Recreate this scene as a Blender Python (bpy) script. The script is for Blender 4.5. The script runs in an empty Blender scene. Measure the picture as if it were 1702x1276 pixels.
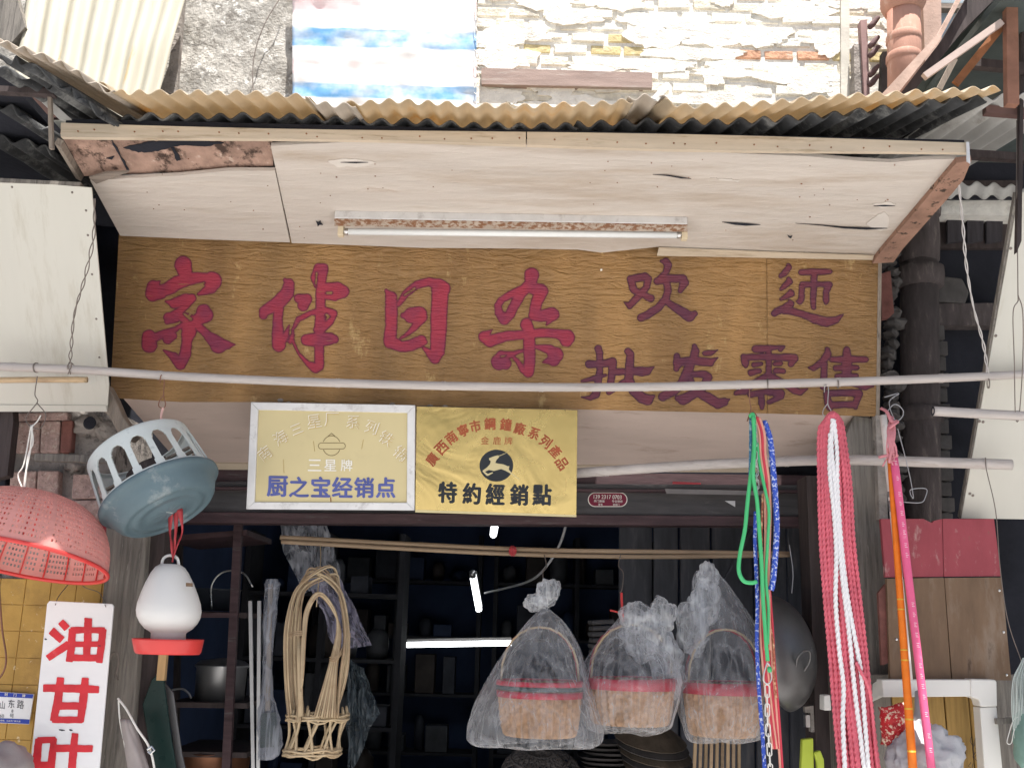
import bpy, math, random
from mathutils import Vector, Matrix, noise as mnoise
import numpy as np

random.seed(7)
SC = bpy.context.scene
COL = SC.collection

# ------------------------------------------------------------------ camera
PITCH, ROLL = math.radians(13.5), math.radians(1.5)
CAM = Vector((0.0, -4.0, 1.6))
cd = bpy.data.cameras.new('camera')
cam = bpy.data.objects.new('camera', cd)
COL.objects.link(cam)
cd.sensor_width = 36.0
cd.lens = 36.0
cd.clip_end = 500
cam.location = CAM
CROT = Matrix.Rotation(math.pi / 2 + PITCH, 3, 'X') @ Matrix.Rotation(ROLL, 3, 'Z')
cam.rotation_euler = CROT.to_euler()
SC.camera = cam
RV, UV, FV = CROT @ Vector((1, 0, 0)), CROT @ Vector((0, 1, 0)), CROT @ Vector((0, 0, -1))

# ------------------------------------------------------------------ sky, sun, exposure
SUN_EL, SUN_AZ = math.radians(74), math.radians(-18)     # azimuth away from the street's axis, towards the right
sdir = Vector((-math.sin(SUN_AZ) * math.cos(SUN_EL), -math.cos(SUN_AZ) * math.cos(SUN_EL), math.sin(SUN_EL)))
w = bpy.data.worlds.new('World')
SC.world = w
w.use_nodes = True
nt = w.node_tree
bg = nt.nodes['Background']
sky = nt.nodes.new('ShaderNodeTexSky')
sky.sky_type = 'NISHITA'
sky.sun_disc = False
sky.sun_elevation = SUN_EL
sky.sun_rotation = math.atan2(sdir.x, sdir.y)
sky.dust_density = 3.0
nt.links.new(sky.outputs[0], bg.inputs[0])
bg.inputs[1].default_value = 0.06
sl = bpy.data.lights.new('sun', 'SUN')
sl.energy = 5.0
sl.angle = math.radians(0.5)
sl.color = (1.0, 0.965, 0.92)
so = bpy.data.objects.new('sun', sl)
COL.objects.link(so)
so.rotation_euler = (-sdir).to_track_quat('-Z', 'Y').to_euler()
vs = SC.view_settings
vs.view_transform = 'Standard'
vs.look = 'None'
vs.gamma = 1
vs.exposure = 1.27
try:
    vs.use_curve_mapping = False
except Exception:
    pass

# ------------------------------------------------------------------ pixel of the photograph -> point at a real distance
def ray(px, py):
    return FV + RV * ((px - 851) / 1702) + UV * ((638 - py) / 1702)

def at(px, py, Y):
    d = ray(px, py)
    return CAM + d * ((Y - CAM.y) / d.y)

def mpp(px, py, Y):
    return ((Y - CAM.y) / ray(px, py).y) / 1702

class Plane:
    def __init__(s, a, b, c):
        s.p = at(*a)
        n = (at(*b) - s.p).cross(at(*c) - s.p).normalized()
        s.n = n if n.dot(CAM - s.p) > 0 else -n
    def on(s, px, py, off=0.0):
        d = ray(px, py)
        q = s.p + s.n * off
        return CAM + d * ((q - CAM).dot(s.n) / d.dot(s.n))

# ------------------------------------------------------------------ materials
def rgb(c):
    return (c[0], c[1], c[2], 1)

class NT:
    def __init__(s, name):
        s.m = bpy.data.materials.new(name)
        s.m.use_nodes = True
        s.t = s.m.node_tree
        s.b = s.t.nodes['Principled BSDF']
        s.out = s.t.nodes['Material Output']
        s.tc = s.t.nodes.new('ShaderNodeTexCoord')
    def n(s, kind, **kw):
        x = s.t.nodes.new('ShaderNode' + kind)
        for k, v in kw.items():
            setattr(x, k, v)
        return x
    def l(s, a, b):
        s.t.links.new(a, b)
    def map(s, stretch, rot=(0, 0, 0)):
        mp = s.n('Mapping')
        mp.inputs['Scale'].default_value = stretch
        mp.inputs['Rotation'].default_value = rot
        s.l(s.tc.outputs['Object'], mp.inputs['Vector'])
        return mp.outputs[0]
    def noise(s, vec, scale, detail=6, rough=0.6, dist=0.0):
        x = s.n('TexNoise')
        x.inputs['Scale'].default_value = scale
        x.inputs['Detail'].default_value = detail
        x.inputs['Roughness'].default_value = rough
        x.inputs['Distortion'].default_value = dist
        s.l(vec, x.inputs['Vector'])
        return x.outputs['Fac']
    def ramp(s, fac, stops):
        x = s.n('ValToRGB')
        e = x.color_ramp.elements
        while len(e) < len(stops):
            e.new(0.5)
        for i, (p, c) in enumerate(stops):
            e[i].position = p
            e[i].color = rgb(c)
        s.l(fac, x.inputs[0])
        return x.outputs[0]
    def mask(s, fac, lo, hi):
        x = s.n('MapRange')
        x.inputs['From Min'].default_value = lo
        x.inputs['From Max'].default_value = hi
        s.l(fac, x.inputs['Value'])
        return x.outputs[0]
    def mix(s, fac, a, b, mode='MIX'):
        x = s.n('Mix', data_type='RGBA', blend_type=mode)
        if isinstance(fac, (int, float)):
            x.inputs[0].default_value = fac
        else:
            s.l(fac, x.inputs[0])
        for v, i in ((a, 6), (b, 7)):
            if isinstance(v, (tuple, list)):
                x.inputs[i].default_value = rgb(v)
            else:
                s.l(v, x.inputs[i])
        return x.outputs[2]
    def bump(s, h, strength, dist=0.01, prev=None):
        x = s.n('Bump')
        x.inputs['Strength'].default_value = strength
        x.inputs['Distance'].default_value = dist
        s.l(h, x.inputs['Height'])
        if prev is not None:
            s.l(prev, x.inputs['Normal'])
        return x.outputs[0]

def M(name, base, var=0.25, scale=6, stretch=(1, 1, 1), rough=0.75, spec=0.25, metal=0.0, bump=0.25, bscale=60,
      bdist=0.004, dirt=None, damt=(0.55, 0.7), dscale=4, dirt2=None, d2=(0.6, 0.68), d2scale=25, trans=0.0, alt=None):
    g = NT(name)
    v = g.map(stretch)
    n1 = g.noise(v, scale)
    lo = tuple(c * (1 - var) for c in base)
    hi = tuple(min(1, c * (1 + var)) for c in (alt or base))
    col = g.ramp(n1, [(0.3, lo), (0.5, base), (0.72, hi)])
    if dirt:
        nd = g.noise(v, dscale, 9, 0.7)
        col = g.mix(g.mask(nd, *damt), col, dirt)
    if dirt2:
        nd = g.noise(v, d2scale, 8, 0.7)
        col = g.mix(g.mask(nd, *d2), col, dirt2)
    g.l(col, g.b.inputs['Base Color'])
    g.b.inputs['Roughness'].default_value = rough
    g.b.inputs['Metallic'].default_value = metal
    g.b.inputs['Specular IOR Level'].default_value = spec
    rn = g.noise(v, scale * 3)
    rm = g.n('MapRange')
    rm.inputs['To Min'].default_value = max(0.02, rough - 0.12)
    rm.inputs['To Max'].default_value = min(1, rough + 0.12)
    g.l(rn, rm.inputs['Value'])
    g.l(rm.outputs[0], g.b.inputs['Roughness'])
    if bump:
        b1 = g.bump(g.noise(v, bscale, 8, 0.65), bump, bdist)
        g.l(b1, g.b.inputs['Normal'])
    if trans:
        tr = g.n('BsdfTranslucent')
        g.l(col, tr.inputs[0])
        ms = g.n('MixShader')
        ms.inputs[0].default_value = trans
        g.l(g.b.outputs[0], ms.inputs[1])
        g.l(tr.outputs[0], ms.inputs[2])
        g.l(ms.outputs[0], g.out.inputs[0])
    return g.m

def M_emit(name, col, strength):
    g = NT(name)
    g.b.inputs['Base Color'].default_value = rgb((0.8, 0.8, 0.8))
    g.b.inputs['Emission Color'].default_value = rgb(col)
    g.b.inputs['Emission Strength'].default_value = strength
    return g.m

def M_film(name, col=(0.72, 0.73, 0.75), lo=0.04, hi=0.34, rough=0.12, scale=9, stretch=(1, 1, 1)):
    """thin polythene: mostly see-through, denser edge on, sheen drawn in as pale crease streaks, glossy"""
    g = NT(name)
    v = g.map(stretch)
    g.b.inputs['Base Color'].default_value = rgb(col)
    g.b.inputs['Roughness'].default_value = rough
    g.b.inputs['Specular IOR Level'].default_value = 0.7
    def ridge(n, w):
        a = g.n('Math', operation='SUBTRACT')
        a.inputs[1].default_value = 0.5
        g.l(n, a.inputs[0])
        b = g.n('Math', operation='ABSOLUTE')
        g.l(a.outputs[0], b.inputs[0])
        return g.mask(b.outputs[0], w, 0.0)
    n1 = g.noise(v, scale, 1.5, 0.45, 0.35)
    st = g.noise(g.map((1, 1, 0.1)), 26, 2, 0.5, 0.5)
    r1, r2 = ridge(st, 0.10), ridge(n1, 0.05)  # pale streaks put the film's sheen into its density
    g.l(g.bump(st, 0.55, 0.016, g.bump(n1, 0.7, 0.03)), g.b.inputs['Normal'])
    tr = g.n('BsdfTransparent')
    tr.inputs[0].default_value = (0.96, 0.97, 0.985, 1)
    tl = g.n('BsdfTranslucent')
    tl.inputs[0].default_value = rgb(col)
    m0 = g.n('MixShader')
    m0.inputs[0].default_value = 0.3
    g.l(g.b.outputs[0], m0.inputs[1])
    g.l(tl.outputs[0], m0.inputs[2])
    lw = g.n('LayerWeight')
    lw.inputs[0].default_value = 0.3
    def madd(a, k, c):
        x = g.n('Math', operation='MULTIPLY_ADD', use_clamp=True)
        g.l(a, x.inputs[0])
        x.inputs[1].default_value = k
        if isinstance(c, float):
            x.inputs[2].default_value = c
        else:
            g.l(c, x.inputs[2])
        return x.outputs[0]
    f = madd(lw.outputs['Facing'], 0.4, madd(r2, hi * 0.3, madd(r1, hi * 0.5, madd(g.mask(n1, 0.42, 0.7), hi * 0.28, lo))))
    ms = g.n('MixShader')
    g.l(f, ms.inputs[0])
    g.l(tr.outputs[0], ms.inputs[1])
    g.l(m0.outputs[0], ms.inputs[2])
    g.l(ms.outputs[0], g.out.inputs[0])
    return g.m

def M_paint(name, base, dark, wear):
    """brush lettering: a darker outline (stored signed distance), streaky body, horizontal cracks through to the board"""
    g = NT(name)
    v = g.map((3, 1, 26))
    n1 = g.noise(v, 3, 6)
    n2 = g.noise(g.map((1, 1, 1)), 7, 4)
    col = g.ramp(n2, [(0.35, dark), (0.6, base), (0.8, tuple(min(1, c * 1.12) for c in base))])
    a = g.n('Attribute')
    a.attribute_name = 'edge'
    col = g.mix(g.mask(a.outputs['Fac'], 3.2, 0.6), col, tuple(c * 0.6 for c in dark))
    col = g.mix(g.mask(n1, 0.66, 0.74), col, wear)
    g.l(col, g.b.inputs['Base Color'])
    g.b.inputs['Roughness'].default_value = 0.5
    g.b.inputs['Specular IOR Level'].default_value = 0.3
    g.l(g.bump(g.noise(g.map((3, 1, 20)), 6, 7, 0.6, 0.5), 0.7, 0.012), g.b.inputs['Normal'])
    return g.m

# ------------------------------------------------------------------ mesh building
class MB:
    def __init__(s):
        s.v, s.f = [], []
    def add(s, vs, fs):
        o = len(s.v)
        s.v += [Vector(p) for p in vs]
        s.f += [tuple(i + o for i in f) for f in fs]
        return s
    def prism(s, poly, d):
        """poly: list of points (one face), d: extrusion vector"""
        n = len(poly)
        d = Vector(d)
        vs = [Vector(p) for p in poly] + [Vector(p) + d for p in poly]
        fs = [tuple(range(n)), tuple(range(2 * n - 1, n - 1, -1))]
        fs += [(i, i + n, (i + 1) % n + n, (i + 1) % n) for i in range(n)]
        return s.add(vs, fs)
    def box(s, lo, hi):
        (x0, y0, z0), (x1, y1, z1) = lo, hi
        return s.prism([(x0, y0, z0), (x1, y0, z0), (x1, y0, z1), (x0, y0, z1)], (0, y1 - y0, 0))
    def bar(s, a, b, wx, wy, up=Vector((0, 0, 1))):
        a, b = Vector(a), Vector(b)
        d = (b - a).normalized()
        if abs(d.dot(up)) > 0.95:
            up = Vector((0, 1, 0))
        x = d.cross(up).normalized() * wx / 2
        y = x.cross(d).normalized() * wy / 2
        return s.prism([a - x - y, a + x - y, a + x + y, a - x + y], b - a)
    def tube(s, pts, r, n=8, caps=True, lobes=0, pitch=0.02, lob=0.2, flat=1.0, closed=False):
        pts = [Vector(p) for p in pts]
        k = len(pts)
        rs = r if isinstance(r, (list, tuple)) else [r] * k
        o = len(s.v)
        t0 = (pts[1] - pts[0]).normalized()
        ref = Vector((0, 1, 0)) if abs(t0.y) < 0.9 else Vector((1, 0, 0))
        x = (ref - t0 * ref.dot(t0)).normalized()
        L = 0
        for i, p in enumerate(pts):
            if closed:
                t = (pts[(i + 1) % k] - pts[i - 1])
            else:
                t = (pts[min(i + 1, k - 1)] - pts[max(i - 1, 0)])
            t = t.normalized() if t.length > 1e-9 else t0
            x = (x - t * x.dot(t))
            x = x.normalized() if x.length > 1e-6 else t.orthogonal().normalized()
            y = t.cross(x)
            if i:
                L += (p - pts[i - 1]).length
            for j in range(n):
                a = 2 * math.pi * j / n
                rr = rs[i]
                if lobes:
                    rr *= 1 - lob + lob * math.cos(lobes * (a - 2 * math.pi * L / (pitch * lobes)))
                s.v.append(p + x * (rr * math.cos(a)) * flat + y * (rr * math.sin(a)))
        for i in range(k if closed else k - 1):
            i2 = (i + 1) % k
            for j in range(n):
                j2 = (j + 1) % n
                s.f.append((o + i * n + j, o + i * n + j2, o + i2 * n + j2, o + i2 * n + j))
        if caps and not closed:
            s.f.append(tuple(o + j for j in range(n))[::-1])
            s.f.append(tuple(o + (k - 1) * n + j for j in range(n)))
        return s
    def lathe(s, prof, c, axis=(0, 0, 1), n=32, wob=None, cap0=False, cap1=False):
        """prof: (r, h) pairs along axis"""
        c, ax = Vector(c), Vector(axis).normalized()
        x = ax.orthogonal().normalized()
        if abs(ax.z) > 0.99:
            x = Vector((1, 0, 0))
        y = ax.cross(x)
        o = len(s.v)
        for i, (r, h) in enumerate(prof):
            for j in range(n):
                a = 2 * math.pi * j / n
                rr = r * (wob(a, h) if wob else 1)
                s.v.append(c + ax * h + x * (rr * math.cos(a)) + y * (rr * math.sin(a)))
        for i in range(len(prof) - 1):
            for j in range(n):
                j2 = (j + 1) % n
                s.f.append((o + i * n + j, o + i * n + j2, o + (i + 1) * n + j2, o + (i + 1) * n + j))
        if cap0:
            s.f.append(tuple(o + j for j in range(n))[::-1])
        if cap1:
            s.f.append(tuple(o + (len(prof) - 1) * n + j for j in range(n)))
        return s
    def grid(s, P):
        o = len(s.v)
        nu, nv = len(P), len(P[0])
        for row in P:
            s.v += [Vector(p) for p in row]
        for i in range(nu - 1):
            for j in range(nv - 1):
                s.f.append((o + i * nv + j, o + i * nv + j + 1, o + (i + 1) * nv + j + 1, o + (i + 1) * nv + j))
        return s
    def blob(s, c, r, seed=0, amt=0.2, freq=3.0, nu=20, nv=14):
        """crumpled closed ball, radii r=(rx,ry,rz)"""
        c = Vector(c)
        o = len(s.v)
        for i in range(nv + 1):
            th = math.pi * i / nv
            for j in range(nu):
                ph = 2 * math.pi * j / nu
                d = Vector((math.sin(th) * math.cos(ph), math.sin(th) * math.sin(ph), math.cos(th)))
                k = 1 + amt * mnoise.noise(d * freq + Vector((seed * 7.3, seed, 0))) + amt * 0.6 * mnoise.noise(d * freq * 2.7 + Vector((seed, 0, 3)))
                s.v.append(c + Vector((d.x * r[0], d.y * r[1], d.z * r[2])) * k)
        for i in range(nv):
            for j in range(nu):
                j2 = (j + 1) % nu
                s.f.append((o + i * nu + j, o + (i + 1) * nu + j, o + (i + 1) * nu + j2, o + i * nu + j2))
        return s

def wloc(o):
    v = Vector((0, 0, 0))
    while o is not None:
        v = v + o.location
        o = o.parent
    return v

def mesh_obj(mb, name, mat, parent=None, smooth=False, origin=None, solid=0, bevel=0, subsurf=0):
    base = wloc(parent) if parent else (Vector(origin) if origin is not None else Vector((0, 0, 0)))
    me = bpy.data.meshes.new(name)
    me.from_pydata([tuple(p - base) for p in mb.v], [], mb.f)
    me.materials.append(mat)
    if smooth:
        me.polygons.foreach_set('use_smooth', [True] * len(me.polygons))
    me.update()
    o = bpy.data.objects.new(name, me)
    COL.objects.link(o)
    if parent:
        o.parent = parent
    else:
        o.location = base
    if solid:
        md = o.modifiers.new('solid', 'SOLIDIFY')
        md.thickness = solid
        md.offset = 0
    if bevel:
        md = o.modifiers.new('bevel', 'BEVEL')
        md.width = bevel
        md.segments = 2
        md.limit_method = 'ANGLE'
        md.angle_limit = math.radians(40)
    if subsurf:
        md = o.modifiers.new('sub', 'SUBSURF')
        md.levels = md.render_levels = subsurf
    return o

def tag(o, label, cat, group=None):
    o['label'] = label
    o['category'] = cat
    if group:
        o['group'] = group
    return o

def thing(name, label, cat, loc=(0, 0, 0), group=None):
    o = bpy.data.objects.new(name, None)
    o.empty_display_size = 0.1
    COL.objects.link(o)
    o.location = loc
    return tag(o, label, cat, group)

def part(mb, name, mat, root, label=None, kind=None, **kw):
    o = mesh_obj(mb, name, mat, root, **kw)
    if label:
        o['label'] = label
    if kind:
        o['kind'] = kind
    return o

def solo(mb, name, label, cat, mat, group=None, **kw):
    c = sum(mb.v, Vector((0, 0, 0))) / len(mb.v)
    z = min(p.z for p in mb.v)
    return tag(mesh_obj(mb, name, mat, None, origin=(c.x, c.y, z), **kw), label, cat, group)

def struct(mb, name, mat, **kw):
    o = mesh_obj(mb, name, mat, None, **kw)
    o['kind'] = 'structure'
    return o

def quad(pts, Y):
    """pixel corners at one depth (or a depth per corner)"""
    return [at(p[0], p[1], Y[i] if isinstance(Y, (list, tuple)) else Y) for i, p in enumerate(pts)]

def rect(x0, y0, x1, y1):
    return [(x0, y0), (x1, y0), (x1, y1), (x0, y1)]

def slab(pts, Y, depth, mb=None):
    return (mb or MB()).prism(quad(pts, Y), (0, depth, 0))

def pbar(x0, y0, Y0, x1, y1, Y1, wpx, depth, mb=None):
    """straight bar of square-ish section between two pixels at their depths"""
    a, b = at(x0, y0, Y0), at(x1, y1, Y1)
    return (mb or MB()).bar(a, b, wpx * mpp(x0, y0, Y0), depth, up=Vector((0, 1, 0)))

def smooth_path(pts, n):
    """Catmull-Rom through the points, n samples per span"""
    P = [Vector(p) for p in pts]
    P = [P[0] * 2 - P[1]] + P + [P[-1] * 2 - P[-2]]
    out = []
    for i in range(1, len(P) - 2):
        for k in range(n):
            t = k / n
            a, b, c, d = P[i - 1], P[i], P[i + 1], P[i + 2]
            out.append(0.5 * ((2 * b) + (c - a) * t + (2 * a - 5 * b + 4 * c - d) * t * t + (3 * b - a - 3 * c + d) * t ** 3))
    out.append(P[-2])
    return out

def ppath(pts, n=6):
    return smooth_path([at(*p) for p in pts], n)

def ptube(pts, rpx, n=8, k=6, mb=None, **kw):
    r = rpx * mpp(*pts[0])
    return (mb or MB()).tube(ppath(pts, k) if k > 1 else [at(*p) for p in pts], r, n, **kw)

def cords(pts, r, pitch, n=9, lobes=3, mb=None, lob=0.2, per=8):
    """a laid rope: lobed section that turns along its length"""
    P = ppath(pts, 10)
    L = [0]
    for a, b in zip(P, P[1:]):
        L.append(L[-1] + (b - a).length)
    m = max(8, int(L[-1] / pitch * per))
    out, j = [], 0
    for i in range(m + 1):
        d = L[-1] * i / m
        while j < len(L) - 2 and L[j + 1] < d:
            j += 1
        out.append(P[j].lerp(P[j + 1], (d - L[j]) / max(1e-9, L[j + 1] - L[j])))
    return (mb or MB()).tube(out, r, n, lobes=lobes, pitch=pitch, lob=lob)

# ------------------------------------------------------------------ brush characters: strokes -> one clean outline
def glyph(strokes, org, sc, plane, off, name, mat, root, neg=(), res=1.5, rough=0.7, seed=0, square=False):
    S = [[(org[0] + x / sc, org[1] + y / sc, r / sc) for x, y, r in st] for st in strokes]
    Nn = [[(org[0] + x / sc, org[1] + y / sc, r / sc) for x, y, r in st] for st in neg]
    allp = [p for st in S for p in st]
    x0 = min(p[0] - p[2] for p in allp) - 4
    x1 = max(p[0] + p[2] for p in allp) + 4
    y0 = min(p[1] - p[2] for p in allp) - 4
    y1 = max(p[1] + p[2] for p in allp) + 4
    nx, ny = int((x1 - x0) / res) + 2, int((y1 - y0) / res) + 2
    X, Yg = np.meshgrid(x0 + np.arange(nx) * res, y0 + np.arange(ny) * res)
    def field(sts):
        D = np.full(X.shape, 1e3)
        for st in sts:
            for (ax, ay, ar), (bx, by, br) in zip(st, st[1:]):
                dx, dy = bx - ax, by - ay
                L2 = dx * dx + dy * dy + 1e-9
                if square:
                    L = math.sqrt(L2)
                    al = ((X - ax) * dx + (Yg - ay) * dy) / L
                    pe = np.abs((X - ax) * dy - (Yg - ay) * dx) / L
                    rad = ar + (br - ar) * np.clip(al / L, 0, 1)
                    qx = np.maximum(-al, al - L) - ar * 0.35
                    qy = pe - rad + 1.2
                    d = np.hypot(np.maximum(qx, 0), np.maximum(qy, 0)) + np.minimum(np.maximum(qx, qy), 0) - 1.2
                    D = np.minimum(D, d)
                    continue
                t = np.clip(((X - ax) * dx + (Yg - ay) * dy) / L2, 0, 1)
                d = np.hypot(X - ax - t * dx, Yg - ay - t * dy) - (ar + (br - ar) * t)
                D = np.minimum(D, d)
        return D
    D = field(S)
    if Nn:
        D = np.maximum(D, -field(Nn))
    if rough:
        rng = np.random.RandomState(seed + 11)
        for f in (0.13, 0.33):
            a, b = rng.rand(2) * 6
            D = D + rough * 0.5 * np.sin(X * f + a + 2 * np.sin(Yg * f * 0.7)) * np.sin(Yg * f * 1.1 + b)
    mb = MB()
    ids, edge = {}, []
    def vid(key, gx, gy, e):
        if key not in ids:
            ids[key] = len(mb.v)
            mb.v.append(plane.on(x0 + gx * res, y0 + gy * res, off))
            edge.append(e)
        return ids[key]
    inside = D < 0
    for j in range(ny - 1):
        row = inside[j:j + 2]
        for i in np.nonzero(row[:, :-1].any(0) | row[:, 1:].any(0))[0]:
            i = int(i)
            cs = [(i, j), (i + 1, j), (i + 1, j + 1), (i, j + 1)]
            poly = []
            for k in range(4):
                (ax, ay), (bx, by) = cs[k], cs[(k + 1) % 4]
                da, db = D[ay, ax], D[by, bx]
                if da < 0:
                    poly.append(vid((ax, ay), ax, ay, -da))
                if (da < 0) != (db < 0):
                    t = da / (da - db)
                    poly.append(vid(tuple(sorted((cs[k], cs[(k + 1) % 4]))), ax + (bx - ax) * t, ay + (by - ay) * t, 0.0))
            if len(poly) >= 3:
                mb.f.append(tuple(poly))
    o = part(mb, name, mat, root)
    at_ = o.data.attributes.new('edge', 'FLOAT', 'POINT')
    at_.data.foreach_set('value', edge)
    return o

def text_mesh(body):
    c = bpy.data.curves.new('t', 'FONT')
    c.body = body
    c.align_x = 'CENTER'
    return c

def ptext(chars, plane, off, bold=0.0, mb=None):
    """chars: (text, cx, cy, height px, angle deg[, x stretch]) laid in a sign's plane"""
    mb = mb or MB()
    for ch in chars:
        txt, cx, cy, h, ang = ch[:5]
        xs = ch[5] if len(ch) > 5 else 1.0
        c = text_mesh(txt)
        c.resolution_u = 3
        o = bpy.data.objects.new('t', c)
        COL.objects.link(o)
        dg = bpy.context.evaluated_depsgraph_get()
        me = bpy.data.meshes.new_from_object(o.evaluated_get(dg))
        if len(me.vertices):
            a = np.empty(len(me.vertices) * 3)
            me.vertices.foreach_get('co', a)
            a = a.reshape(-1, 3)
            mx, my = (a[:, 0].min() + a[:, 0].max()) / 2, (a[:, 1].min() + a[:, 1].max()) / 2
            k = h / max(1e-6, a[:, 1].max() - a[:, 1].min())
            ca, sa = math.cos(math.radians(ang)), math.sin(math.radians(ang))
            fcs = [tuple(pg.vertices) for pg in me.polygons]
            sh = [(0, 0)] if bold <= 0.005 else [(bx * bold * h, by * bold * h) for bx, by in ((-1.2, 0), (1.2, 0), (0, -0.9), (0, 0.9), (0, 0))]
            for q, (sx, sy) in enumerate(sh):
                vsx = []
                for p in a:
                    lx, ly = (p[0] - mx) * k * xs + sx, -(p[1] - my) * k + sy
                    vsx.append(plane.on(cx + lx * ca - ly * sa, cy + lx * sa + ly * ca, off + q * 0.00012))
                mb.add(vsx, fcs)
        bpy.data.objects.remove(o)
        bpy.data.meshes.remove(me)
        bpy.data.curves.remove(c)
    return mb

# ------------------------------------------------------------------ palette
m_ground = M('street_concrete', (0.42, 0.415, 0.41), 0.2, 2, rough=0.9, dirt=(0.24, 0.235, 0.23))
m_plaster = M('grey_plaster', (0.47, 0.445, 0.40), 0.45, 9, rough=0.95, bump=0.9, bscale=45, bdist=0.02, dirt=(0.26, 0.24, 0.21), damt=(0.5, 0.62), dscale=14, dirt2=(0.7, 0.68, 0.63), d2=(0.56, 0.62), d2scale=20)
m_mortar = M('lime_mortar', (0.8, 0.77, 0.7), 0.2, 8, rough=0.95, bump=0.8, bdist=0.01, dirt=(0.58, 0.54, 0.48), dscale=10)
BRICKS = [M('brick_lime', (0.8, 0.77, 0.68), 0.25, 14, rough=0.95, bump=0.8, bdist=0.01, dirt=(0.58, 0.54, 0.47), dscale=12),
          M('brick_pale', (0.7, 0.65, 0.54), 0.3, 14, rough=0.95, bump=0.8, bdist=0.01, dirt=(0.5, 0.46, 0.39), dscale=9),
          M('brick_ochre', (0.6, 0.5, 0.27), 0.3, 14, rough=0.95, bump=0.8, bdist=0.01, dirt=(0.65, 0.6, 0.5), dscale=9),
          M('brick_orange', (0.6, 0.34, 0.22), 0.3, 14, rough=0.95, bump=0.8, bdist=0.01, dirt=(0.65, 0.58, 0.5), dscale=9)]
m_oldwood = M('weathered_wood', (0.26, 0.215, 0.175), 0.35, 4, (14, 14, 1.2), 0.85, bump=0.7, bscale=14, bdist=0.006, dirt=(0.12, 0.1, 0.08))
m_oldwood_h = M('weathered_wood_lying', (0.25, 0.205, 0.17), 0.35, 4, (1.2, 14, 14), 0.85, bump=0.7, bscale=14, bdist=0.006, dirt=(0.12, 0.1, 0.08))
m_postwood = M('grey_post_wood', (0.21, 0.19, 0.165), 0.35, 3, (16, 16, 1.0), 0.85, bump=0.8, bscale=12, bdist=0.006, dirt=(0.11, 0.1, 0.09), damt=(0.5, 0.66), dirt2=(0.36, 0.33, 0.29), d2=(0.62, 0.68), d2scale=9)
m_darkwood = M('dark_stained_wood', (0.055, 0.042, 0.04), 0.4, 4, (10, 10, 1), 0.7, bump=0.5, bscale=14)
m_maroon = M('maroon_lintel_paint', (0.075, 0.045, 0.048), 0.35, 5, (1, 6, 8), 0.55, bump=0.4, bscale=20, dirt=(0.13, 0.12, 0.115), damt=(0.58, 0.7), dscale=6)
m_lintelgrey = M('grimy_grey_lintel', (0.075, 0.07, 0.07), 0.3, 5, (1, 6, 8), 0.6, bump=0.4, bscale=20, dirt=(0.15, 0.14, 0.13), damt=(0.6, 0.72), dscale=6)
m_dark = M('recess_shade', (0.02, 0.021, 0.028), 0.4, 3, rough=0.95, bump=0.5, bscale=20, bdist=0.01)  # darkness of recesses and holes put into one near-black colour
m_room = M('room_dark_haze', (0.035, 0.055, 0.115), 0.3, 2, rough=0.9, bump=0.2)  # dark interior and lens haze put into the wall colour
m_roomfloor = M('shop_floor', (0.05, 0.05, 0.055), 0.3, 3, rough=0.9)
m_soffit = M('cream_painted_ply', (0.565, 0.505, 0.445), 0.07, 2.5, (0.7, 4, 4), 0.7, bump=0.8, bscale=5, bdist=0.012, dirt=(0.43, 0.35, 0.275), damt=(0.5, 0.72), dscale=1.7, dirt2=(0.4, 0.3, 0.22), d2=(0.64, 0.8), d2scale=5)
m_rotply = M('rotten_brown_ply', (0.36, 0.235, 0.18), 0.35, 6, (2.5, 1.5, 5), 0.9, bump=0.9, bscale=14, bdist=0.012, dirt=(0.07, 0.045, 0.035), damt=(0.53, 0.6), dscale=4, dirt2=(0.55, 0.42, 0.34), d2=(0.6, 0.68), d2scale=12)
m_fascia = M('fascia_paint', (0.56, 0.465, 0.35), 0.14, 5, (0.6, 3, 6), 0.8, bump=0.45, bscale=14, bdist=0.004, dirt=(0.34, 0.26, 0.17), damt=(0.55, 0.7), dscale=6)
m_endboard = M('wormy_end_board', (0.3, 0.175, 0.125), 0.3, 9, rough=0.9, bump=0.9, bscale=22, bdist=0.01, dirt=(0.06, 0.04, 0.03), damt=(0.57, 0.62), dscale=16)
m_frp = M('amber_roof_sheet', (0.52, 0.42, 0.29), 0.14, 5, (1, 0.6, 1), 0.45, bump=0.15, bscale=20, dirt=(0.5, 0.3, 0.1), damt=(0.55, 0.75), dscale=5, trans=0.45)
m_frp_grey = M('greyed_roof_sheet', (0.46, 0.40, 0.33), 0.14, 5, (1, 0.6, 1), 0.5, bump=0.15, bscale=20, dirt=(0.3, 0.24, 0.18), trans=0.3)
m_asb = M('dark_cement_sheet', (0.05, 0.051, 0.052), 0.45, 8, rough=0.85, bump=0.6, bscale=40, bdist=0.004, dirt=(0.19, 0.19, 0.18), damt=(0.52, 0.66), dscale=9, dirt2=(0.3, 0.3, 0.28), d2=(0.68, 0.72), d2scale=26)
m_whitefrp = M('white_roof_sheet', (0.40, 0.375, 0.30), 0.1, 3, (6, 1, 0.5), 0.6, bump=0.15, dirt=(0.42, 0.3, 0.13), damt=(0.6, 0.7), dscale=3)
m_greytin = M('grey_corrugated_tin', (0.42, 0.41, 0.385), 0.15, 5, rough=0.6, bump=0.2, dirt=(0.22, 0.2, 0.17))
m_greentin = M('dark_green_tin', (0.07, 0.085, 0.082), 0.3, 5, rough=0.6, bump=0.3, dirt=(0.14, 0.13, 0.11))
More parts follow.
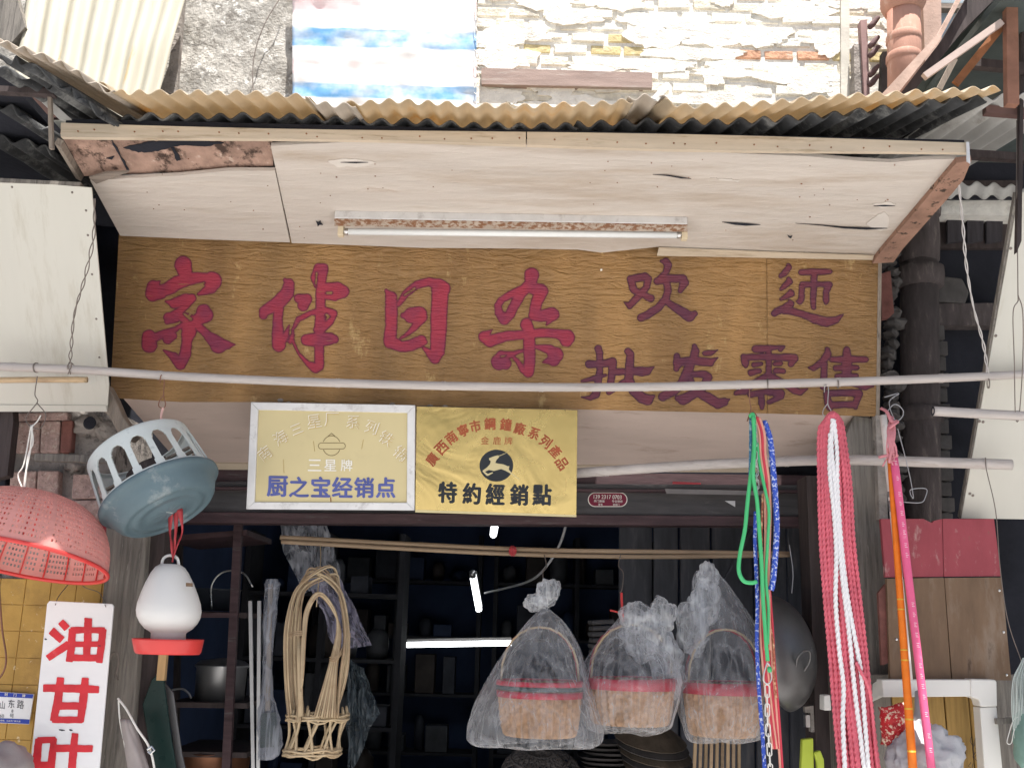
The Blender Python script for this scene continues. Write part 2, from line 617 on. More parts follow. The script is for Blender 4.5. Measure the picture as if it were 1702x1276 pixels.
m_rust = M('rusty_steel', (0.24, 0.1, 0.045), 0.4, 10, rough=0.9, bump=0.7, bscale=60, dirt=(0.12, 0.07, 0.05), dscale=8)
m_rust2 = M('rusty_post', (0.25, 0.125, 0.085), 0.3, 10, rough=0.9, bump=0.6, bscale=60, dirt=(0.2, 0.1, 0.06), dscale=8)
m_pinkwood = M('bleached_pink_rafter', (0.46, 0.33, 0.27), 0.25, 6, rough=0.9, bump=0.5, dirt=(0.25, 0.16, 0.11))
m_sign = M('crackled_ochre_paint', (0.315, 0.172, 0.058), 0.2, 2.2, (1.6, 1, 0.8), 0.42, bump=0, dirt=(0.3, 0.155, 0.05), damt=(0.5, 0.72), dscale=3, dirt2=(0.58, 0.4, 0.17), d2=(0.62, 0.72), d2scale=6, spec=0.5)
def rework_sign():
    g = m_sign.node_tree
    b = g.nodes['Principled BSDF']
    tc = g.nodes['Texture Coordinate']
    def nz(scale, stretch, dist=0.6):
        mp = g.nodes.new('ShaderNodeMapping')
        mp.inputs['Scale'].default_value = stretch
        g.links.new(tc.outputs['Object'], mp.inputs[0])
        n = g.nodes.new('ShaderNodeTexNoise')
        n.inputs['Scale'].default_value = scale
        n.inputs['Detail'].default_value = 7
        n.inputs['Distortion'].default_value = dist
        g.links.new(mp.outputs[0], n.inputs['Vector'])
        return n.outputs['Fac']
    def bp(h, s, d, prev=None):
        x = g.nodes.new('ShaderNodeBump')
        x.inputs['Strength'].default_value = s
        x.inputs['Distance'].default_value = d
        g.links.new(h, x.inputs['Height'])
        if prev:
            g.links.new(prev, x.inputs['Normal'])
        return x.outputs[0]
    n = bp(nz(6, (1.3, 1, 7), 1.2), 0.6, 0.03)
    n = bp(nz(20, (1.2, 1, 6), 1.6), 0.5, 0.012, n)
    # hairline cracks: thin dark lines where the crackle noise crosses its middle
    ck = nz(15, (1.0, 1, 8), 1.5)
    m1 = g.nodes.new('ShaderNodeMath'); m1.operation = 'SUBTRACT'; m1.inputs[1].default_value = 0.5
    m2 = g.nodes.new('ShaderNodeMath'); m2.operation = 'ABSOLUTE'
    mr = g.nodes.new('ShaderNodeMapRange'); mr.inputs['From Min'].default_value = 0.012; mr.inputs['From Max'].default_value = 0.0
    mr.inputs['To Max'].default_value = 0.2
    g.links.new(ck, m1.inputs[0]); g.links.new(m1.outputs[0], m2.inputs[0]); g.links.new(m2.outputs[0], mr.inputs['Value'])
    src = b.inputs['Base Color'].links[0].from_socket
    vb_ = nz(1.6, (2.2, 1, 0.12), 0.2)
    vr = g.nodes.new('ShaderNodeMapRange'); vr.inputs['From Min'].default_value = 0.35; vr.inputs['From Max'].default_value = 0.65
    vr.inputs['To Min'].default_value = 0.72; vr.inputs['To Max'].default_value = 1.14
    g.links.new(vb_, vr.inputs['Value'])
    vm = g.nodes.new('ShaderNodeMix'); vm.data_type = 'RGBA'; vm.blend_type = 'MULTIPLY'; vm.inputs[0].default_value = 1.0
    g.links.new(src, vm.inputs[6]); g.links.new(vr.outputs[0], vm.inputs[7])
    src = vm.outputs[2]
    mx = g.nodes.new('ShaderNodeMix'); mx.data_type = 'RGBA'; mx.inputs[7].default_value = (0.12, 0.06, 0.02, 1)
    g.links.new(mr.outputs[0], mx.inputs[0]); g.links.new(src, mx.inputs[6]); g.links.new(mx.outputs[2], b.inputs['Base Color'])
    g.links.new(n, b.inputs['Normal'])
rework_sign()
m_red = M_paint('crimson_brush_paint', (0.34, 0.034, 0.06), (0.21, 0.03, 0.068), (0.34, 0.19, 0.08))
m_plum = M_paint('plum_brush_paint', (0.165, 0.036, 0.052), (0.11, 0.03, 0.056), (0.24, 0.12, 0.06))
m_valance = M('beige_painted_board', (0.50, 0.40, 0.345), 0.1, 2.5, (0.7, 3, 5), 0.8, bump=0.4, bscale=9, bdist=0.006, dirt=(0.32, 0.24, 0.19), damt=(0.58, 0.74), dscale=4, dirt2=(0.2, 0.15, 0.12), d2=(0.7, 0.74), d2scale=25)
m_board = M('off_white_panel', (0.55, 0.53, 0.465), 0.05, 1.2, (4, 1, 0.5), rough=0.6, dirt2=(0.40, 0.36, 0.28), d2=(0.56, 0.8), d2scale=3, bump=0.06, bscale=6, dirt=(0.56, 0.53, 0.45), damt=(0.6, 0.8), dscale=2)
m_alu = M('silver_frame', (0.68, 0.67, 0.66), 0.1, 10, rough=0.45, metal=0.35, bump=0.2, dirt=(0.45, 0.43, 0.42), dscale=14)
m_brassmat = M('matt_gold_plate', (0.6, 0.51, 0.29), 0.06, 2, rough=0.42, metal=0.55, bump=0.06, bscale=5, dirt=(0.54, 0.45, 0.26), dscale=3)
m_brass = M('polished_brass_plate', (0.64, 0.49, 0.2), 0.08, 2, rough=0.26, metal=1.0, bump=0.0)
def rework_brass():
    g = m_brass.node_tree
    b = g.nodes['Principled BSDF']
    tc = g.nodes['Texture Coordinate']
    n = g.nodes.new('ShaderNodeTexNoise')
    n.inputs['Scale'].default_value = 2.6
    n.inputs['Detail'].default_value = 3
    n.inputs['Distortion'].default_value = 1.6
    g.links.new(tc.outputs['Object'], n.inputs['Vector'])
    x = g.nodes.new('ShaderNodeBump')
    x.inputs['Strength'].default_value = 0.22
    x.inputs['Distance'].default_value = 0.02
    g.links.new(n.outputs['Fac'], x.inputs['Height'])
    g.links.new(x.outputs[0], b.inputs['Normal'])
rework_brass()
m_blueprint = M('faded_blue_lettering', (0.1, 0.12, 0.34), 0.2, 10, rough=0.6, bump=0)
m_whiteprint = M('white_lettering', (0.85, 0.82, 0.74), 0.05, 10, rough=0.6, bump=0)
m_emboss = M('embossed_gold_lettering', (0.55, 0.42, 0.2), 0.1, 10, rough=0.5, metal=0.4, bump=0)
m_redprint = M('rust_red_lettering', (0.33, 0.08, 0.035), 0.2, 10, rough=0.6, bump=0)
m_blackprint = M('black_lettering', (0.022, 0.026, 0.032), 0.2, 10, rough=0.5, bump=0)
m_bamboo_grey = M('greyed_bamboo', (0.46, 0.415, 0.385), 0.16, 4, (1.2, 14, 14), 0.6, bump=0.3, bscale=16, dirt=(0.36, 0.3, 0.26), dscale=5)
m_bamboo_tan = M('tan_bamboo', (0.5, 0.37, 0.23), 0.2, 4, (1.2, 14, 14), 0.55, bump=0.3, bscale=16, dirt=(0.3, 0.2, 0.12), dscale=5)
m_bamboo_in = M('indoor_bamboo', (0.3, 0.215, 0.14), 0.2, 4, (1.2, 14, 14), 0.5, bump=0.3, bscale=16)
m_wire = M('iron_wire', (0.2, 0.17, 0.15), 0.2, 20, rough=0.6, metal=0.4, bump=0)
m_stone = M('pink_washed_stone', (0.46, 0.32, 0.28), 0.3, 50, rough=0.95, bump=1.0, bscale=110, bdist=0.008, dirt=(0.56, 0.44, 0.38), damt=(0.55, 0.6), dscale=55, dirt2=(0.17, 0.11, 0.1), d2=(0.6, 0.66), d2scale=70)
m_stonered = M('dull_red_strip', (0.2, 0.085, 0.07), 0.3, 20, rough=0.9, bump=0.6, dirt=(0.1, 0.06, 0.05))
m_cement = M('rough_cement', (0.34, 0.305, 0.275), 0.35, 12, rough=0.95, bump=1.0, bscale=40, bdist=0.02, dirt=(0.1, 0.09, 0.085), damt=(0.55, 0.63), dscale=10)
m_redpaint = M('worn_red_paint', (0.34, 0.05, 0.06), 0.2, 8, rough=0.75, bump=0.5, dirt=(0.5, 0.3, 0.28), damt=(0.64, 0.72), dscale=12)
m_tile = M('ochre_glazed_tile', (0.45, 0.27, 0.07), 0.2, 6, rough=0.5, bump=0.4, bscale=50, dirt=(0.3, 0.17, 0.05), damt=(0.52, 0.7), dscale=5, dirt2=(0.7, 0.57, 0.36), d2=(0.63, 0.67), d2scale=40)
m_whitepaint = M('white_sign_paint', (0.80, 0.79, 0.78), 0.04, 4, (1, 1, 3), 0.55, bump=0.1, dirt=(0.62, 0.6, 0.58), damt=(0.62, 0.75), dscale=6, dirt2=(0.2, 0.19, 0.19), d2=(0.745, 0.76), d2scale=22)
m_redbrush = M('bright_red_brush', (0.62, 0.035, 0.045), 0.2, 10, rough=0.45, bump=0.3, bscale=20, dirt=(0.7, 0.14, 0.14), damt=(0.6, 0.72), dscale=16)
m_bluesign = M('blue_enamel', (0.03, 0.06, 0.36), 0.1, 8, rough=0.4, bump=0)
m_ink = M('pen_ink', (0.05, 0.05, 0.06), 0.1, 8, rough=0.6, bump=0)
m_colander = M('pink_red_plastic', (0.76, 0.36, 0.32), 0.1, 8, rough=0.4, spec=0.4, bump=0.1, trans=0.25)
m_teal = M('teal_grey_plastic', (0.11, 0.16, 0.182), 0.14, 6, rough=0.5, bump=0.15, dirt=(0.3, 0.33, 0.33), damt=(0.56, 0.7), dscale=7)
m_palegrey = M('pale_grey_plastic', (0.6, 0.64, 0.62), 0.1, 7, rough=0.5, bump=0.15, dirt=(0.4, 0.44, 0.44), damt=(0.58, 0.68), dscale=14)
m_milk = M('milky_white_plastic', (0.84, 0.83, 0.8), 0.02, 4, rough=0.35, bump=0, spec=0.4, trans=0.2)
m_traired = M('red_plastic', (0.62, 0.05, 0.045), 0.08, 6, rough=0.35, bump=0.05, spec=0.45)
m_ribbon = M('red_plastic_ribbon', (0.48, 0.06, 0.07), 0.2, 8, rough=0.4, bump=0.2, trans=0.2)
m_string = M('white_string', (0.78, 0.76, 0.7), 0.1, 30, rough=0.8, bump=0.3)
m_pinkstring = M('pale_pink_string', (0.72, 0.45, 0.4), 0.1, 30, rough=0.8, bump=0.3)
m_rattan = M('split_rattan', (0.33, 0.235, 0.145), 0.3, 7, rough=0.6, bump=0.4, bscale=50, dirt=(0.26, 0.17, 0.09), dscale=9)
m_rattan_lt = M('pale_rattan', (0.47, 0.36, 0.225), 0.25, 7, rough=0.6, bump=0.4, bscale=50, dirt=(0.34, 0.23, 0.13), dscale=9)
m_basket = M('woven_bamboo', (0.40, 0.235, 0.125), 0.35, 12, rough=0.6, bump=0.5, bscale=60, dirt=(0.22, 0.13, 0.07), dscale=12)
m_basketred = M('red_basket_band', (0.4, 0.02, 0.04), 0.2, 12, rough=0.5, bump=0.2, dirt=(0.6, 0.22, 0.22), damt=(0.6, 0.7), dscale=12)
m_basketdk = M('dark_green_basket_band', (0.05, 0.07, 0.07), 0.2, 12, rough=0.5, bump=0.2)
m_film = M_film('clear_bag_film')
m_knot = M_film('gathered_bag_film', (0.78, 0.79, 0.8), 0.1, 0.6, 0.12, 9)
m_film_dull = M_film('dusty_film', (0.5, 0.52, 0.58), 0.16, 0.6, 0.2, 6)
m_ropered = M('red_pink_cord', (0.78, 0.17, 0.22), 0.16, 12, rough=0.6, bump=0.3, bscale=120, trans=0.1)
m_ropewhite = M('white_cord', (0.82, 0.8, 0.8), 0.05, 12, rough=0.65, bump=0.3, bscale=120)
m_green = M('green_plastic_hose', (0.08, 0.5, 0.19), 0.08, 6, rough=0.45, bump=0.05)
m_peach = M('peach_strap', (0.74, 0.36, 0.27), 0.12, 12, rough=0.6, bump=0.2)
m_redstripe = M('red_strap', (0.62, 0.06, 0.09), 0.12, 12, rough=0.6, bump=0.2)
m_goldcord = M('red_gold_cord', (0.48, 0.15, 0.09), 0.5, 60, rough=0.6, bump=0.3, alt=(0.7, 0.5, 0.3))
m_steel = M('bright_steel', (0.66, 0.65, 0.63), 0.1, 10, rough=0.3, metal=0.9, bump=0.05)
m_wok = M('dark_steel_pan', (0.18, 0.176, 0.175), 0.25, 4, rough=0.42, metal=0.75, bump=0.25, bscale=12, dirt=(0.2, 0.19, 0.185), dscale=3)
m_pot = M('dull_aluminium', (0.42, 0.42, 0.42), 0.12, 5, rough=0.35, metal=0.8, bump=0.05)
m_copper = M('copper_pan', (0.3, 0.14, 0.08), 0.2, 5, rough=0.35, metal=0.8, bump=0.05)
m_pipe = M('grimy_drain_pipe', (0.09, 0.074, 0.072), 0.35, 6, (4, 4, 1), 0.85, bump=0.6, bscale=24, bdist=0.008, dirt=(0.2, 0.17, 0.15), damt=(0.56, 0.7), dscale=6)
m_terra = M('terracotta_pipe', (0.5, 0.27, 0.2), 0.15, 5, (3, 3, 1), 0.75, bump=0.3, dirt=(0.62, 0.45, 0.36), dscale=5)
m_quoin = M('grey_brick', (0.1, 0.092, 0.088), 0.3, 10, rough=0.95, bump=0.7, dirt=(0.09, 0.08, 0.075), dscale=8)
m_boxred = M('faded_red_panel', (0.3, 0.062, 0.075), 0.14, 5, (2.2, 1, 1), rough=0.7, bump=0.35, dirt=(0.44, 0.27, 0.25), damt=(0.56, 0.68), dscale=8, dirt2=(0.22, 0.1, 0.08), d2=(0.62, 0.7), d2scale=5)
m_boxbrown = M('brown_panel', (0.17, 0.108, 0.066), 0.25, 3, (4, 1, 1), 0.6, bump=0.3, dirt=(0.27, 0.21, 0.16), damt=(0.52, 0.72), dscale=2.5, dirt2=(0.09, 0.055, 0.035), d2=(0.6, 0.7), d2scale=5)
m_pvc = M('white_pvc', (0.74, 0.72, 0.67), 0.03, 4, rough=0.4, bump=0.03, dirt=(0.58, 0.52, 0.43), damt=(0.6, 0.76), dscale=5)
m_ochrewood = M('ochre_boards', (0.4, 0.25, 0.08), 0.3, 4, (12, 12, 1), 0.6, bump=0.4, bscale=14, dirt=(0.24, 0.15, 0.07), dscale=4)
m_orange = M('orange_pole_sleeve', (0.8, 0.2, 0.02), 0.12, 9, (1, 1, 2), 0.35, bump=0.05, trans=0.1, dirt=(0.85, 0.42, 0.06), damt=(0.6, 0.7), dscale=9)
m_pink = M('pink_pole_sleeve', (0.76, 0.13, 0.27), 0.1, 9, rough=0.35, bump=0.05, trans=0.1, dirt=(0.82, 0.36, 0.45), damt=(0.6, 0.7), dscale=9)
m_whitepole = M('white_pole', (0.66, 0.62, 0.58), 0.1, 9, rough=0.45, bump=0.1, dirt=(0.45, 0.4, 0.36), dscale=12)
m_lime = M('lime_plastic', (0.42, 0.5, 0.06), 0.08, 6, rough=0.4, bump=0.05)
m_tarp = None
m_netgreen = M('pale_net', (0.5, 0.56, 0.52), 0.1, 9, rough=0.7, bump=0.2)
m_cloth = M('grey_cloth', (0.34, 0.3, 0.285), 0.1, 6, rough=0.95, bump=0.4, bscale=200)
m_spade = M('dark_green_enamel', (0.012, 0.03, 0.026), 0.2, 6, rough=0.3, bump=0.1)
m_handle = M('turned_wood_handle', (0.5, 0.32, 0.15), 0.15, 4, (10, 10, 1), 0.55, bump=0.2)
m_tube_on = M_emit('lit_tube', (0.93, 0.97, 1.0), 3.0)
m_tube_off = M('unlit_tube', (0.78, 0.79, 0.77), 0.02, 4, rough=0.2, bump=0)
m_rustflake = M('flaking_fixture_paint', (0.5, 0.42, 0.34), 0.2, 20, rough=0.85, bump=0.8, bscale=120, dirt=(0.24, 0.115, 0.06), damt=(0.45, 0.55), dscale=40)
m_cream_fix = M('cream_fixture', (0.66, 0.55, 0.38), 0.1, 8, rough=0.6, bump=0.1)
m_sticker = M('maroon_sticker', (0.2, 0.02, 0.045), 0.1, 9, rough=0.4, bump=0)
m_cable = M('grey_cable', (0.35, 0.35, 0.36), 0.1, 9, rough=0.6, bump=0)
m_pack = M('red_foil_packet', (0.5, 0.03, 0.035), 0.3, 20, rough=0.35, bump=0.3, dirt=(0.8, 0.66, 0.5), damt=(0.53, 0.56), dscale=60)
m_whitebag = M('white_plastic_bag', (0.5, 0.5, 0.52), 0.05, 6, rough=0.45, bump=0.5, bscale=12, bdist=0.02, trans=0.2)
m_glass = M('pale_window_glass', (0.32, 0.38, 0.42), 0.2, 5, rough=0.15, bump=0, spec=0.6)

# ------------------------------------------------------------------ setting: ground, room, walls
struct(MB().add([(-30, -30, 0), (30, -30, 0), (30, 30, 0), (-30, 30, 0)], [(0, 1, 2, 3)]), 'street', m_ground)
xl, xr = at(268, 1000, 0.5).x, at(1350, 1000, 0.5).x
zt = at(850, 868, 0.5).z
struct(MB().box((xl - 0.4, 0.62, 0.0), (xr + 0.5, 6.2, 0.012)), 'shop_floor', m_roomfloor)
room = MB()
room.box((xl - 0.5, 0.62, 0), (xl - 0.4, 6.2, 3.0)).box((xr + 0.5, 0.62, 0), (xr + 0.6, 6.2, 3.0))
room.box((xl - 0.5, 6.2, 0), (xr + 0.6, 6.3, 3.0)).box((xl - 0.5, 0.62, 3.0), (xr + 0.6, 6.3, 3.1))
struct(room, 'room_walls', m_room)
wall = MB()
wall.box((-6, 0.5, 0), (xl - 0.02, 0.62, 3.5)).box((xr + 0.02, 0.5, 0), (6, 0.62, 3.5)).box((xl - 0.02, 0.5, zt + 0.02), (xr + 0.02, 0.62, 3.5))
solo(wall, 'shop_wall', 'dark masonry wall of the shop front behind the signboards', 'wall', m_dark)  # whole wall in the same near-black as the recesses

# upper storey: plastered left part and old brickwork
UY = 0.36
uw = thing('upper_wall', 'sunlit upper wall of flaking plaster and old brick above the awning', 'wall', (0, UY, 3.5))
part(MB().box((-6, UY + 0.006, 3.5), (6, UY + 0.3, 7.0)), 'wall_core', m_mortar, uw)
zt0 = 3.5
pl = MB()
pg = []
xa, xb = at(262, 80, UY).x - 2.2, at(792, 80, UY).x
for i in range(46):
    row = []
    for j in range(34):
        x, z = xa + (xb - xa) * i / 45, zt0 + 1.8 * j / 33
        row.append((x, UY - 0.012 + 0.022 * mnoise.noise(Vector((x * 5, z * 5, 0))) + 0.012 * mnoise.noise(Vector((x * 17, z * 17, 3))), z))
    pg.append(row)
part(pl.grid(pg), 'plaster_patch', m_plaster, uw, smooth=True)
bx0, bx1 = at(795, 90, UY).x, at(1480, 90, UY).x
bw, bh, gap = 0.152, 0.05, 0.013
bz0 = at(1100, 175, UY).z - 0.06
bmesh_cache = []
for r in range(13):
    z = bz0 + r * (bh + gap)
    x = bx0 - (0.5 * bw if r % 2 else 0) - 0.02
    while x < bx1 + 0.35:
        wv = bw * random.uniform(0.86, 1.08)
        y = UY + random.uniform(-0.008, 0.003)
        jz = random.uniform(-0.003, 0.003)
        q = random.random()
        mi = 0 if q < 0.7 else 1 if q < 0.975 else 2
        if r == 5 and random.random() < 0.7:
            mi = random.choice((2, 2, 3, 1))
        mb = MB()
        c = 0.006
        fr = [(x + random.uniform(0, c), y, z + jz + random.uniform(0, c)), (x + wv - random.uniform(0, c), y, z + jz + random.uniform(0, c)),
              (x + wv - random.uniform(0, c), y, z + bh + jz - random.uniform(0, c)), (x + random.uniform(0, c), y, z + bh + jz - random.uniform(0, c))]
        mb.prism(fr, (0, 0.05, 0))
        part(mb, 'brick', BRICKS[mi], uw, bevel=0.004)
        x += wv + gap
part(slab([(800, 113), (1084, 121), (1084, 146), (800, 140)], UY - 0.03, 0.05), 'timber', M('pale_brown_timber', (0.33, 0.25, 0.22), 0.2, 5, (1, 8, 8), 0.9, bump=0.5, dirt=(0.45, 0.4, 0.36)), uw)
part(slab([(1398, -20), (1412, -20), (1412, 165), (1398, 165)], UY - 0.02, 0.05), 'plaster_pier', M('pier_lime', (0.6, 0.57, 0.5), 0.15, 8, rough=0.95, bump=0.5), uw)

rsm = random.Random(21)
sm = MB()
for k in range(70):
    cx, cz = rsm.uniform(bx0 - 0.05, bx1 + 0.3), rsm.uniform(bz0, bz0 + 0.85)
    rx, rz = rsm.uniform(0.05, 0.2), rsm.uniform(0.02, 0.06)
    pts_ = []
    for a in np.linspace(0, 2 * math.pi, 31)[:-1]:
        f = 1 + 0.5 * mnoise.noise(Vector((math.cos(a) * 1.7, math.sin(a) * 1.7, k * 3.7))) + 0.3 * mnoise.noise(Vector((math.cos(a) * 5, math.sin(a) * 5, k)))
        pts_.append((cx + rx * f * math.cos(a), UY - 0.0068 - 0.00002 * k, cz + rz * f * math.sin(a)))
    sm.prism(pts_, (0, 0.02, 0))
part(sm, 'lime_smears', m_mortar, uw, kind='stuff')
# tarpaulin
def make_tarp():
    g = NT('striped_tarpaulin')
    v = g.map((1, 1, 1))
    sep = g.n('SeparateXYZ')
    nz = g.noise(g.map((1.5, 1, 9)), 3, 6)
    g.l(g.tc.outputs['Object'], sep.inputs[0])
    zz = g.n('Math', operation='MULTIPLY_ADD')
    g.l(nz, zz.inputs[0])
    zz.inputs[1].default_value = 0.035
    g.l(sep.outputs['Z'], zz.inputs[2])
    g.z = zz.outputs[0]
    return g
tp = []
for i in range(60):
    row = []
    for j in range(44):
        px, py = 486 + (792 - 486) * i / 59, -60 + 262 * j / 43
        p = at(px, py, UY - 0.09)
        k = Vector((px * 0.012, py * 0.03, 0))
        p.y += 0.012 * mnoise.noise(k) + 0.005 * mnoise.noise(k * 2.9) + 0.0015 * mnoise.noise(k * 7)
        row.append(p)
    tp.append(row)
tmb = MB().grid(tp)
tz = min(p.z for p in tmb.v)
g = make_tarp()
def zpix(py):
    return at(640, py, UY - 0.09).z - tz + 0.045
col = (0.8, 0.79, 0.78)
for ya, yb, c in ((90, 58, (0.12, 0.33, 0.6)), (174, 150, (0.12, 0.33, 0.6)), (34, 8, (0.82, 0.6, 0.6)), (134, 112, (0.84, 0.64, 0.63))):
    lo_, hi_ = zpix(ya), zpix(yb)
    a = g.mask(g.z, lo_ - 0.006, lo_ + 0.006)
    b = g.mask(g.z, hi_ + 0.006, hi_ - 0.006)
    mu = g.n('Math', operation='MULTIPLY')
    g.l(a, mu.inputs[0])
    g.l(b, mu.inputs[1])
    wn = g.n('Math', operation='MULTIPLY')
    g.l(mu.outputs[0], wn.inputs[0])
    g.l(g.mask(g.noise(g.map((1.6, 1, 2)), 2.6, 4), 0.72, 0.42), wn.inputs[1])
    col = g.mix(wn.outputs[0], col, c)
g.l(col, g.b.inputs['Base Color'])
g.b.inputs['Roughness'].default_value = 0.55
g.l(g.bump(g.noise(g.map((1, 1, 1)), 22, 6), 0.25, 0.004), g.b.inputs['Normal'])
solo(tmb, 'tarpaulin', 'crinkled white tarpaulin with faded blue stripes hanging on the upper wall', 'tarpaulin', g.m, smooth=True, solid=0.003)
fr = MB()
for k in range(9):
    y = 8 + k * 18 + random.uniform(-5, 5)
    ptube([(788, y, UY - 0.1), (791 + random.uniform(0, 5), y + 7, UY - 0.11), (788 + random.uniform(0, 10), y + 16, UY - 0.1)], 0.7, 4, 3, fr)
tp_o = [o for o in COL.objects if o.name == 'tarpaulin'][0]
part(fr, 'frayed_threads', m_string, tp_o, kind='stuff')

# cable loops on the plaster
solo(ptube([(470, -10, 0.31), (440, 40, 0.3), (423, 90, 0.3), (420, 140, 0.3), (426, 175, 0.3)], 0.9, 5),
     'cable', 'thin black cable hanging in a curve on the plaster beside the tarpaulin', 'cable', m_wire)

# upright translucent sheet at the upper left
def corr_sheet(front, back_vec, pitch=0.063, amp=0.011, nu_per=10, nv=6, up=Vector((0, 0, 1)), phase=0.0, jag=0.0):
    """front: dense 3-D polyline, ribs run along back_vec"""
    L = [0.0]
    for a, b in zip(front, front[1:]):
        L.append(L[-1] + (b - a).length)
    m = max(4, int(L[-1] / pitch * nu_per))
    P, j = [], 0
    for i in range(m + 1):
        d = L[-1] * i / m
        while j < len(L) - 2 and L[j + 1] < d:
            j += 1
        p = front[j].lerp(front[j + 1], (d - L[j]) / max(1e-9, L[j + 1] - L[j]))
        wv = amp * math.sin(2 * math.pi * d / pitch + phase)
        bv = back_vec(d / L[-1]) if callable(back_vec) else back_vec
        j0 = jag * mnoise.noise(Vector((d * 9, phase, 0)))
        row = []
        for k in range(nv):
            t = k / (nv - 1)
            row.append(p + up * wv + bv * (t + (j0 * (1 - t))) + up * (0.011 * mnoise.noise(Vector((d * 3, t * 4, phase)))))
        P.append(row)
    return MB().grid(P)
fl = [at(38 - 26 + (245 - 12) * t, 215, 0.0) for t in np.linspace(0, 1, 40)]
tl = at(48, -30, 0.22)
bl = at(12, 215, 0.0)
tr_ = at(312, -30, 0.22)
br_ = at(245, 215, 0.0)
solo(corr_sheet(fl, lambda t: (tl - bl).lerp(tr_ - br_, t), 0.088, 0.017, nv=10, up=Vector((0, -1, 0))), 'corrugated_sheet',
     'sun bleached white corrugated sheet with rust runs leaning above the roof on the left', 'roof sheet', m_whitefrp, smooth=True, solid=0.004)
solo(slab([(-20, -30), (20, -30), (42, 45), (20, 70), (-20, 60)], 0.1, 0.05), 'grey_timber_board', 'weathered grey timber board beside the bleached corrugated sheet', 'board', m_postwood)
solo(slab([(300, -20), (306, -20), (292, 160), (262, 160), (280, 110)], UY - 0.06, 0.04), 'plaster_corner_strip', 'narrow broken cement strip between bleached sheet and plaster wall', 'wall strip', m_cement)

# terracotta pipe, tile stack, posts, window at upper right
t = thing('terracotta_pipe', 'pinkish terracotta drain pipe with a flared collar above the roof', 'pipe', at(1502, 200, 0.12))
p0, p1 = at(1505, 240, 0.12), at(1501, -60, 0.12)
r = 27 * mpp(1500, 80, 0.12)
part(MB().tube([p0, p1], r, 24), 'pipe_body', m_terra, t, smooth=True)
c = at(1501, 8, 0.12)
ax = (p1 - p0).normalized()
part(MB().lathe([(r * 1.02, -0.045), (r * 1.12, -0.04), (r * 1.36, 0.0), (r * 1.36, 0.04), (r * 1.05, 0.06)], c, ax, 28), 'collar', m_terra, t, smooth=True)
for yy in (66, 98):
    part(MB().lathe([(r * 1.0, -0.02), (r * 1.05, -0.012), (r * 1.05, 0.012), (r * 1.0, 0.02)], at(1502, yy, 0.12), ax, 28), 'ring', m_terra, t, smooth=True)
t = thing('tile_stack', 'upright stack of curled dark roof tiles beside the terracotta pipe', 'tiles', at(1445, 165, 0.25))
part(slab([(1430, 34), (1441, 33), (1446, 165), (1437, 165)], 0.25, 0.04), 'backing_strip', M('tile_mauve', (0.3, 0.2, 0.19), 0.2, 9, rough=0.9), t)
for k, yy in enumerate((20, 52, 68, 100, 116, 152)):
    ts = []
    for a in np.linspace(0, 1, 8):
        ts.append(at(1445 + 16 * a ** 0.7, yy + 26 - 27 * a + 10 * a * a, 0.24))
    part(MB().tube(ts, [0.012, 0.014, 0.014, 0.013, 0.012, 0.011, 0.01, 0.008], 8), 'roof_tile', M('tile_dark%d' % k, (0.13, 0.085, 0.085), 0.3, 9, rough=0.9), t, smooth=True)
solo(slab([(1419, 74), (1432, 74), (1433, 165), (1421, 165)], 0.27, 0.05), 'grey_post', 'short grey post standing left of the tile stack', 'post', m_cement)
solo(slab([(1467, 86), (1477, 86), (1474, 165), (1464, 165)], 0.25, 0.04), 'slate_strip', 'narrow green-grey slate strip behind the terracotta pipe', 'strip', m_quoin)
t = thing('upper_window', 'weathered wooden window frame with pale panes at the upper right', 'window', at(1580, 60, 0.3))
part(slab([(1533, -30), (1564, -30), (1566, 170), (1540, 170)], 0.26, 0.06), 'frame_post', m_pinkwood, t)
part(slab([(1564, 6), (1660, 6), (1660, 14), (1564, 14)], 0.27, 0.04), 'frame_rail', m_oldwood_h, t)
part(slab([(1564, -30), (1660, -30), (1660, 5), (1564, 5)], 0.31, 0.01), 'pane', m_glass, t)
part(slab([(1564, 15), (1660, 15), (1660, 90), (1564, 90)], 0.31, 0.01), 'pane', m_glass, t)

# ------------------------------------------------------------------ awning: soffit, fascia, roof sheets
FY = -0.86
aw = thing('awning', 'cream plywood awning with corrugated amber roof above the shop sign', 'awning', at(850, 420, -0.13))
SP = Plane((100, 226, FY + 0.02), (1608, 256, FY + 0.02), (1450, 428, -0.13))
def soff(pts, off=0.0):
    return [SP.on(x, y, off) for x, y in pts]
upv = -SP.n * 0.014
def jagged(pts, seed=1):
    q = random.Random(seed)
    out = []
    for (ax_, ay), (bx_, by) in zip(pts, pts[1:] + pts[:1]):
        m = max(1, int(math.hypot(bx_ - ax_, by - ay) / 5))
        for k in range(m):
            t = k / m
            j = 0 if k == 0 else 1.3
            out.append((ax_ + (bx_ - ax_) * t + q.uniform(-j, j), ay + (by - ay) * t + q.uniform(-j, j) * 0.8))
    return out
def panel(pts, name, mat, off=0.0, thick=0.014, **kw):
    if name in ('torn_hole_shade', 'peeled_patch', 'crack'):
        pts = jagged(pts, len(pts))
    return part(MB().prism(soff(pts, off), -SP.n * thick), name, mat, aw, **kw)
panel([(450, 243), (500, 240), (560, 237), (640, 233), (760, 235), (900, 238), (1000, 243), (1080, 250), (1160, 252), (1250, 256), (1340, 260), (1420, 267), (1480, 270), (1530, 266), (1590, 264), (1530, 342), (1452, 428), (1300, 424), (1150, 420), (1097, 410), (1000, 420), (960, 415), (850, 413), (700, 412), (600, 408), (485, 404)], 'soffit_panel', m_soffit)
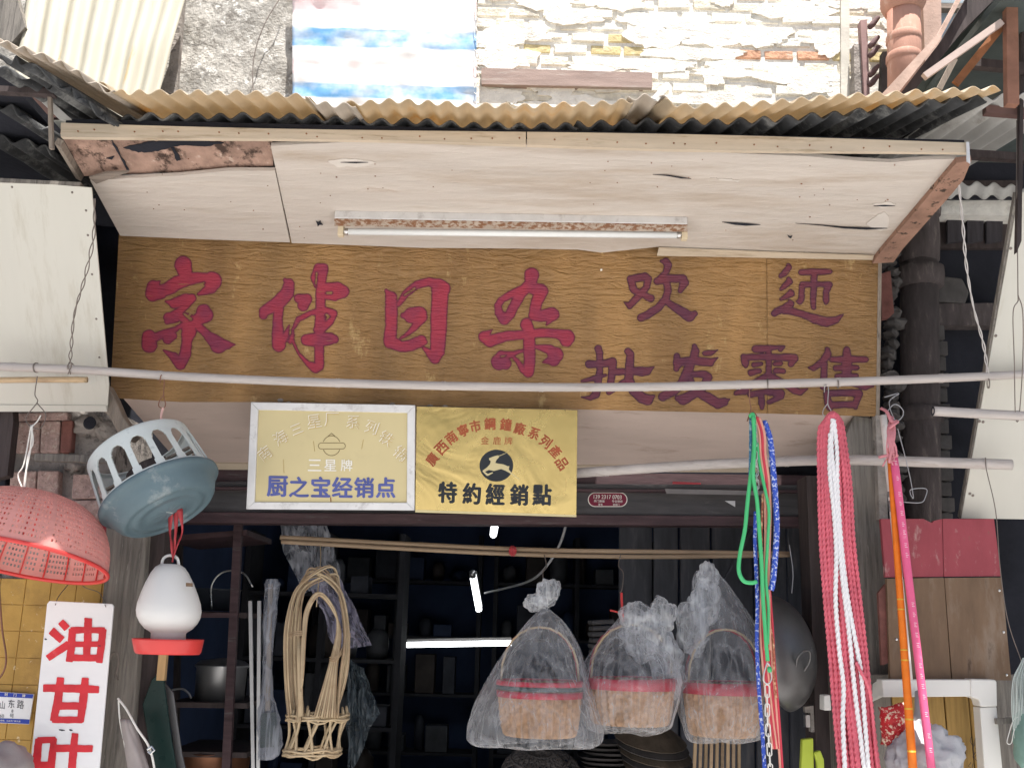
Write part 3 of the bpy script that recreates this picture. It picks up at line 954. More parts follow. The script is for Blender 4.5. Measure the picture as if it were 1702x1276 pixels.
panel([(150, 300), (300, 292), (380, 284), (457, 284), (482, 403), (340, 398), (200, 392)], 'soffit_panel', m_soffit, off=0.004, label='narrow left ply panel with a sagging front edge')
panel([(100, 222), (452, 226), (454, 276), (380, 280), (300, 286), (140, 293)], 'rotten_strip', m_rotply, off=-0.022, label='rotten brown front strip of ply with holes and tears')
for poly in ([(148, 296), (176, 288), (215, 286), (160, 306)], ):
    panel(poly, 'curled_edge', m_oldwood_h, off=0.012, thick=0.008)
# holes, tears and splinters: near-black slivers, the voids' shade put into their colour
for poly in ([(205, 246), (250, 236), (320, 232), (372, 238), (340, 244), (300, 242), (262, 252), (230, 254)],
             [(176, 264), (190, 260), (186, 266)], [(284, 246), (290, 246), (300, 266), (294, 268)]):
    panel(poly, 'torn_hole_shade', m_dark, off=-0.018, thick=0.003)
for poly in ([(183, 232), (187, 234), (215, 284), (211, 284)],):
    panel(poly, 'crack', m_dark, off=-0.017, thick=0.003)
for poly in ([(545, 268), (570, 264), (600, 266), (624, 270), (606, 277), (560, 278)],
             [(1440, 372), (1456, 360), (1470, 352), (1477, 360), (1476, 378), (1464, 384), (1450, 380)], [(1180, 296), (1230, 300), (1226, 303)],
             [(1450, 340), (1480, 336), (1490, 340), (1466, 346)]):
    panel(poly, 'peeled_patch', M('bare_chalky_patch', (0.63, 0.575, 0.515), 0.08, 9, rough=0.9, bump=0.3), off=0.003, thick=0.002)
for poly in ([(1200, 369.5), (1222, 371), (1240, 372), (1264, 374), (1240, 375.5), (1222, 374)], [(1322, 371.5), (1360, 374), (1400, 377.5), (1440, 379), (1475, 380), (1440, 382), (1404, 380), (1366, 375.5)],
             [(1085, 290.5), (1110, 291.5), (1134, 295.5), (1149, 297.5), (1132, 297), (1110, 293)], [(566, 270.5), (590, 270), (612, 270.5), (590, 271.8)], [(1452, 343), (1470, 341.5), (1488, 342.5), (1470, 343.5)],
             [(525, 368), (529, 370), (533, 367), (533, 371), (537, 374), (531, 374), (528, 377), (527, 372)],
             [(1309, 391), (1313, 393.5), (1317, 392), (1315, 396.5), (1311, 395)]):
    panel(poly, 'split', m_dark, off=0.0065, thick=0.002)
rr = random.Random(3)
nl = MB()
for k in range(60):
    x = rr.uniform(230, 1500)
    y = rr.uniform(262, 400)
    if abs(x - 850) < 310 and 340 < y:
        continue
    p = SP.on(x, y, 0.004)
    q = 0.0016 + 0.002 * rr.random() ** 3
    nl.prism([p + Vector((-q, 0, 0)), p + Vector((0, -q, 0)), p + Vector((q, 0, 0)), p + Vector((0, q, 0))], SP.n * 0.002)
part(nl, 'nail_heads', m_rust, aw, kind='stuff')
# seam between the two soffit panels is the real gap between them; fascia in two lengths
def fboard(x0, x1, jl):
    f = lambda x, top: (203 + (x - 100) * 0.0225 + 3 * math.sin(x * 0.004) if top else 225 + (x - 100) * 0.0205 + 2.5 * math.sin(x * 0.006 + 1))
    xs = np.linspace(x0, x1, 24)
    front = [[at(x, f(x, True), FY) for x in xs], [at(x, f(x, False), FY - 0.004) for x in xs]]
    mb = MB()
    n = len(xs)
    d = Vector((0, 0.018, 0))
    for i in range(n - 1):
        a, b, c_, e = front[0][i], front[0][i + 1], front[1][i + 1], front[1][i]
        mb.add([a, b, c_, e, a + d, b + d, c_ + d, e + d], [(0, 1, 2, 3), (7, 6, 5, 4), (0, 4, 5, 1), (3, 2, 6, 7)] + ([(0, 3, 7, 4)] if i == 0 else []) + ([(1, 5, 6, 2)] if i == n - 2 else []))
    return mb
part(fboard(101, 874, 0), 'fascia_board', m_fascia, aw)
part(fboard(876, 1611, 0), 'fascia_board', m_fascia, aw)
nl = MB()
for x in list(range(120, 1600, 47)):
    x += rr.uniform(-16, 16)
    y = 214 + (x - 100) * 0.0215 + rr.uniform(-1, 5)
    p = at(x, y, FY - 0.002)
    q = 0.0032
    nl.prism([p + Vector((-q, -0.003, 0)), p + Vector((0, -0.003, -q)), p + Vector((q, -0.003, 0)), p + Vector((0, -0.003, q))], (0, 0.004, 0))
part(nl, 'fascia_nails', m_rust, aw, kind='stuff')
# pitted end board on the right and backing beam
part(MB().prism(soff([(1588, 262), (1613, 258), (1600, 290), (1582, 312), (1500, 405), (1484, 428), (1449, 430), (1462, 412)], -0.001), SP.n * 0.022), 'end_board', m_endboard, aw)
part(MB().prism(soff([(1095, 411), (1300, 419), (1452, 424), (1450, 430), (1092, 423)], 0.006), SP.n * 0.006), 'back_lath', m_fascia, aw)
part(slab([(1606, 236), (1611, 236), (1613, 272), (1607, 268)], FY - 0.01, 0.004), 'bent_strip', m_alu, aw)

def line(pts, n=160):
    P = [at(*p) for p in pts]
    return smooth_path(P, max(2, n // (len(P) - 1)))
def seg_y(x):
    return -1.0 - 0.3 * max(0, (170 - x) / 170)
YEL = [(-30, 52), (0, 70), (45, 87), (110, 111), (150, 135), (180, 150), (215, 159), (300, 156), (420, 157), (500, 164), (560, 174), (700, 173), (850, 176), (960, 176), (1040, 170), (1085, 166), (1150, 177), (1260, 173), (1380, 163), (1480, 158), (1560, 152), (1665, 150)]
def cut(pts, a, b):
    out = [p for p in pts if a < p[0] < b]
    def interp(x):
        for p, q in zip(pts, pts[1:]):
            if p[0] <= x <= q[0]:
                t = (x - p[0]) / (q[0] - p[0])
                return (x, p[1] + (q[1] - p[1]) * t)
        return (x, pts[-1][1])
    return [interp(a)] + out + [interp(b)]
BACK = Vector((0, 1.33, 0.38))
def yel(a, b, mat, lift, ph, name='corrugated_sheet', back=BACK, lab=None, amp=0.0098):
    pts = [(x, y, seg_y(x)) for x, y in cut(YEL, a, b)]
    f = [p + Vector((0, 0, lift)) for p in line(pts)]
    return part(corr_sheet(f, back, 0.0625, amp, phase=ph, jag=0.014), name, mat, aw, label=lab, smooth=True, solid=0.0035)
yel(-30, 190, m_frp_grey, 0.0, 0.0, back=Vector((0.0, 1.05, 0.3)), lab='pinkish grey roof sheet at the left end')
yel(165, 514, m_frp, 0.008, 0.4)
yel(506, 592, m_frp_grey, 0.0, 1.0, lab='greyed overlap sheet')
yel(575, 1052, m_frp, 0.004, 0.2)
yel(1044, 1118, m_frp_grey, 0.012, 2.4, lab='greyed raised overlap sheet')
yel(1105, 1662, m_frp, 0.004, 0.9, back=Vector((-0.15, 1.05, 0.30)))
DRK = [(170, 186), (200, 196), (260, 193), (330, 192), (440, 192), (560, 199), (700, 205), (850, 208), (960, 208), (1050, 207), (1180, 206), (1280, 200), (1400, 189), (1500, 180), (1600, 170), (1640, 168)]
def dark_y(x):
    return -0.84 - 0.08 * min(1, max(0, (x - 1200) / 250))
pts = [(x, y, dark_y(x)) for x, y in DRK]
part(corr_sheet(line(pts[:9]), Vector((0, 0.9, 0.2)), 0.078, 0.012, phase=0.5, jag=0.02), 'cement_sheet', m_asb, aw, smooth=True, solid=0.006)
part(corr_sheet([p + Vector((0, 0, 0.004)) for p in line(pts[8:])], Vector((-0.12, 0.9, 0.2)), 0.078, 0.013, phase=1.5, jag=0.02), 'cement_sheet', m_asb, aw, smooth=True, solid=0.006)
part(MB().bar(at(112, 208, FY + 0.04), at(1600, 243, FY + 0.04), 0.03, 0.03), 'fascia_batten', m_dark, aw)
ptm = MB()
ptube([(1088, 166, -1.0), (1100, 152, -0.98), (1112, 140, -0.96)], 6, 4, 3, ptm, flat=0.3)
part(ptm, 'roof_strip', m_greytin, aw)

# broken dark sheets of the neighbouring lean-to at the left
lt = thing('broken_lean_to_roof', 'sagging broken dark cement sheets with steel bracket left of the awning', 'roof', at(60, 200, -0.8))
def dsheet(pts, back, ph, amp=0.014, mat=m_asb):
    part(corr_sheet(line([(x, y, Y) for x, y, Y in pts], 120), back, 0.08, amp, phase=ph, jag=0.06), 'cement_sheet', mat, lt, smooth=True, solid=0.006)
dsheet([(-30, 82, -1.22), (40, 108, -1.15), (100, 140, -1.08), (150, 175, -0.98), (185, 200, -0.9)], Vector((0.3, 1.3, 0.16)), 0.3)
dsheet([(-30, 104, -1.1), (30, 125, -1.05), (70, 138, -1.0), (108, 152, -0.98)], Vector((0.25, 1.2, 0.14)), 1.9)
dsheet([(-30, 168, -0.8), (20, 178, -0.78), (55, 205, -0.72), (80, 210, -0.7)], Vector((0.15, 0.6, 0.02)), 0.9)
dsheet([(-30, 228, -0.55), (30, 232, -0.55), (60, 240, -0.5), (88, 255, -0.45)], Vector((0.1, 0.5, 0.02)), 2.2)
part(MB().box((-4.5, -0.95, 3.33), (at(120, 170, -0.5).x - 0.02, 0.36, 3.36)), 'sun_block_deck', m_dark, lt)  # deck added to stop sun leaking in at the left
part(MB().box((-4.5, 0.33, 2.6), (at(170, 250, 0.33).x, 0.36, 3.6)), 'shade_backing', m_dark, lt)  # dark sheet added so the left recess reads as shade
part(pbar(-10, 150, -0.95, 92, 156, -0.95, 10, 0.03), 'bracket_rail', m_darkwood, lt)
part(pbar(83, 152, -0.94, 86, 248, -0.92, 6, 0.015), 'bracket_post', m_oldwood, lt)
part(pbar(98, 236, -0.85, 133, 295, -0.5, 11, 0.02), 'bracket_arm', m_oldwood, lt)
part(slab([(-30, 158), (80, 152), (115, 195), (60, 196), (20, 170)], -0.5, 0.02), 'brown_board', M('umber_board', (0.09, 0.05, 0.04), 0.3, 6, rough=0.9), lt)
part(slab([(55, 156), (72, 156), (118, 198), (98, 198)], -0.85, 0.01), 'pale_strip', m_greytin, lt)
part(slab([(-40, 294), (134, 303), (132, 309), (-40, 301)], -0.62, 0.04), 'lower_rail', m_postwood, lt)

# right hand lean-to: rafters, rusty truss, tin
rt = thing('lean_to_roof', 'rusty steel and timber lean-to roof with corrugated tin at the upper right', 'roof', at(1640, 180, -0.6))
part(slab([(1455, 168), (1484, 166), (1530, 108), (1560, 70), (1592, 10), (1614, -30), (1606, -30), (1560, 55)], -0.8, 0.03), 'edge_rafter', m_pinkwood, rt)
part(slab([(1490, 164), (1520, 150), (1600, 52), (1672, -20), (1622, -30), (1566, 66)], -0.77, 0.04), 'dark_rafter', m_darkwood, rt)
dl = line([(1500, 172, -0.2), (1640, 172, -0.2), (1780, 172, -0.2)], 80)
part(corr_sheet(dl, at(1640, -50, -0.72) - at(1500, 172, -0.2), 0.09, 0.022, up=Vector((0, -1, 0.4)), nv=8), 'tin_sheet', m_greentin, rt, smooth=True, solid=0.004)
part(MB().box((1.64, -1.2, 3.74), (5, 0.34, 3.77)), 'sun_block_deck', m_greentin, rt)  # deck added above the view to keep sun off the goods
part(pbar(1536, 128, -0.86, 1664, 38, -0.86, 11, 0.02), 'batten', M('pale_batten', (0.45, 0.36, 0.32), 0.15, 5, rough=0.9), rt)
part(pbar(1560, 150, -0.6, 1586, 100, -0.6, 9, 0.02), 'brace', m_oldwood, rt)
part(pbar(1588, 140, -0.83, 1694, 8, -0.83, 13, 0.012), 'rusty_brace', m_rust, rt)
part(pbar(1679, 12, -0.85, 1681, 176, -0.85, 19, 0.03), 'rusty_post', m_rust2, rt)
part(pbar(1612, 106, -0.75, 1740, 118, -0.75, 15, 0.03), 'cross_beam', m_darkwood, rt)
part(pbar(1636, 184, -0.68, 1740, 192, -0.68, 14, 0.03), 'purlin', M('umber_purlin', (0.13, 0.075, 0.065), 0.3, 5, rough=0.8), rt)
part(pbar(1610, 257, -0.55, 1740, 266, -0.55, 13, 0.03), 'purlin', m_darkwood, rt)
part(slab([(1560, 230), (1760, 230), (1760, 330), (1560, 330)], 0.32, 0.02), 'shade_backing', m_dark, rt)  # dark sheet standing for the shade behind the tin
part(corr_sheet(line([(1590, 168, -0.75), (1640, 165, -0.75), (1720, 160, -0.75), (1800, 156, -0.75)], 80), Vector((-0.3, 1.08, -0.02)), 0.075, 0.012), 'tin_sheet', m_greytin, rt, smooth=True, solid=0.003)
part(corr_sheet(line([(1560, 306, 0.12), (1640, 308, 0.12), (1720, 312, 0.12)], 80), Vector((0, 0.03, -0.045)), 0.075, 0.012), 'tin_lip', m_greytin, rt, smooth=True, solid=0.003)
part(slab([(1700, -20), (1704, -20), (1698, 400), (1690, 420)], -0.72, 0.02), 'dark_stay', m_darkwood, rt)

# ------------------------------------------------------------------ main signboard
sg = thing('shop_signboard', 'long crackled ochre plywood signboard with crimson brush characters under the awning', 'sign', at(830, 690, 0.0))
GP = Plane((200, 393, -0.12), (1463, 428, -0.12), (183, 662, 0.0))
def spanel(pts, name, mat, off=0.0, th=0.012, root=sg, pl=GP, **kw):
    return part(MB().prism([pl.on(x, y, off) for x, y in pts], -pl.n * th), name, mat, root, **kw)
spanel([(198, 385), (1274, 408), (1275.2, 687), (900, 679), (480, 668), (300, 668), (183, 661)], 'sign_panel', m_sign)
spanel([(1275, 408), (1464, 416), (1464, 560), (1458, 692), (1276, 687)], 'sign_panel', m_sign, off=0.0015)
spanel([(1460, 418), (1466, 418), (1462, 694), (1456, 694)], 'edge_strip', m_oldwood, off=0.004)
# hammered-in lumps along the lower edge, screws
lum = MB()
for x, y in ((466, 663), (480, 668), (652, 670), (715, 673), (740, 674), (935, 682)):
    lum.blob(GP.on(x, y + 2, 0.005), (0.012, 0.008, 0.007), seed=x)
part(lum, 'glue_lumps', m_cement, sg, kind='stuff')
spanel([(998, 447), (1001, 447), (1001, 450), (998, 450)], 'screw', m_whiteprint, off=0.004)

CH = 5.8
glyph([[(490, 115, 85), (515, 215, 70)],
       [(262, 275, 14), (205, 330, 68), (195, 400, 72), (330, 360, 70), (430, 290, 68), (560, 250, 65), (700, 245, 55), (770, 275, 95), (760, 340, 60), (640, 400, 18)],
       [(320, 470, 12), (400, 490, 52), (520, 450, 62), (570, 440, 48), (500, 530, 35), (400, 600, 45)],
       [(340, 620, 45), (450, 600, 45), (530, 640, 60)], [(685, 565, 72), (700, 600, 80), (620, 650, 60), (540, 700, 70)], [(340, 660, 35), (430, 650, 25)],
       [(540, 640, 60), (540, 760, 80), (525, 850, 52), (510, 980, 58), (460, 1070, 60), (400, 1000, 45), (300, 940, 10)],
       [(160, 810, 72), (165, 890, 78)], [(205, 820, 45), (280, 790, 42), (420, 740, 30), (480, 700, 30)], [(340, 830, 52), (390, 800, 45)],
       [(620, 690, 40), (720, 790, 45), (830, 890, 82), (920, 890, 42), (995, 885, 6)]],
      (220, 420), CH, GP, 0.003, 'painted_character', m_red, sg, seed=1,
      neg=[[(330, 430, 9), (470, 380, 14), (560, 340, 24), (690, 292, 9)], [(460, 750, 10), (445, 880, 18), (440, 930, 8)], [(435, 900, 16), (340, 890, 7)], [(640, 490, 6), (545, 610, 12)], [(500, 590, 8), (560, 640, 16)]])
glyph([[(370, 265, 22), (410, 300, 52), (390, 390, 68), (310, 480, 72), (230, 530, 60), (170, 560, 52), (160, 605, 42)],
       [(310, 520, 52), (300, 640, 48), (300, 780, 60), (310, 890, 68)], [(310, 880, 60), (375, 800, 36), (412, 695, 6)],
       [(660, 330, 12), (645, 240, 30), (690, 145, 42), (740, 150, 52), (725, 260, 46), (712, 400, 50), (708, 560, 48), (700, 750, 52), (700, 950, 48), (700, 1090, 48), (660, 1110, 52), (590, 1070, 28), (500, 970, 16), (445, 850, 18), (445, 740, 18), (500, 640, 28), (620, 580, 30), (740, 555, 40), (830, 590, 48), (795, 660, 48), (700, 740, 58)],
       [(740, 340, 52), (870, 345, 66), (925, 375, 66), (850, 420, 48), (760, 420, 34)],
       [(500, 440, 46), (575, 450, 58), (545, 510, 56)], [(440, 800, 25), (420, 860, 22), (385, 845, 8)],
       [(575, 840, 56), (690, 840, 76), (800, 830, 62), (845, 832, 44)]],
      (410, 420), CH, GP, 0.003, 'painted_character', m_red, sg, seed=2, neg=[[(674, 195, 7), (668, 300, 9)], [(770, 600, 12), (790, 615, 14), (765, 650, 6)], [(775, 388, 8), (815, 388, 10)]])
glyph([[(185, 365, 20), (232, 430, 60), (235, 560, 62), (235, 700, 60), (222, 830, 66), (225, 860, 66)], [(225, 860, 62), (330, 905, 56), (420, 895, 58), (520, 850, 58), (555, 860, 32)],
       [(300, 500, 25), (380, 390, 38), (480, 310, 42), (600, 280, 44), (700, 310, 62), (730, 345, 78)], [(706, 340, 84), (700, 500, 82), (693, 650, 82), (686, 800, 78), (680, 950, 72), (655, 1020, 54)],
       [(550, 920, 20), (630, 990, 50)], [(350, 605, 30), (430, 605, 78), (505, 590, 76), (520, 620, 66), (460, 715, 36), (380, 790, 22), (325, 825, 14)]],
      (610, 420), CH, GP, 0.003, 'painted_character', m_red, sg, seed=3, neg=[[(360, 410, 5), (460, 345, 7)]])
glyph([[(602, 215, 74), (590, 300, 58), (500, 385, 56), (440, 500, 50), (390, 600, 50), (340, 640, 58), (285, 580, 42), (275, 510, 36), (310, 455, 36), (400, 400, 40), (560, 340, 50)],
       [(600, 340, 58), (690, 370, 72), (650, 480, 58), (625, 600, 56), (700, 610, 60), (790, 595, 72), (810, 595, 60), (745, 695, 12)],
       [(550, 690, 62), (575, 760, 60), (578, 900, 60), (582, 1050, 58), (572, 1150, 56), (520, 1130, 35), (460, 1040, 22), (420, 1000, 18)],
       [(225, 740, 6), (140, 810, 55), (200, 850, 62), (350, 805, 50), (520, 790, 45), (700, 772, 46), (850, 780, 48), (945, 815, 76), (935, 850, 62)],
       [(510, 945, 18), (420, 975, 26), (310, 1000, 60), (290, 1050, 82), (350, 1070, 58)], [(640, 905, 20), (780, 935, 52), (830, 985, 80), (815, 1030, 66), (710, 1055, 8)]],
      (780, 420), CH, GP, 0.003, 'painted_character', m_red, sg, seed=4, neg=[[(310, 1000, 6), (350, 990, 5)]])
C2 = 9.1125
glyph([[(260, 400, 62), (470, 365, 65), (520, 400, 62), (500, 520, 55), (400, 640, 60), (290, 750, 55), (245, 800, 55), (150, 745, 6)], [(265, 420, 60), (300, 560, 58), (420, 625, 46), (560, 690, 64)],
       [(720, 130, 28), (790, 135, 60), (825, 185, 62), (790, 300, 48), (700, 390, 50)], [(660, 430, 60), (800, 392, 62), (1050, 395, 66), (1065, 450, 76), (1010, 575, 42)],
       [(800, 430, 56), (825, 560, 58), (790, 700, 60), (680, 830, 60), (520, 935, 64), (415, 985, 62)], [(800, 740, 50), (900, 810, 62), (1050, 905, 75), (1150, 970, 82), (1230, 920, 46)]],
      (1020, 420), C2, GP, 0.003, 'painted_character', m_plum, sg, seed=5, neg=[[(350, 462, 14), (420, 448, 14), (405, 500, 8)]], res=1.2)
glyph([[(460, 190, 35), (470, 220, 46), (400, 310, 50), (345, 350, 38)], [(460, 395, 35), (475, 440, 55), (400, 510, 45), (345, 555, 26)], [(490, 580, 35), (500, 620, 60), (420, 670, 40), (350, 705, 28)],
       [(480, 730, 30), (495, 775, 58), (400, 840, 60), (290, 885, 60), (250, 920, 52)], [(400, 875, 60), (520, 890, 58), (680, 935, 55), (850, 1000, 75), (1040, 1050, 78), (1180, 1020, 58), (1295, 930, 12)],
       [(655, 297, 50), (850, 292, 52), (1085, 285, 46)], [(850, 300, 54), (845, 500, 52), (838, 700, 50), (838, 830, 42)], [(665, 480, 45), (760, 485, 46), (950, 478, 46), (1080, 485, 52)],
       [(665, 490, 46), (660, 600, 48), (658, 700, 48), (635, 740, 48), (582, 735, 16)], [(1060, 500, 62), (1030, 600, 50), (1030, 720, 52), (1030, 755, 38)]],
      (1260, 420), C2, GP, 0.0045, 'painted_character', m_plum, sg, seed=6, res=1.2)
C3 = 6.3037
glyph([[(280, 120, 40), (295, 170, 38), (295, 350, 36), (280, 480, 40), (255, 600, 46), (200, 640, 28), (105, 630, 8)], [(180, 285, 42), (300, 285, 38), (420, 265, 50)], [(105, 462, 16), (230, 435, 30), (355, 400, 16)],
       [(428, 262, 50), (425, 360, 42), (412, 470, 40), (400, 560, 36)], [(440, 368, 40), (540, 362, 36)], [(390, 580, 30), (550, 470, 30)],
       [(590, 150, 38), (615, 180, 42), (610, 320, 48), (600, 450, 50), (650, 560, 56), (740, 640, 56), (800, 660, 58), (860, 620, 20)], [(620, 355, 42), (740, 362, 54), (790, 360, 46), (866, 312, 6)]],
      (950, 560), C3, GP, 0.003, 'painted_character', m_plum, sg, seed=7, res=1.2)
glyph([[(1105, 200, 36), (1110, 280, 50), (1095, 335, 30)], [(1130, 260, 46), (1300, 250, 48), (1450, 265, 46), (1532, 218, 8)], [(1290, 100, 28), (1295, 150, 46), (1280, 220, 46)], [(1395, 172, 30), (1460, 167, 32), (1532, 136, 6)],
       [(1250, 260, 52), (1220, 360, 56), (1160, 480, 50), (1080, 560, 48), (955, 625, 50)], [(1280, 388, 36), (1400, 392, 40), (1432, 420, 46), (1385, 520, 46), (1280, 600, 50), (1170, 655, 60), (1110, 640, 30)],
       [(1245, 430, 30), (1270, 520, 42), (1340, 590, 46), (1430, 635, 56), (1530, 695, 58), (1600, 680, 46), (1655, 650, 10)]],
      (950, 560), C3, GP, 0.003, 'painted_character', m_plum, sg, seed=8, res=1.2)
glyph([[(290, 125, 42), (400, 122, 38), (592, 98, 12), (550, 130, 28)], [(165, 205, 32), (180, 270, 44), (185, 300, 28)], [(170, 212, 38), (400, 210, 35), (660, 215, 42), (692, 225, 48), (660, 285, 34)],
       [(425, 140, 34), (428, 300, 34), (425, 420, 34)], [(270, 290, 28), (350, 280, 22)], [(240, 375, 36), (330, 355, 28)], [(490, 282, 27), (550, 275, 27)], [(500, 352, 32), (580, 358, 30)],
       [(410, 410, 38), (300, 470, 36), (170, 560, 46), (80, 590, 24)], [(430, 400, 38), (520, 445, 34), (700, 560, 42), (750, 580, 36), (835, 543, 10)],
       [(240, 600, 36), (400, 575, 32), (555, 592, 46), (555, 622, 36), (430, 682, 26)], [(350, 600, 36), (352, 700, 36), (355, 740, 24)]],
      (1210, 560), C3, GP, 0.0045, 'painted_character', m_plum, sg, seed=9, res=1.2, neg=[[(395, 645, 10), (460, 625, 10)]])
glyph([[(1040, 130, 28), (1045, 180, 42), (990, 260, 40), (900, 325, 32), (838, 320, 8)], [(1010, 290, 38), (1005, 400, 38), (1000, 520, 38)], [(1245, 135, 38), (1245, 260, 58), (1245, 450, 52)],
       [(1095, 235, 34), (1250, 235, 40), (1445, 235, 34)], [(1125, 325, 30), (1250, 320, 38), (1350, 322, 30)], [(1140, 412, 26), (1250, 405, 36), (1345, 406, 26)], [(1060, 490, 26), (1300, 485, 32), (1440, 520, 40), (1525, 515, 8)],
       [(1025, 590, 30), (1055, 690, 46), (1070, 740, 36)], [(1035, 590, 36), (1200, 585, 36), (1370, 590, 44), (1365, 620, 42), (1335, 700, 36), (1335, 735, 26)], [(1090, 712, 38), (1330, 706, 38)]],
      (1210, 560), C3, GP, 0.0045, 'painted_character', m_plum, sg, seed=10, res=1.2, neg=[[(1100, 651, 16), (1285, 650, 16)]])

# fluorescent batten on the soffit
fl_ = thing('batten_light', 'unlit rusty fluorescent batten light fixed under the cream awning', 'light', SP.on(850, 378, 0.0))
ha, hb, hc, hd = SP.on(557, 350, 0.0), SP.on(1142, 360, 0.0), SP.on(557, 362, 0.0), SP.on(1142, 372, 0.0)
dn = SP.n * 0.032
part(MB().prism([ha, hb, hd, hc], dn), 'housing', m_alu, fl_, bevel=0.002)
part(MB().prism([ha.lerp(hc, 0.06) + dn * 1.02, hb.lerp(hd, 0.06) + dn * 1.02, hd.lerp(hb, 0.04) + dn * 1.02, hc.lerp(ha, 0.04) + dn * 1.02], SP.n * 0.004), 'cover_strip', m_rustflake, fl_)
ta, tb = at(572, 385, hc.y + 0.012), at(1132, 391, hd.y + 0.012)
tbo = part(MB().tube([ta, tb], 0.0125, 14), 'tube', m_tube_off, fl_, smooth=True)
for p, q, nm in ((ta, tb, 0), (tb, ta, 1)):
    d = (q - p).normalized()
    part(MB().tube([p - d * 0.001, p + d * 0.016], 0.0132, 14), 'tube_cap', m_steel, tbo, smooth=True)
    c = p - d * 0.012
    part(MB().box(tuple(c - Vector((0.011, 0.014, 0.02))), tuple(c + Vector((0.011, 0.014, 0.05)))), 'lamp_holder', m_cream_fix, fl_, bevel=0.003)

# ------------------------------------------------------------------ boards and lintel under the sign
vb = thing('valance', 'beige painted board sloping back beneath the ochre signboard', 'board', at(850, 790, 0.42))
VP = Plane((205, 668, 0.05), (1445, 692, 0.05), (850, 783, 0.42))
spanel([(205, 662), (1240, 684), (1275, 704), (1252, 770), (960, 774), (640, 777), (300, 772)], 'valance_board', m_valance, root=vb, pl=VP)
spanel([(1242, 685), (1446, 692), (1405, 762), (1254, 770), (1278, 704)], 'valance_board', m_valance, off=0.006, root=vb, pl=VP)
spanel([(290, 770), (1262, 776), (1262, 785), (290, 780)], 'edge_lath', m_fascia, off=0.008, th=0.015, root=vb, pl=VP)
lb = thing('door_lintel', 'dark maroon grimy door head with stepped ledges above the shop entrance', 'lintel', at(820, 870, 0.45))
part(slab([(275, 776), (1350, 790), (1350, 806), (275, 800)], 0.44, 0.08), 'top_rail', m_maroon, lb)
part(slab([(275, 800), (1350, 806), (1350, 814), (275, 808)], 0.42, 0.1), 'ledge_board', m_lintelgrey, lb)
part(slab([(275, 808), (1350, 814), (1350, 818), (275, 812)], 0.40, 0.12), 'ledge_lip', m_maroon, lb, bevel=0.003)
part(slab([(275, 812), (1350, 818), (1350, 858), (275, 850)], 0.45, 0.08), 'shutter_box', m_lintelgrey, lb)
part(slab([(275, 850), (1345, 858), (1345, 874), (275, 868)], 0.43, 0.1), 'bottom_rail', m_maroon, lb, bevel=0.003)
part(slab([(1105, 812), (1290, 816), (1286, 823), (1108, 820)], 0.395, 0.004), 'paper_strip', M('grey_paper', (0.2, 0.185, 0.18), 0.15, 9, rough=0.8), lb)
part(slab([(1205, 832), (1222, 832), (1222, 842)], 0.446, 0.003), 'paper_scrap', m_alu, lb)
part(slab([(1118, 800), (1165, 802), (1165, 805), (1118, 804)], 0.415, 0.003), 'label_strip', m_redpaint, lb)
# phone number sticker
st = thing('phone_sticker', 'small maroon oval phone number sticker on the door lintel', 'sticker', at(1010, 842, 0.446))
KP = Plane((977, 830, 0.447), (1042, 831, 0.447), (1010, 842, 0.447))
def stadium(x0, y0, x1, y1, n=12):
    r_ = (y1 - y0) / 2
    pts = [(x1 - r_ + r_ * math.cos(a), (y0 + y1) / 2 + r_ * math.sin(a)) for a in np.linspace(-math.pi / 2, math.pi / 2, n)]
    return pts + [(x0 + r_ - r_ * math.cos(a), (y0 + y1) / 2 - r_ * math.sin(a)) for a in np.linspace(-math.pi / 2, math.pi / 2, n)]
spanel(stadium(977, 818, 1043, 842), 'border', m_whiteprint, off=0.001, th=0.001, root=st, pl=KP)
spanel(stadium(978.5, 819.3, 1041.5, 840.7), 'face', m_sticker, off=0.002, th=0.001, root=st, pl=KP)
tx = ptext([('139 2317 0703', 1010, 825.5, 6.6, 1.0, 0.85), ('开门换锁', 996, 832.5, 4.2, 1.0, 1.0), ('专业维修', 1026, 832.8, 4.2, 1.0, 1.0), ('家电', 998, 838, 3.4, 1.0), ('卷闸门', 1024, 838.3, 3.4, 1.0)], KP, 0.003, 0.01)
part(tx, 'lettering', m_whiteprint, st)

# ------------------------------------------------------------------ the two hung plaques
s1 = thing('silver_framed_sign', 'matt gold plaque in a silver frame with faded blue lettering', 'sign', at(550, 848, -0.06))
Q = [(417, 668), (690, 673), (689, 848), (409, 846)]
PY = [-0.10, -0.10, -0.04, -0.04]
P1 = Plane((417, 668, -0.10), (690, 673, -0.10), (409, 846, -0.04))
Qi = [(429, 681), (677, 686), (676, 835), (423, 834)]
spanel(Qi, 'face_plate', m_brassmat, off=-0.006, th=0.004, root=s1, pl=P1)
for k in range(4):
    a, b, c, d = Q[k], Q[(k + 1) % 4], Qi[(k + 1) % 4], Qi[k]
    spanel([a, b, c, d], 'frame_rail', m_alu, off=0.004 + 0.0004 * k, th=0.016, root=s1, pl=P1, bevel=0.002)
spanel([Q[0], Q[1], Q[2], Q[3]], 'back_board', m_darkwood, off=-0.014, th=0.01, root=s1, pl=P1)
part(ptext([(c_, x, y, 33, 0.8, 0.95) for c_, x, y in zip('厨之宝经销点', (461, 497, 533, 569, 605, 641), (808, 809, 809, 809.5, 810, 810))], P1, -0.004, 0.03), 'lettering', m_blueprint, s1)
part(ptext([(c_, x, y, 19, 0.8, 1.0) for c_, x, y in zip('三星牌', (523, 549, 576), (773, 773, 773))], P1, -0.004, 0.012), 'lettering', m_whiteprint, s1)
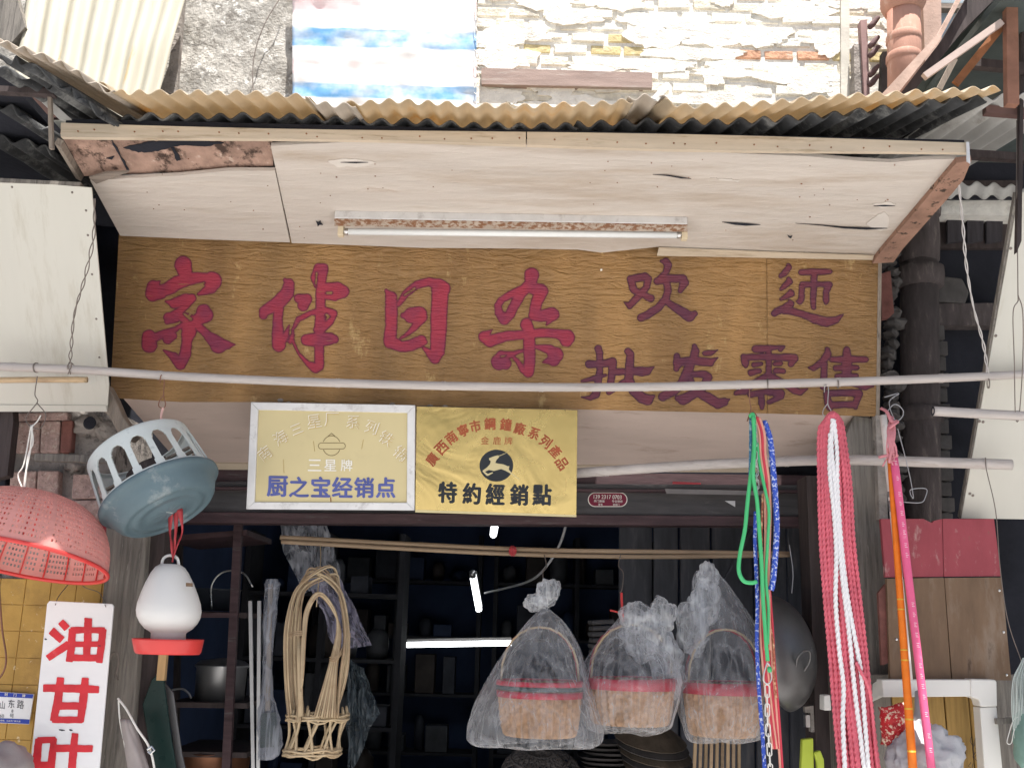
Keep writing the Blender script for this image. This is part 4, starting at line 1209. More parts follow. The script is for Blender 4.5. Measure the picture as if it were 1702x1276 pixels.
arc = [('南', 441, 754, 22, -38), ('海', 467, 728, 22, -32), ('三', 494, 714, 16, -22), ('星', 523, 701, 22, -8), ('厂', 552, 698, 22, 0), ('系', 588, 702, 22, 8), ('列', 619, 711, 22, 20), ('铁', 643, 729, 22, 32), ('锅', 667, 754, 22, 40)]
part(ptext(arc, P1, -0.0042, 0.0), 'lettering', m_emboss, s1, kind='stuff')
part(ptext([(a[0], a[1] - 0.8, a[2] - 0.8) + a[3:] for a in arc], P1, -0.0052, 0.012), 'lettering', m_whiteprint, s1, kind='stuff')
def arcpts(cx, cy, rx, ry, a0, a1, n=24):
    return [(cx + rx * math.cos(math.radians(a)), cy - ry * math.sin(math.radians(a))) for a in np.linspace(a0, a1, n)]
lg = MB()
for pts in (arcpts(551, 741, 15, 17, 25, 155), stadium(529, 736, 574, 746) + [(570.0, 736)], arcpts(551, 740, 15, 17, 205, 335)):
    lg.tube([P1.on(x, y, -0.004) for x, y in pts], 0.0011, 5)
lg.tube([P1.on(x, y, -0.004) for x, y in ((545, 725), (551, 720), (557, 725))], 0.0012, 5)
part(lg, 'emblem', M('engraved_line', (0.2, 0.15, 0.07), 0.1, 9, metal=0.3), s1)
sc_ = MB()
for x0, y0, x1, y1 in ((471, 763, 472, 786), (521, 733, 523, 750), (604, 730, 601, 746)):
    sc_.tube([P1.on(x0, y0, -0.005), P1.on(x1, y1, -0.005)], 0.0012, 4)
part(sc_, 'scratches', m_emboss, s1, kind='stuff')
part(MB().tube([P1.on(549.5, 826, -0.004), P1.on(550, 834, -0.004)], 0.0016, 4), 'red_mark', m_redprint, s1)

s2 = thing('brass_plaque', 'polished brass plaque with a leaping deer emblem in a dark disc', 'sign', at(825, 858, -0.06))
P2 = Plane((692, 675, -0.09), (960, 681, -0.09), (690, 850, -0.045))
Q2 = [(692, 675), (960, 681), (958, 859), (690, 851)]
spanel(Q2, 'plate', m_brass, off=0.0, th=0.012, root=s2, pl=P2, bevel=0.002)
spanel([(690.5, 847), (958, 855.5), (958, 859), (690, 851)], 'lower_fold', m_brassmat, off=0.004, th=0.003, root=s2, pl=P2)
part(ptext([(c_, x, y, 34, 1.5, 0.86) for c_, x, y in zip('特約經銷點', (744, 784, 823, 863, 901), (818, 820, 821, 822, 822))], P2, 0.003, 0.034), 'lettering', m_blackprint, s2)
arc = zip('廣西南寧市鋼鐘廠系列產品', (718, 734, 750, 770, 790, 814, 841, 864, 888, 907, 923, 934),
          (763, 744, 727, 715, 708, 704, 705, 712, 720, 734, 750, 770), (-52, -45, -38, -25, -12, 0, 6, 14, 24, 36, 46, 56))
part(ptext([(c_, x, y, 19.5, a, 0.92) for c_, x, y, a in arc], P2, 0.003, 0.028), 'lettering', m_redprint, s2)
part(ptext([(c_, x, y, 13, 1.5, 1.0) for c_, x, y in zip('金鹿牌', (806, 826, 845), (731.5, 732, 732.5))], P2, 0.003, 0.0), 'lettering', m_redprint, s2)
disc = [(825 + 28 * math.cos(a), 773.5 + 26.5 * math.sin(a)) for a in np.linspace(0, 2 * math.pi, 48)[:-1]]
spanel(disc, 'emblem_disc', m_blackprint, off=0.003, th=0.002, root=s2, pl=P2)
kx = lambda x, y: (680 + x / 5.673, 660 + y / 5.673)
deer = [(752, 575), (800, 556), (838, 546), (850, 562), (824, 590), (812, 618), (840, 625), (890, 632), (930, 650), (945, 648), (940, 680), (965, 712), (1040, 770), (1050, 784), (1000, 748), (945, 712), (905, 690), (868, 676), (800, 694), (752, 684), (716, 702), (742, 722), (786, 706), (792, 714), (742, 740), (730, 738), (692, 700), (694, 690), (740, 656), (762, 630), (770, 602), (756, 590)]
spanel([kx(*p) for p in deer], 'emblem_deer', m_brassmat, off=0.0045, th=0.001, root=s2, pl=P2)
an = MB()
an.tube([P2.on(*kx(x, y), 0.005) for x, y in ((838, 556), (870, 544), (905, 530), (950, 496))], [0.002, 0.0016, 0.0012, 0.0006], 5)
an.tube([P2.on(*kx(x, y), 0.005) for x, y in ((870, 545), (884, 536), (890, 528))], 0.001, 5)
part(an, 'emblem_antler', m_brassmat, s2)

# ------------------------------------------------------------------ neighbours' tilted white boards
nb = thing('neighbour_board', 'large blank off-white panel tilted forward left of the ochre signboard', 'sign', at(60, 680, -0.15))
NP = Plane((0, 300, -0.62), (150, 312, -0.62), (100, 683, -0.15))
nbp = spanel([(-160, 296), (0, 300), (152, 312), (181, 640), (178, 684), (0, 684), (-160, 684)], 'panel', m_board, root=nb, pl=NP, th=0.006)
spanel([(178, 684), (-160, 684), (-160, 672), (176, 674)], 'bottom_lip', m_board, root=nb, pl=NP, off=0.006, th=0.02)
for x, y in ((20, 311), (143, 350), (146, 391), (153, 456), (160, 530), (165, 594), (103, 679), (120, 320)):
    part(MB().lathe([(0.0045, 0), (0.0035, 0.002), (0, 0.0025)], NP.on(x, y, 0.0), NP.n, 8), 'screw', m_wire, nbp)
rb = thing('neighbour_board', 'large blank off-white panel tilted forward at the right edge behind the hung bamboo stub', 'sign', at(1680, 860, -0.1))
RP = Plane((1692, 330, -0.62), (1860, 336, -0.62), (1610, 860, -0.05))
rbp = spanel([(1694, 320), (1860, 320), (1860, 865), (1598, 861)], 'panel', m_board, root=rb, pl=RP, th=0.006)
spanel([(1688, 320), (1695, 320), (1600, 861), (1595, 861)], 'edge_rail', m_postwood, root=rb, pl=RP, off=-0.004, th=0.02)
for x, y in ((1680, 413), (1655, 558), (1634, 701), (1628, 700), (1612, 820), (1617, 823)):
    part(MB().lathe([(0.006, 0), (0.005, 0.002), (0, 0.003)], RP.on(x, y, 0.0), RP.n, 8), 'screw', m_wire, rbp)

# ------------------------------------------------------------------ left pillar, tiles, posts
lp = thing('stone_pillar', 'pinkish washed stone pillar with broken cement and an ochre tiled lower half at the left', 'pillar', at(100, 1290, 0.05))
part(slab([(-60, 676), (196, 684), (184, 962), (120, 1420), (-60, 1420)], 0.06, 0.42), 'pillar_core', m_cement, lp)
for q, mt in (([(24, 686), (112, 684), (112, 698), (24, 699)], m_stone), ([(26, 701), (66, 700), (64, 752), (22, 752)], m_stone), ([(68, 700), (100, 699), (97, 752), (66, 752)], m_stone),
              ([(102, 699), (121, 698), (117, 752), (99, 752)], m_stonered), ([(17, 783), (60, 782), (58, 828), (14, 828)], m_stone), ([(62, 782), (97, 782), (95, 828), (60, 828)], m_stone),
              ([(121, 788), (178, 787), (180, 828), (118, 829)], m_stone), ([(116, 831), (182, 830), (184, 866), (113, 867)], m_stone),
              ([(12, 831), (95, 830), (92, 880), (10, 880)], m_stone), ([(-40, 690), (10, 690), (8, 880), (-40, 880)], m_dark), ([(112, 869), (150, 868), (146, 962), (106, 962)], m_stone),  # the far-left slab is near-black like the recesses
              ([(152, 868), (184, 867), (178, 958), (148, 960)], m_redpaint)):
    part(slab(q, 0.02 + random.uniform(-0.004, 0.004), 0.06), 'pillar_block', mt, lp, bevel=0.006)
lm = MB()
lm.blob(at(150, 708, 0.06), (0.07, 0.05, 0.045), 3, 0.35, 3)
lm.blob(at(178, 716, 0.06), (0.05, 0.04, 0.04), 4, 0.35, 3)
lm.blob(at(128, 772, 0.06), (0.045, 0.05, 0.04), 5, 0.4, 3)
part(lm, 'cement_lump', m_cement, lp, smooth=True, kind='stuff')
part(MB().lathe([(0.0, 0.004), (0.02, 0.002), (0.026, 0)], at(149, 703, 0.006), (0, -1, 0), 16), 'hole_shade', m_dark, lp)  # dark disc, the hollow's shade put into its colour
part(slab([(-60, 962), (183, 962), (120, 1420), (-60, 1420)], 0.034, 0.01), 'tile_bed', m_tile, lp)
# tiles: real rows with joints, following the wall plane
TP = Plane((0, 960, 0.03), (180, 962, 0.03), (0, 1200, 0.03))
tx0, tx1 = at(-60, 1100, 0.03).x, at(172, 1000, 0.03).x
tz1, tz0_ = at(90, 962, 0.03).z, at(90, 1330, 0.03).z
tw, th_ = 0.098, 0.098
z = tz1 - th_
while z > tz0_:
    x = tx0
    while x < tx1 + 0.02:
        x2 = min(x + tw - 0.002, tx1 + 0.05)
        y = 0.03 + random.uniform(-0.0015, 0.0015)
        part(MB().box((x, y, z), (x2, y + 0.02, z + th_ - 0.002)), 'wall_tile', m_tile, lp, bevel=0.002)
        x += tw
    z -= th_
lpost = thing('timber_post', 'tall weathered grey timber post left of the shop entrance', 'post', at(195, 1290, 0.05))
part(slab([(178, 820), (247, 822), (239, 960), (214, 1290), (205, 1420), (110, 1420), (140, 1290), (173, 960)], 0.0, 0.16), 'post', m_postwood, lpost, bevel=0.006)
part(slab([(248, 850), (276, 850), (252, 1290), (240, 1420), (206, 1420), (215, 1290)], 0.05, 0.12), 'door_jamb', m_darkwood, lpost, bevel=0.004)
solo(pbar(58, 760, -0.1, 192, 764, -0.06, 13, 0.03), 'cross_stick', 'short grey stick wedged across the pink stone pillar', 'stick', m_postwood, bevel=0.004)
bk = MB()
bk.prism(quad([(157, 652), (178, 637), (190, 660), (203, 690), (226, 722), (214, 732), (196, 720), (180, 690), (168, 680)], -0.16), (0, 0.07, 0))
solo(bk, 'timber_bracket', 'dark weathered timber bracket under the left end of the signboard', 'bracket', m_oldwood, bevel=0.006)
solo(slab([(0, 655), (20, 668), (22, 700), (12, 790), (-20, 800), (-30, 650)], -0.12, 0.05), 'dark_frame_board', 'dark brown board end at the left edge below the white panel', 'board', m_darkwood)

# right post, jamb, pipe, brick quoins, recess
rp = thing('timber_post', 'wide weathered grey timber post right of the shop entrance behind the red rope', 'post', at(1440, 1290, 0.05))
part(slab([(1420, 690), (1466, 696), (1476, 960), (1486, 1290), (1492, 1420), (1400, 1420), (1394, 1290), (1382, 960), (1372, 800)], 0.03, 0.16), 'post', m_postwood, rp, bevel=0.006)
part(slab([(1340, 790), (1372, 790), (1382, 960), (1394, 1290), (1400, 1420), (1366, 1420), (1358, 1290), (1347, 960)], 0.12, 0.14), 'door_jamb', m_darkwood, rp, bevel=0.004)
part(slab([(1455, 690), (1470, 690), (1476, 862), (1462, 862)], -0.01, 0.05), 'mossy_batten', m_cement, rp)
rw_ = thing('side_lintel', 'dark timber beams and hanging boards in the gap at the right', 'beam', at(1620, 500, 0.4))
part(slab([(1475, 330), (1690, 330), (1690, 412), (1475, 412)], 0.46, 0.03), 'dark_board', m_darkwood, rw_)
for x in (1575, 1608, 1640):
    part(slab([(x, 332), (x + 28, 332), (x + 26, 400), (x, 404)], 0.43, 0.02), 'hung_plank', M('ash_plank%d' % x, (0.05, 0.045, 0.05), 0.3, 5, (12, 12, 1), 0.8, bump=0.4), rw_)
part(slab([(1540, 505), (1680, 503), (1680, 540), (1540, 540)], 0.40, 0.08), 'beam', m_pipe, rw_)
part(slab([(1540, 455), (1600, 462), (1612, 485), (1605, 505), (1540, 500)], 0.40, 0.07), 'beam_end', m_quoin, rw_, bevel=0.01)
part(slab([(1480, 300), (1700, 300), (1700, 322), (1480, 322)], 0.3, 0.05), 'upper_rail', m_darkwood, rw_)
dp = thing('drain_pipe', 'fat grimy drain pipe with rough collars in the dark gap right of the sign', 'pipe', at(1530, 870, 0.3))
ptop, pbot = at(1527, 330, 0.3), at(1532, 1000, 0.3)
ax = (ptop - pbot).normalized()
R_ = 31 * mpp(1530, 600, 0.3)
part(MB().tube([pbot, ptop], R_, 24), 'pipe_body', m_pipe, dp, smooth=True)
def pipe_at(py):
    d0 = at(1530, py, 0.3)
    return pbot + ax * ((d0 - pbot).dot(ax))
for py, k1, hh in ((462, 1.32, 0.05), (400, 1.1, 0.11), (690, 1.2, 0.035), (352, 1.18, 0.03)):
    part(MB().lathe([(R_ * 1.0, -hh), (R_ * k1 * 0.96, -hh * 0.85), (R_ * k1, 0), (R_ * k1 * 0.97, hh * 0.8), (R_ * 1.0, hh)], pipe_at(py), ax, 28, wob=lambda a, h: 1 + 0.05 * mnoise.noise(Vector((math.cos(a) * 2, math.sin(a) * 2, h * 30)))), 'collar', m_pipe, dp, smooth=True)
qn = thing('brick_quoin', 'column of grey bricks right of the grimy drain pipe', 'bricks', at(1580, 870, 0.34))
y = 540
k = 0
while y < 880:
    x0 = 1548 + (y - 540) * 0.045 + (2 if k % 2 else -2)
    part(slab([(x0, y), (x0 + 24, y + 1), (x0 + 25, y + 24), (x0 + 1, y + 23)], 0.36 + random.uniform(-0.01, 0.01), 0.1), 'brick', m_quoin, qn, bevel=0.004)
    y += 26
    k += 1
# rough wall face behind batten (left of the pipe)
rub = MB()
for k in range(26):
    py = 420 + k * 17
    x = 1470 + random.uniform(-2, 16) + (py - 420) * 0.02
    rub.blob(at(x, py, 0.25), (random.uniform(0.025, 0.05), 0.05, random.uniform(0.02, 0.035)), k, 0.35, 2.5, 10, 7)
solo(rub, 'rubble_edge', 'rough broken dark masonry edge between signboard and drain pipe', 'masonry', m_quoin)
COL.objects['rubble_edge']['kind'] = 'stuff'
solo(slab([(1464, 455), (1480, 450), (1486, 520), (1478, 528), (1466, 530)], 0.1, 0.03), 'rusty_plate', 'small rusty red plate at the right end of the signboard', 'plate', m_stonered)

# faded meter boards at the right
mbx = thing('meter_board', 'faded red and brown sheet panel box on the wall beside the pole bundle', 'panel', at(1575, 1130, -0.12))
MPl = Plane((1464, 862, -0.12), (1660, 862, -0.12), (1464, 1130, -0.12))
spanel([(1464, 862), (1535, 862), (1549, 869), (1553, 865), (1566, 862), (1568, 958), (1472, 959)], 'red_panel', m_boxred, root=mbx, pl=MPl, th=0.02)
spanel([(1567, 862), (1652, 862), (1664, 957), (1569, 958)], 'red_panel', m_boxred, root=mbx, pl=MPl, off=0.002, th=0.02)
spanel([(1474, 961), (1569, 960), (1581, 1130), (1480, 1131)], 'brown_panel', m_boxbrown, root=mbx, pl=MPl, off=0.006, th=0.02)
spanel([(1570, 960), (1665, 959), (1681, 1130), (1583, 1130)], 'brown_panel', m_boxbrown, root=mbx, pl=MPl, off=0.008, th=0.02)
spanel([(1460, 985), (1472, 970), (1480, 1100), (1466, 1105)], 'rusty_hinge_plate', m_stonered, root=mbx, pl=MPl, off=-0.01, th=0.02)
for x, y in ((1661, 981), (1668, 1050), (1673, 1121), (1490, 1062)):
    part(MB().lathe([(0.005, 0), (0.004, 0.003), (0, 0.004)], MPl.on(x, y, 0.008), MPl.n, 8), 'screw', m_steel, mbx)
ow = thing('ochre_boarding', 'ochre stained wooden boards with pencil scribbles below the brown panel', 'boards', at(1560, 1290, -0.02))
for k, (x0, x1) in enumerate(((1440, 1478), (1480, 1520), (1522, 1565), (1567, 1606), (1608, 1650), (1652, 1690))):
    part(slab([(x0, 1120), (x1, 1120), (x1 + 26, 1420), (x0 + 26, 1420)], -0.03 + random.uniform(-0.004, 0.004), 0.03), 'plank', m_ochrewood if 0 < k < 5 else m_postwood, ow, bevel=0.003)
OP = Plane((1500, 1150, -0.035), (1640, 1150, -0.035), (1500, 1276, -0.035))
scr = MB()
rr2 = random.Random(5)
for x, y, h in ((1570, 1238, 14), (1578, 1237, 14), (1586, 1237, 14), (1594, 1236, 16), (1602, 1238, 18), (1616, 1232, 14), (1622, 1240, 20), (1618, 1252, 16), (1580, 1262, 12), (1612, 1268, 12)):
    for q in range(2):
        x2, y2 = x + rr2.uniform(-3, 6), y + rr2.uniform(-2, 6)
        scr.tube([OP.on(x2, y2 - h * 0.5, 0.006), OP.on(x2 + rr2.uniform(-5, 5), y2, 0.006), OP.on(x2 + rr2.uniform(-3, 5), y2 + h * 0.5, 0.006)], 0.0012, 4)
part(scr, 'pencil_scribble', m_ink, ow, kind='stuff')
pv = thing('cable_trunking', 'white plastic cable trunking turning a corner below the brown panel', 'trunking', at(1600, 1290, -0.16))
part(slab([(1452, 1140), (1467, 1129), (1469, 1157), (1450, 1166)], [-0.02, -0.17, -0.17, -0.02], 0.04), 'side_run', m_pvc, pv, bevel=0.003)
part(slab([(1466, 1129), (1613, 1129), (1614, 1157), (1468, 1158)], -0.18, 0.06), 'top_run', m_pvc, pv, bevel=0.004)
part(slab([(1613, 1128), (1655, 1129), (1657, 1133), (1658, 1174), (1630, 1174), (1627, 1162), (1614, 1158)], -0.184, 0.066), 'elbow', m_pvc, pv, bevel=0.005)
part(slab([(1629, 1175), (1657, 1174), (1668, 1290), (1674, 1400), (1646, 1400), (1637, 1290)], -0.18, 0.06), 'down_run', m_pvc, pv, bevel=0.004)
part(slab([(1370, 1155), (1380, 1154), (1382, 1180), (1370, 1180)], -0.05, 0.06), 'junction_end', m_pvc, pv, bevel=0.003)

# ------------------------------------------------------------------ bamboo poles and wires
def bamboo(name, label, pts, rpx, mat, nodes, cap=None, n=14):
    """pole with swollen node rings; nodes are pixel x positions along it"""
    root = thing(name, label, 'pole', at(*pts[0]))
    P = ppath(pts, 14)
    r = rpx * mpp(*pts[len(pts) // 2])
    cu = part(MB().tube(P, r, n), 'culm', mat, root, smooth=True)
    for nx in nodes:
        best = min(range(1, len(P) - 1), key=lambda i: abs((P[i] - CAM).dot(RV) / (P[i] - CAM).dot(FV) * 1702 + 851 - nx))
        d = (P[best + 1] - P[best - 1]).normalized()
        part(MB().lathe([(r * 0.98, -0.012), (r * 1.1, -0.004), (r * 1.02, 0.0), (r * 1.12, 0.004), (r * 0.98, 0.012)], P[best], d, n), 'node_ring', mat, cu, smooth=True)
    if cap:
        d = (P[0] - P[1]).normalized()
        part(MB().lathe([(r, 0), (r * 0.62, 0.001), (r * 0.6, -0.02), (0, -0.02)], P[0] + d * 0.001, d, n), 'hollow_end', m_dark, cu)
    return root
PY_ = -0.36
bamboo('bamboo_pole', 'long greyed bamboo pole hung across the whole shop front below the sign characters',
       [(-30, 608, PY_), (120, 614, PY_), (330, 627, PY_), (580, 637, PY_), (850, 643, PY_), (1060, 643, PY_), (1240, 639, PY_), (1420, 634, PY_), (1600, 627, PY_), (1740, 620, PY_)], 7.2, m_bamboo_grey, (22, 118, 272, 565, 735, 902, 1070, 1232, 1392, 1570), n=16)
bamboo('bamboo_pole', 'short tan bamboo stub under the long pole at the left edge', [(-30, 632, -0.3), (60, 631, -0.3), (145, 631, -0.3)], 5.0, m_bamboo_tan, (128,))
bamboo('bamboo_pole', 'lower greyed bamboo pole running behind the hanging ropes on the right', [(930, 788, 0.05), (1000, 783, 0.0), (1150, 773, -0.08), (1260, 768, -0.13), (1400, 764, -0.18), (1550, 768, -0.22), (1682, 772, -0.26)], 8.5, m_bamboo_grey, (1012, 1156, 1310, 1640))
bamboo('bamboo_pole', 'hollow bamboo stub tied with wire at the right edge in front of the white panel', [(1551, 683, -0.5), (1640, 688, -0.5), (1740, 693, -0.5)], 8.0, m_bamboo_grey, (1690,), cap=True)
bamboo('bamboo_pole', 'upper of two thin tan bamboo sticks slung across the dark entrance', [(466, 893, 0.28), (700, 905, 0.28), (900, 914, 0.28), (1100, 917, 0.28), (1312, 920, 0.28)], 4.0, m_bamboo_in, (520, 700, 900, 1100))
bamboo('bamboo_pole', 'lower of two thin tan bamboo sticks slung across the dark entrance', [(468, 900, 0.27), (700, 913, 0.27), (900, 922, 0.27), (1100, 925, 0.27), (1312, 922, 0.27)], 3.6, m_bamboo_in, (610, 820, 1030))
kn = MB().blob(at(852, 915, 0.25), (0.016, 0.016, 0.02), 2, 0.3, 4)
solo(kn, 'string_knot', 'small red string knot binding the two thin bamboo sticks', 'knot', m_ribbon)

def wire(label, pts, r=0.9, mat=m_wire, name='hanging_wire', twist=0.0, cat='wire'):
    mb = MB()
    if twist:
        P = ppath([(x, y, Y) for x, y, Y in pts], 24)
        for s in (1, -1):
            out = []
            for i, p in enumerate(P):
                a = 2 * math.pi * i / 20
                w_ = twist * mpp(pts[0][0], pts[0][1], pts[0][2]) * (0.35 + 0.65 * abs(math.sin(i * 0.045)))
                out.append(p + RV * (w_ * math.cos(a) * s) + Vector((0, 1, 0)) * (w_ * math.sin(a) * s))
            mb.tube(out, r * mpp(*pts[0]), 5)
    else:
        ptube(pts, r, 5, 8, mb)
    return solo(mb, name, label, cat, mat, smooth=True)
wl = wire('twisted iron wire holding the long pole in front of the left white panel', [(157, 330, -0.72), (155, 395, -0.66), (140, 465, -0.58), (124, 520, -0.5), (118, 580, -0.42), (115, 622, -0.37)], 1.0, twist=2.6)
wr = wire('twisted pale wire holding the long pole at the right below the tin roof', [(1592, 290, -0.7), (1600, 370, -0.64), (1606, 440, -0.57), (1618, 510, -0.5), (1634, 570, -0.42), (1642, 622, -0.37)], 1.1, M('pale_wire', (0.5, 0.47, 0.45), 0.1, 9, rough=0.5), twist=1.8)
wire('thin wire loop dropping to the bamboo stub at the right edge', [(1690, 300, -0.72), (1692, 480, -0.66), (1692, 500, -0.65), (1684, 520, -0.64), (1686, 600, -0.57), (1688, 690, -0.51), (1694, 690, -0.51), (1700, 600, -0.57), (1700, 520, -0.64), (1692, 490, -0.66)], 0.9)
wire('straight dark wire hanging from the tin roof purlin at the right', [(1690, 200, -0.7), (1690, 320, -0.71)], 0.8)
wire('thin wire tied to the end of the lower bamboo pole at the right', [(1638, 760, -0.27), (1640, 782, -0.27), (1655, 850, -0.26), (1662, 940, -0.25), (1675, 1030, -0.22), (1700, 1105, -0.2)], 0.8)
for x in (60, 117, 1275, 1392, 1642):
    y = 611 if x < 200 else 637
    p = at(x, y, PY_)
    mb = MB()
    for k in range(2):
        mb.tube([p + Vector((k * 0.003 + 0.004 * math.cos(a), 0.018 * math.cos(a), 0.018 * math.sin(a))) for a in np.linspace(0, 2 * math.pi, 15)], 0.0012, 4)
    o = solo(mb, 'wire_tie', 'small wire tie on the long bamboo pole ' + {60: 'above the red colander', 117: 'where the left twisted wire ends', 1275: 'above the green cord bundle', 1392: 'above the red rope bundle', 1642: 'at its right end by the pale wire'}[x], 'wire', m_wire, group='wire ties on the long pole')

def hook(label, x, y0, y1, Y, w_=7, mat=m_wire, r=0.9):
    return wire(label, [(x - 2, y0 + 2, Y), (x - 1, y0 - 9, Y - 0.02), (x + 4, y0 - 10, Y + 0.0), (x + 5, y0, Y), (x + 4, (y0 + y1) / 2, Y), (x + w_, y1 - 7, Y), (x + 4, y1, Y), (x - 4, y1 - 3, Y), (x - 3, y1 - 12, Y), (x + 4, y1 - 22, Y)], r, mat, 'wire_hook', cat='hook')
hook('rusty wire hook carrying the teal hen nest', 268, 634, 678, PY_, mat=m_rust2)
hook('wire hook at the top of the red rope bundle', 1372, 650, 692, PY_, 10, M('steel_wire', (0.45, 0.43, 0.42), 0.1, 9, rough=0.4, metal=0.6))
wire('wire loop carrying the multicoloured cords', [(1246, 640, PY_), (1246, 665, PY_), (1248, 680, PY_), (1242, 700, PY_), (1250, 684, PY_), (1258, 692, PY_), (1256, 705, PY_)], 0.9, m_rust2, 'wire_hook', cat='hook')
wire('wire with a large loop carrying the red colander', [(62, 625, PY_), (58, 655, PY_), (62, 668, PY_), (44, 692, PY_), (48, 706, PY_), (66, 712, PY_), (76, 690, PY_), (62, 670, PY_)], 0.9, name='wire_hook', cat='hook')

# ------------------------------------------------------------------ hanging goods
def frame_of(axis):
    a = axis.normalized()
    x = (RV - a * RV.dot(a)).normalized()
    return x, a.cross(x), a

def ring_grid(C, axis, prof, n):
    x, y, a = frame_of(axis)
    return [[C + a * h + x * (r * math.cos(2 * math.pi * j / n)) + y * (r * math.sin(2 * math.pi * j / n)) for j in range(n + 1)] for r, h in prof]

# teal hen nest
C = at(265, 819, -0.33)
s = mpp(265, 819, -0.33) * 0.97
axn = RV * -0.515 + UV * 0.794 + FV * 0.33
nst = thing('hen_nest', 'tilted teal plastic nest basket with pale slotted sides hanging from the long pole', 'basket', at(265, 895, -0.33))
n = 16 * 21
rows = [(98, 2), (97.5, 8), (96, 18), (94.5, 32), (93, 46), (91.7, 58), (91.2, 62), (90.9, 65), (90.6, 67.5), (90.3, 70), (90, 72), (89.7, 73.6), (89.5, 74.6), (89, 80), (88.5, 88), (87.5, 93), (84, 96), (80, 97)]
G = ring_grid(C, axn, [(r * s, h * s * 0.98) for r, h in rows], n)
mb = MB()
for row in G:
    mb.v += row
nv = n + 1
for i in range(len(rows) - 1):
    for j in range(n):
        q = j % 21
        half = {1: 6, 2: 7, 3: 7, 4: 7, 5: 7, 6: 6.6, 7: 6, 8: 5, 9: 4, 10: 3, 11: 2}.get(i, 0)
        if half and abs(q - 10) <= half:
            continue
        mb.f.append((i * nv + j, i * nv + j + 1, (i + 1) * nv + j + 1, (i + 1) * nv + j))
part(mb, 'slotted_cage', m_palegrey, nst, smooth=False, solid=0.005)
part(MB().lathe([(r * s, h * s) for r, h in ((96, 4), (101, 4), (104, 1), (104, -4), (99, -6), (96, -8), (92, -18), (85, -32), (78, -39), (74, -41), (72, -38), (62, -38), (60, -40.5), (50, -40.5), (48, -39), (34, -39), (32, -40), (0, -40))], C, axn, 64), 'pan', m_teal, nst, smooth=True, solid=0.003)
part(MB().lathe([(r * s, h * s) for r, h in ((60, -30), (55, -5), (40, 5), (38, 50), (0, 52))], C, axn, 32), 'inner_pan', m_pipe, nst, smooth=True)
x_, y_, a_ = frame_of(axn)
wd = MB()
for k in range(3):
    p = C + a_ * (40 * s)
    wd.bar(p + x_ * (-80 * s) + y_ * ((k - 1) * 26 * s), p + x_ * (80 * s) + y_ * ((k - 1) * 20 * s), 0.02, 0.008)
part(wd, 'inner_slats', m_oldwood, nst, kind='stuff')
part(MB().bar(C + a_ * (-41 * s) + x_ * (-2 * s) + y_ * (-8 * s), C + a_ * (-41 * s) + x_ * (4 * s) + y_ * (8 * s), 0.004, 0.002), 'moulding_tab', m_palegrey, nst)
solo(ptube([(271, 678, -0.36), (268, 692, -0.36), (270, 708, -0.35)], 2.0, 6), 'tie_string', 'pale pink string tying the teal nest to its hook', 'string', m_pinkstring)

# red colander
C = at(33, 930, -0.42)
s = mpp(33, 930, -0.42)
axc = (UV * 0.90 + RV * 0.12 + FV * 0.42).normalized()
col_ = thing('colander', 'big perforated pinkish red plastic colander hanging upside down at the left', 'colander', at(36, 966, -0.42))
prof = [(139.5, 2), (139, 10), (138, 19), (136.5, 28), (134, 37), (131, 46), (127, 55), (122, 64), (116, 72.5), (109, 80), (101, 87), (92, 93), (82, 99), (71, 103.5), (59, 107), (46, 109.5), (30, 111), (12, 112)]
n = 140
G = ring_grid(C, axc, [(r * s, h * s) for r, h in prof], n)
mb = MB()
nv = n + 1
for row in G:
    mb.v += [Vector(p) for p in row]
for i in range(len(prof) - 1):
    for j in range(n):
        q = [i * nv + j, i * nv + j + 1, (i + 1) * nv + j + 1, (i + 1) * nv + j]
        if 1 <= i <= 13 and j % 10 != 0:
            ps = [mb.v[k] for k in q]
            cc = (ps[0] + ps[1] + ps[2] + ps[3]) / 4
            k0 = len(mb.v)
            mb.v += [cc + (p - cc) * 0.5 for p in ps]
            for e in range(4):
                mb.f.append((q[e], q[(e + 1) % 4], k0 + (e + 1) % 4, k0 + e))
        else:
            mb.f.append(tuple(q))
part(mb, 'bowl', m_colander, col_, solid=0.0035, smooth=False)
part(MB().tube([p for p in ring_grid(C, axc, [(141 * s, 0)], 72)[0][:-1]], 0.0075, 8, closed=True), 'rim', m_traired, col_, smooth=True)
rb_ = MB()
x_, y_, a_ = frame_of(axc)
for k in range(22):
    an_ = 2 * math.pi * k / 22
    d = x_ * math.cos(an_) + y_ * math.sin(an_)
    rb_.tube([C + a_ * (h * s) + d * ((r - 2.5) * s) for r, h in prof[::2]], 0.0028, 4)
part(rb_, 'inner_ribs', m_traired, col_, kind='stuff')
stg = MB()
ptube([(52, 706, PY_), (40, 770, PY_), (30, 790, PY_), (39, 816, PY_)], 1.3, 5, 8, stg)
ptube([(54, 706, PY_), (50, 750, PY_), (42, 790, PY_), (40, 816, PY_)], 1.6, 5, 8, stg)
ptube([(52, 706, PY_), (55, 735, PY_), (46, 760, PY_), (41, 818, PY_)], 1.3, 5, 8, stg)
ptube([(54, 708, PY_), (62, 700, PY_), (68, 690, PY_)], 1.2, 5, 8, stg)
solo(stg, 'string_loop', 'loops of white string holding up the red colander', 'string', m_string, smooth=True)

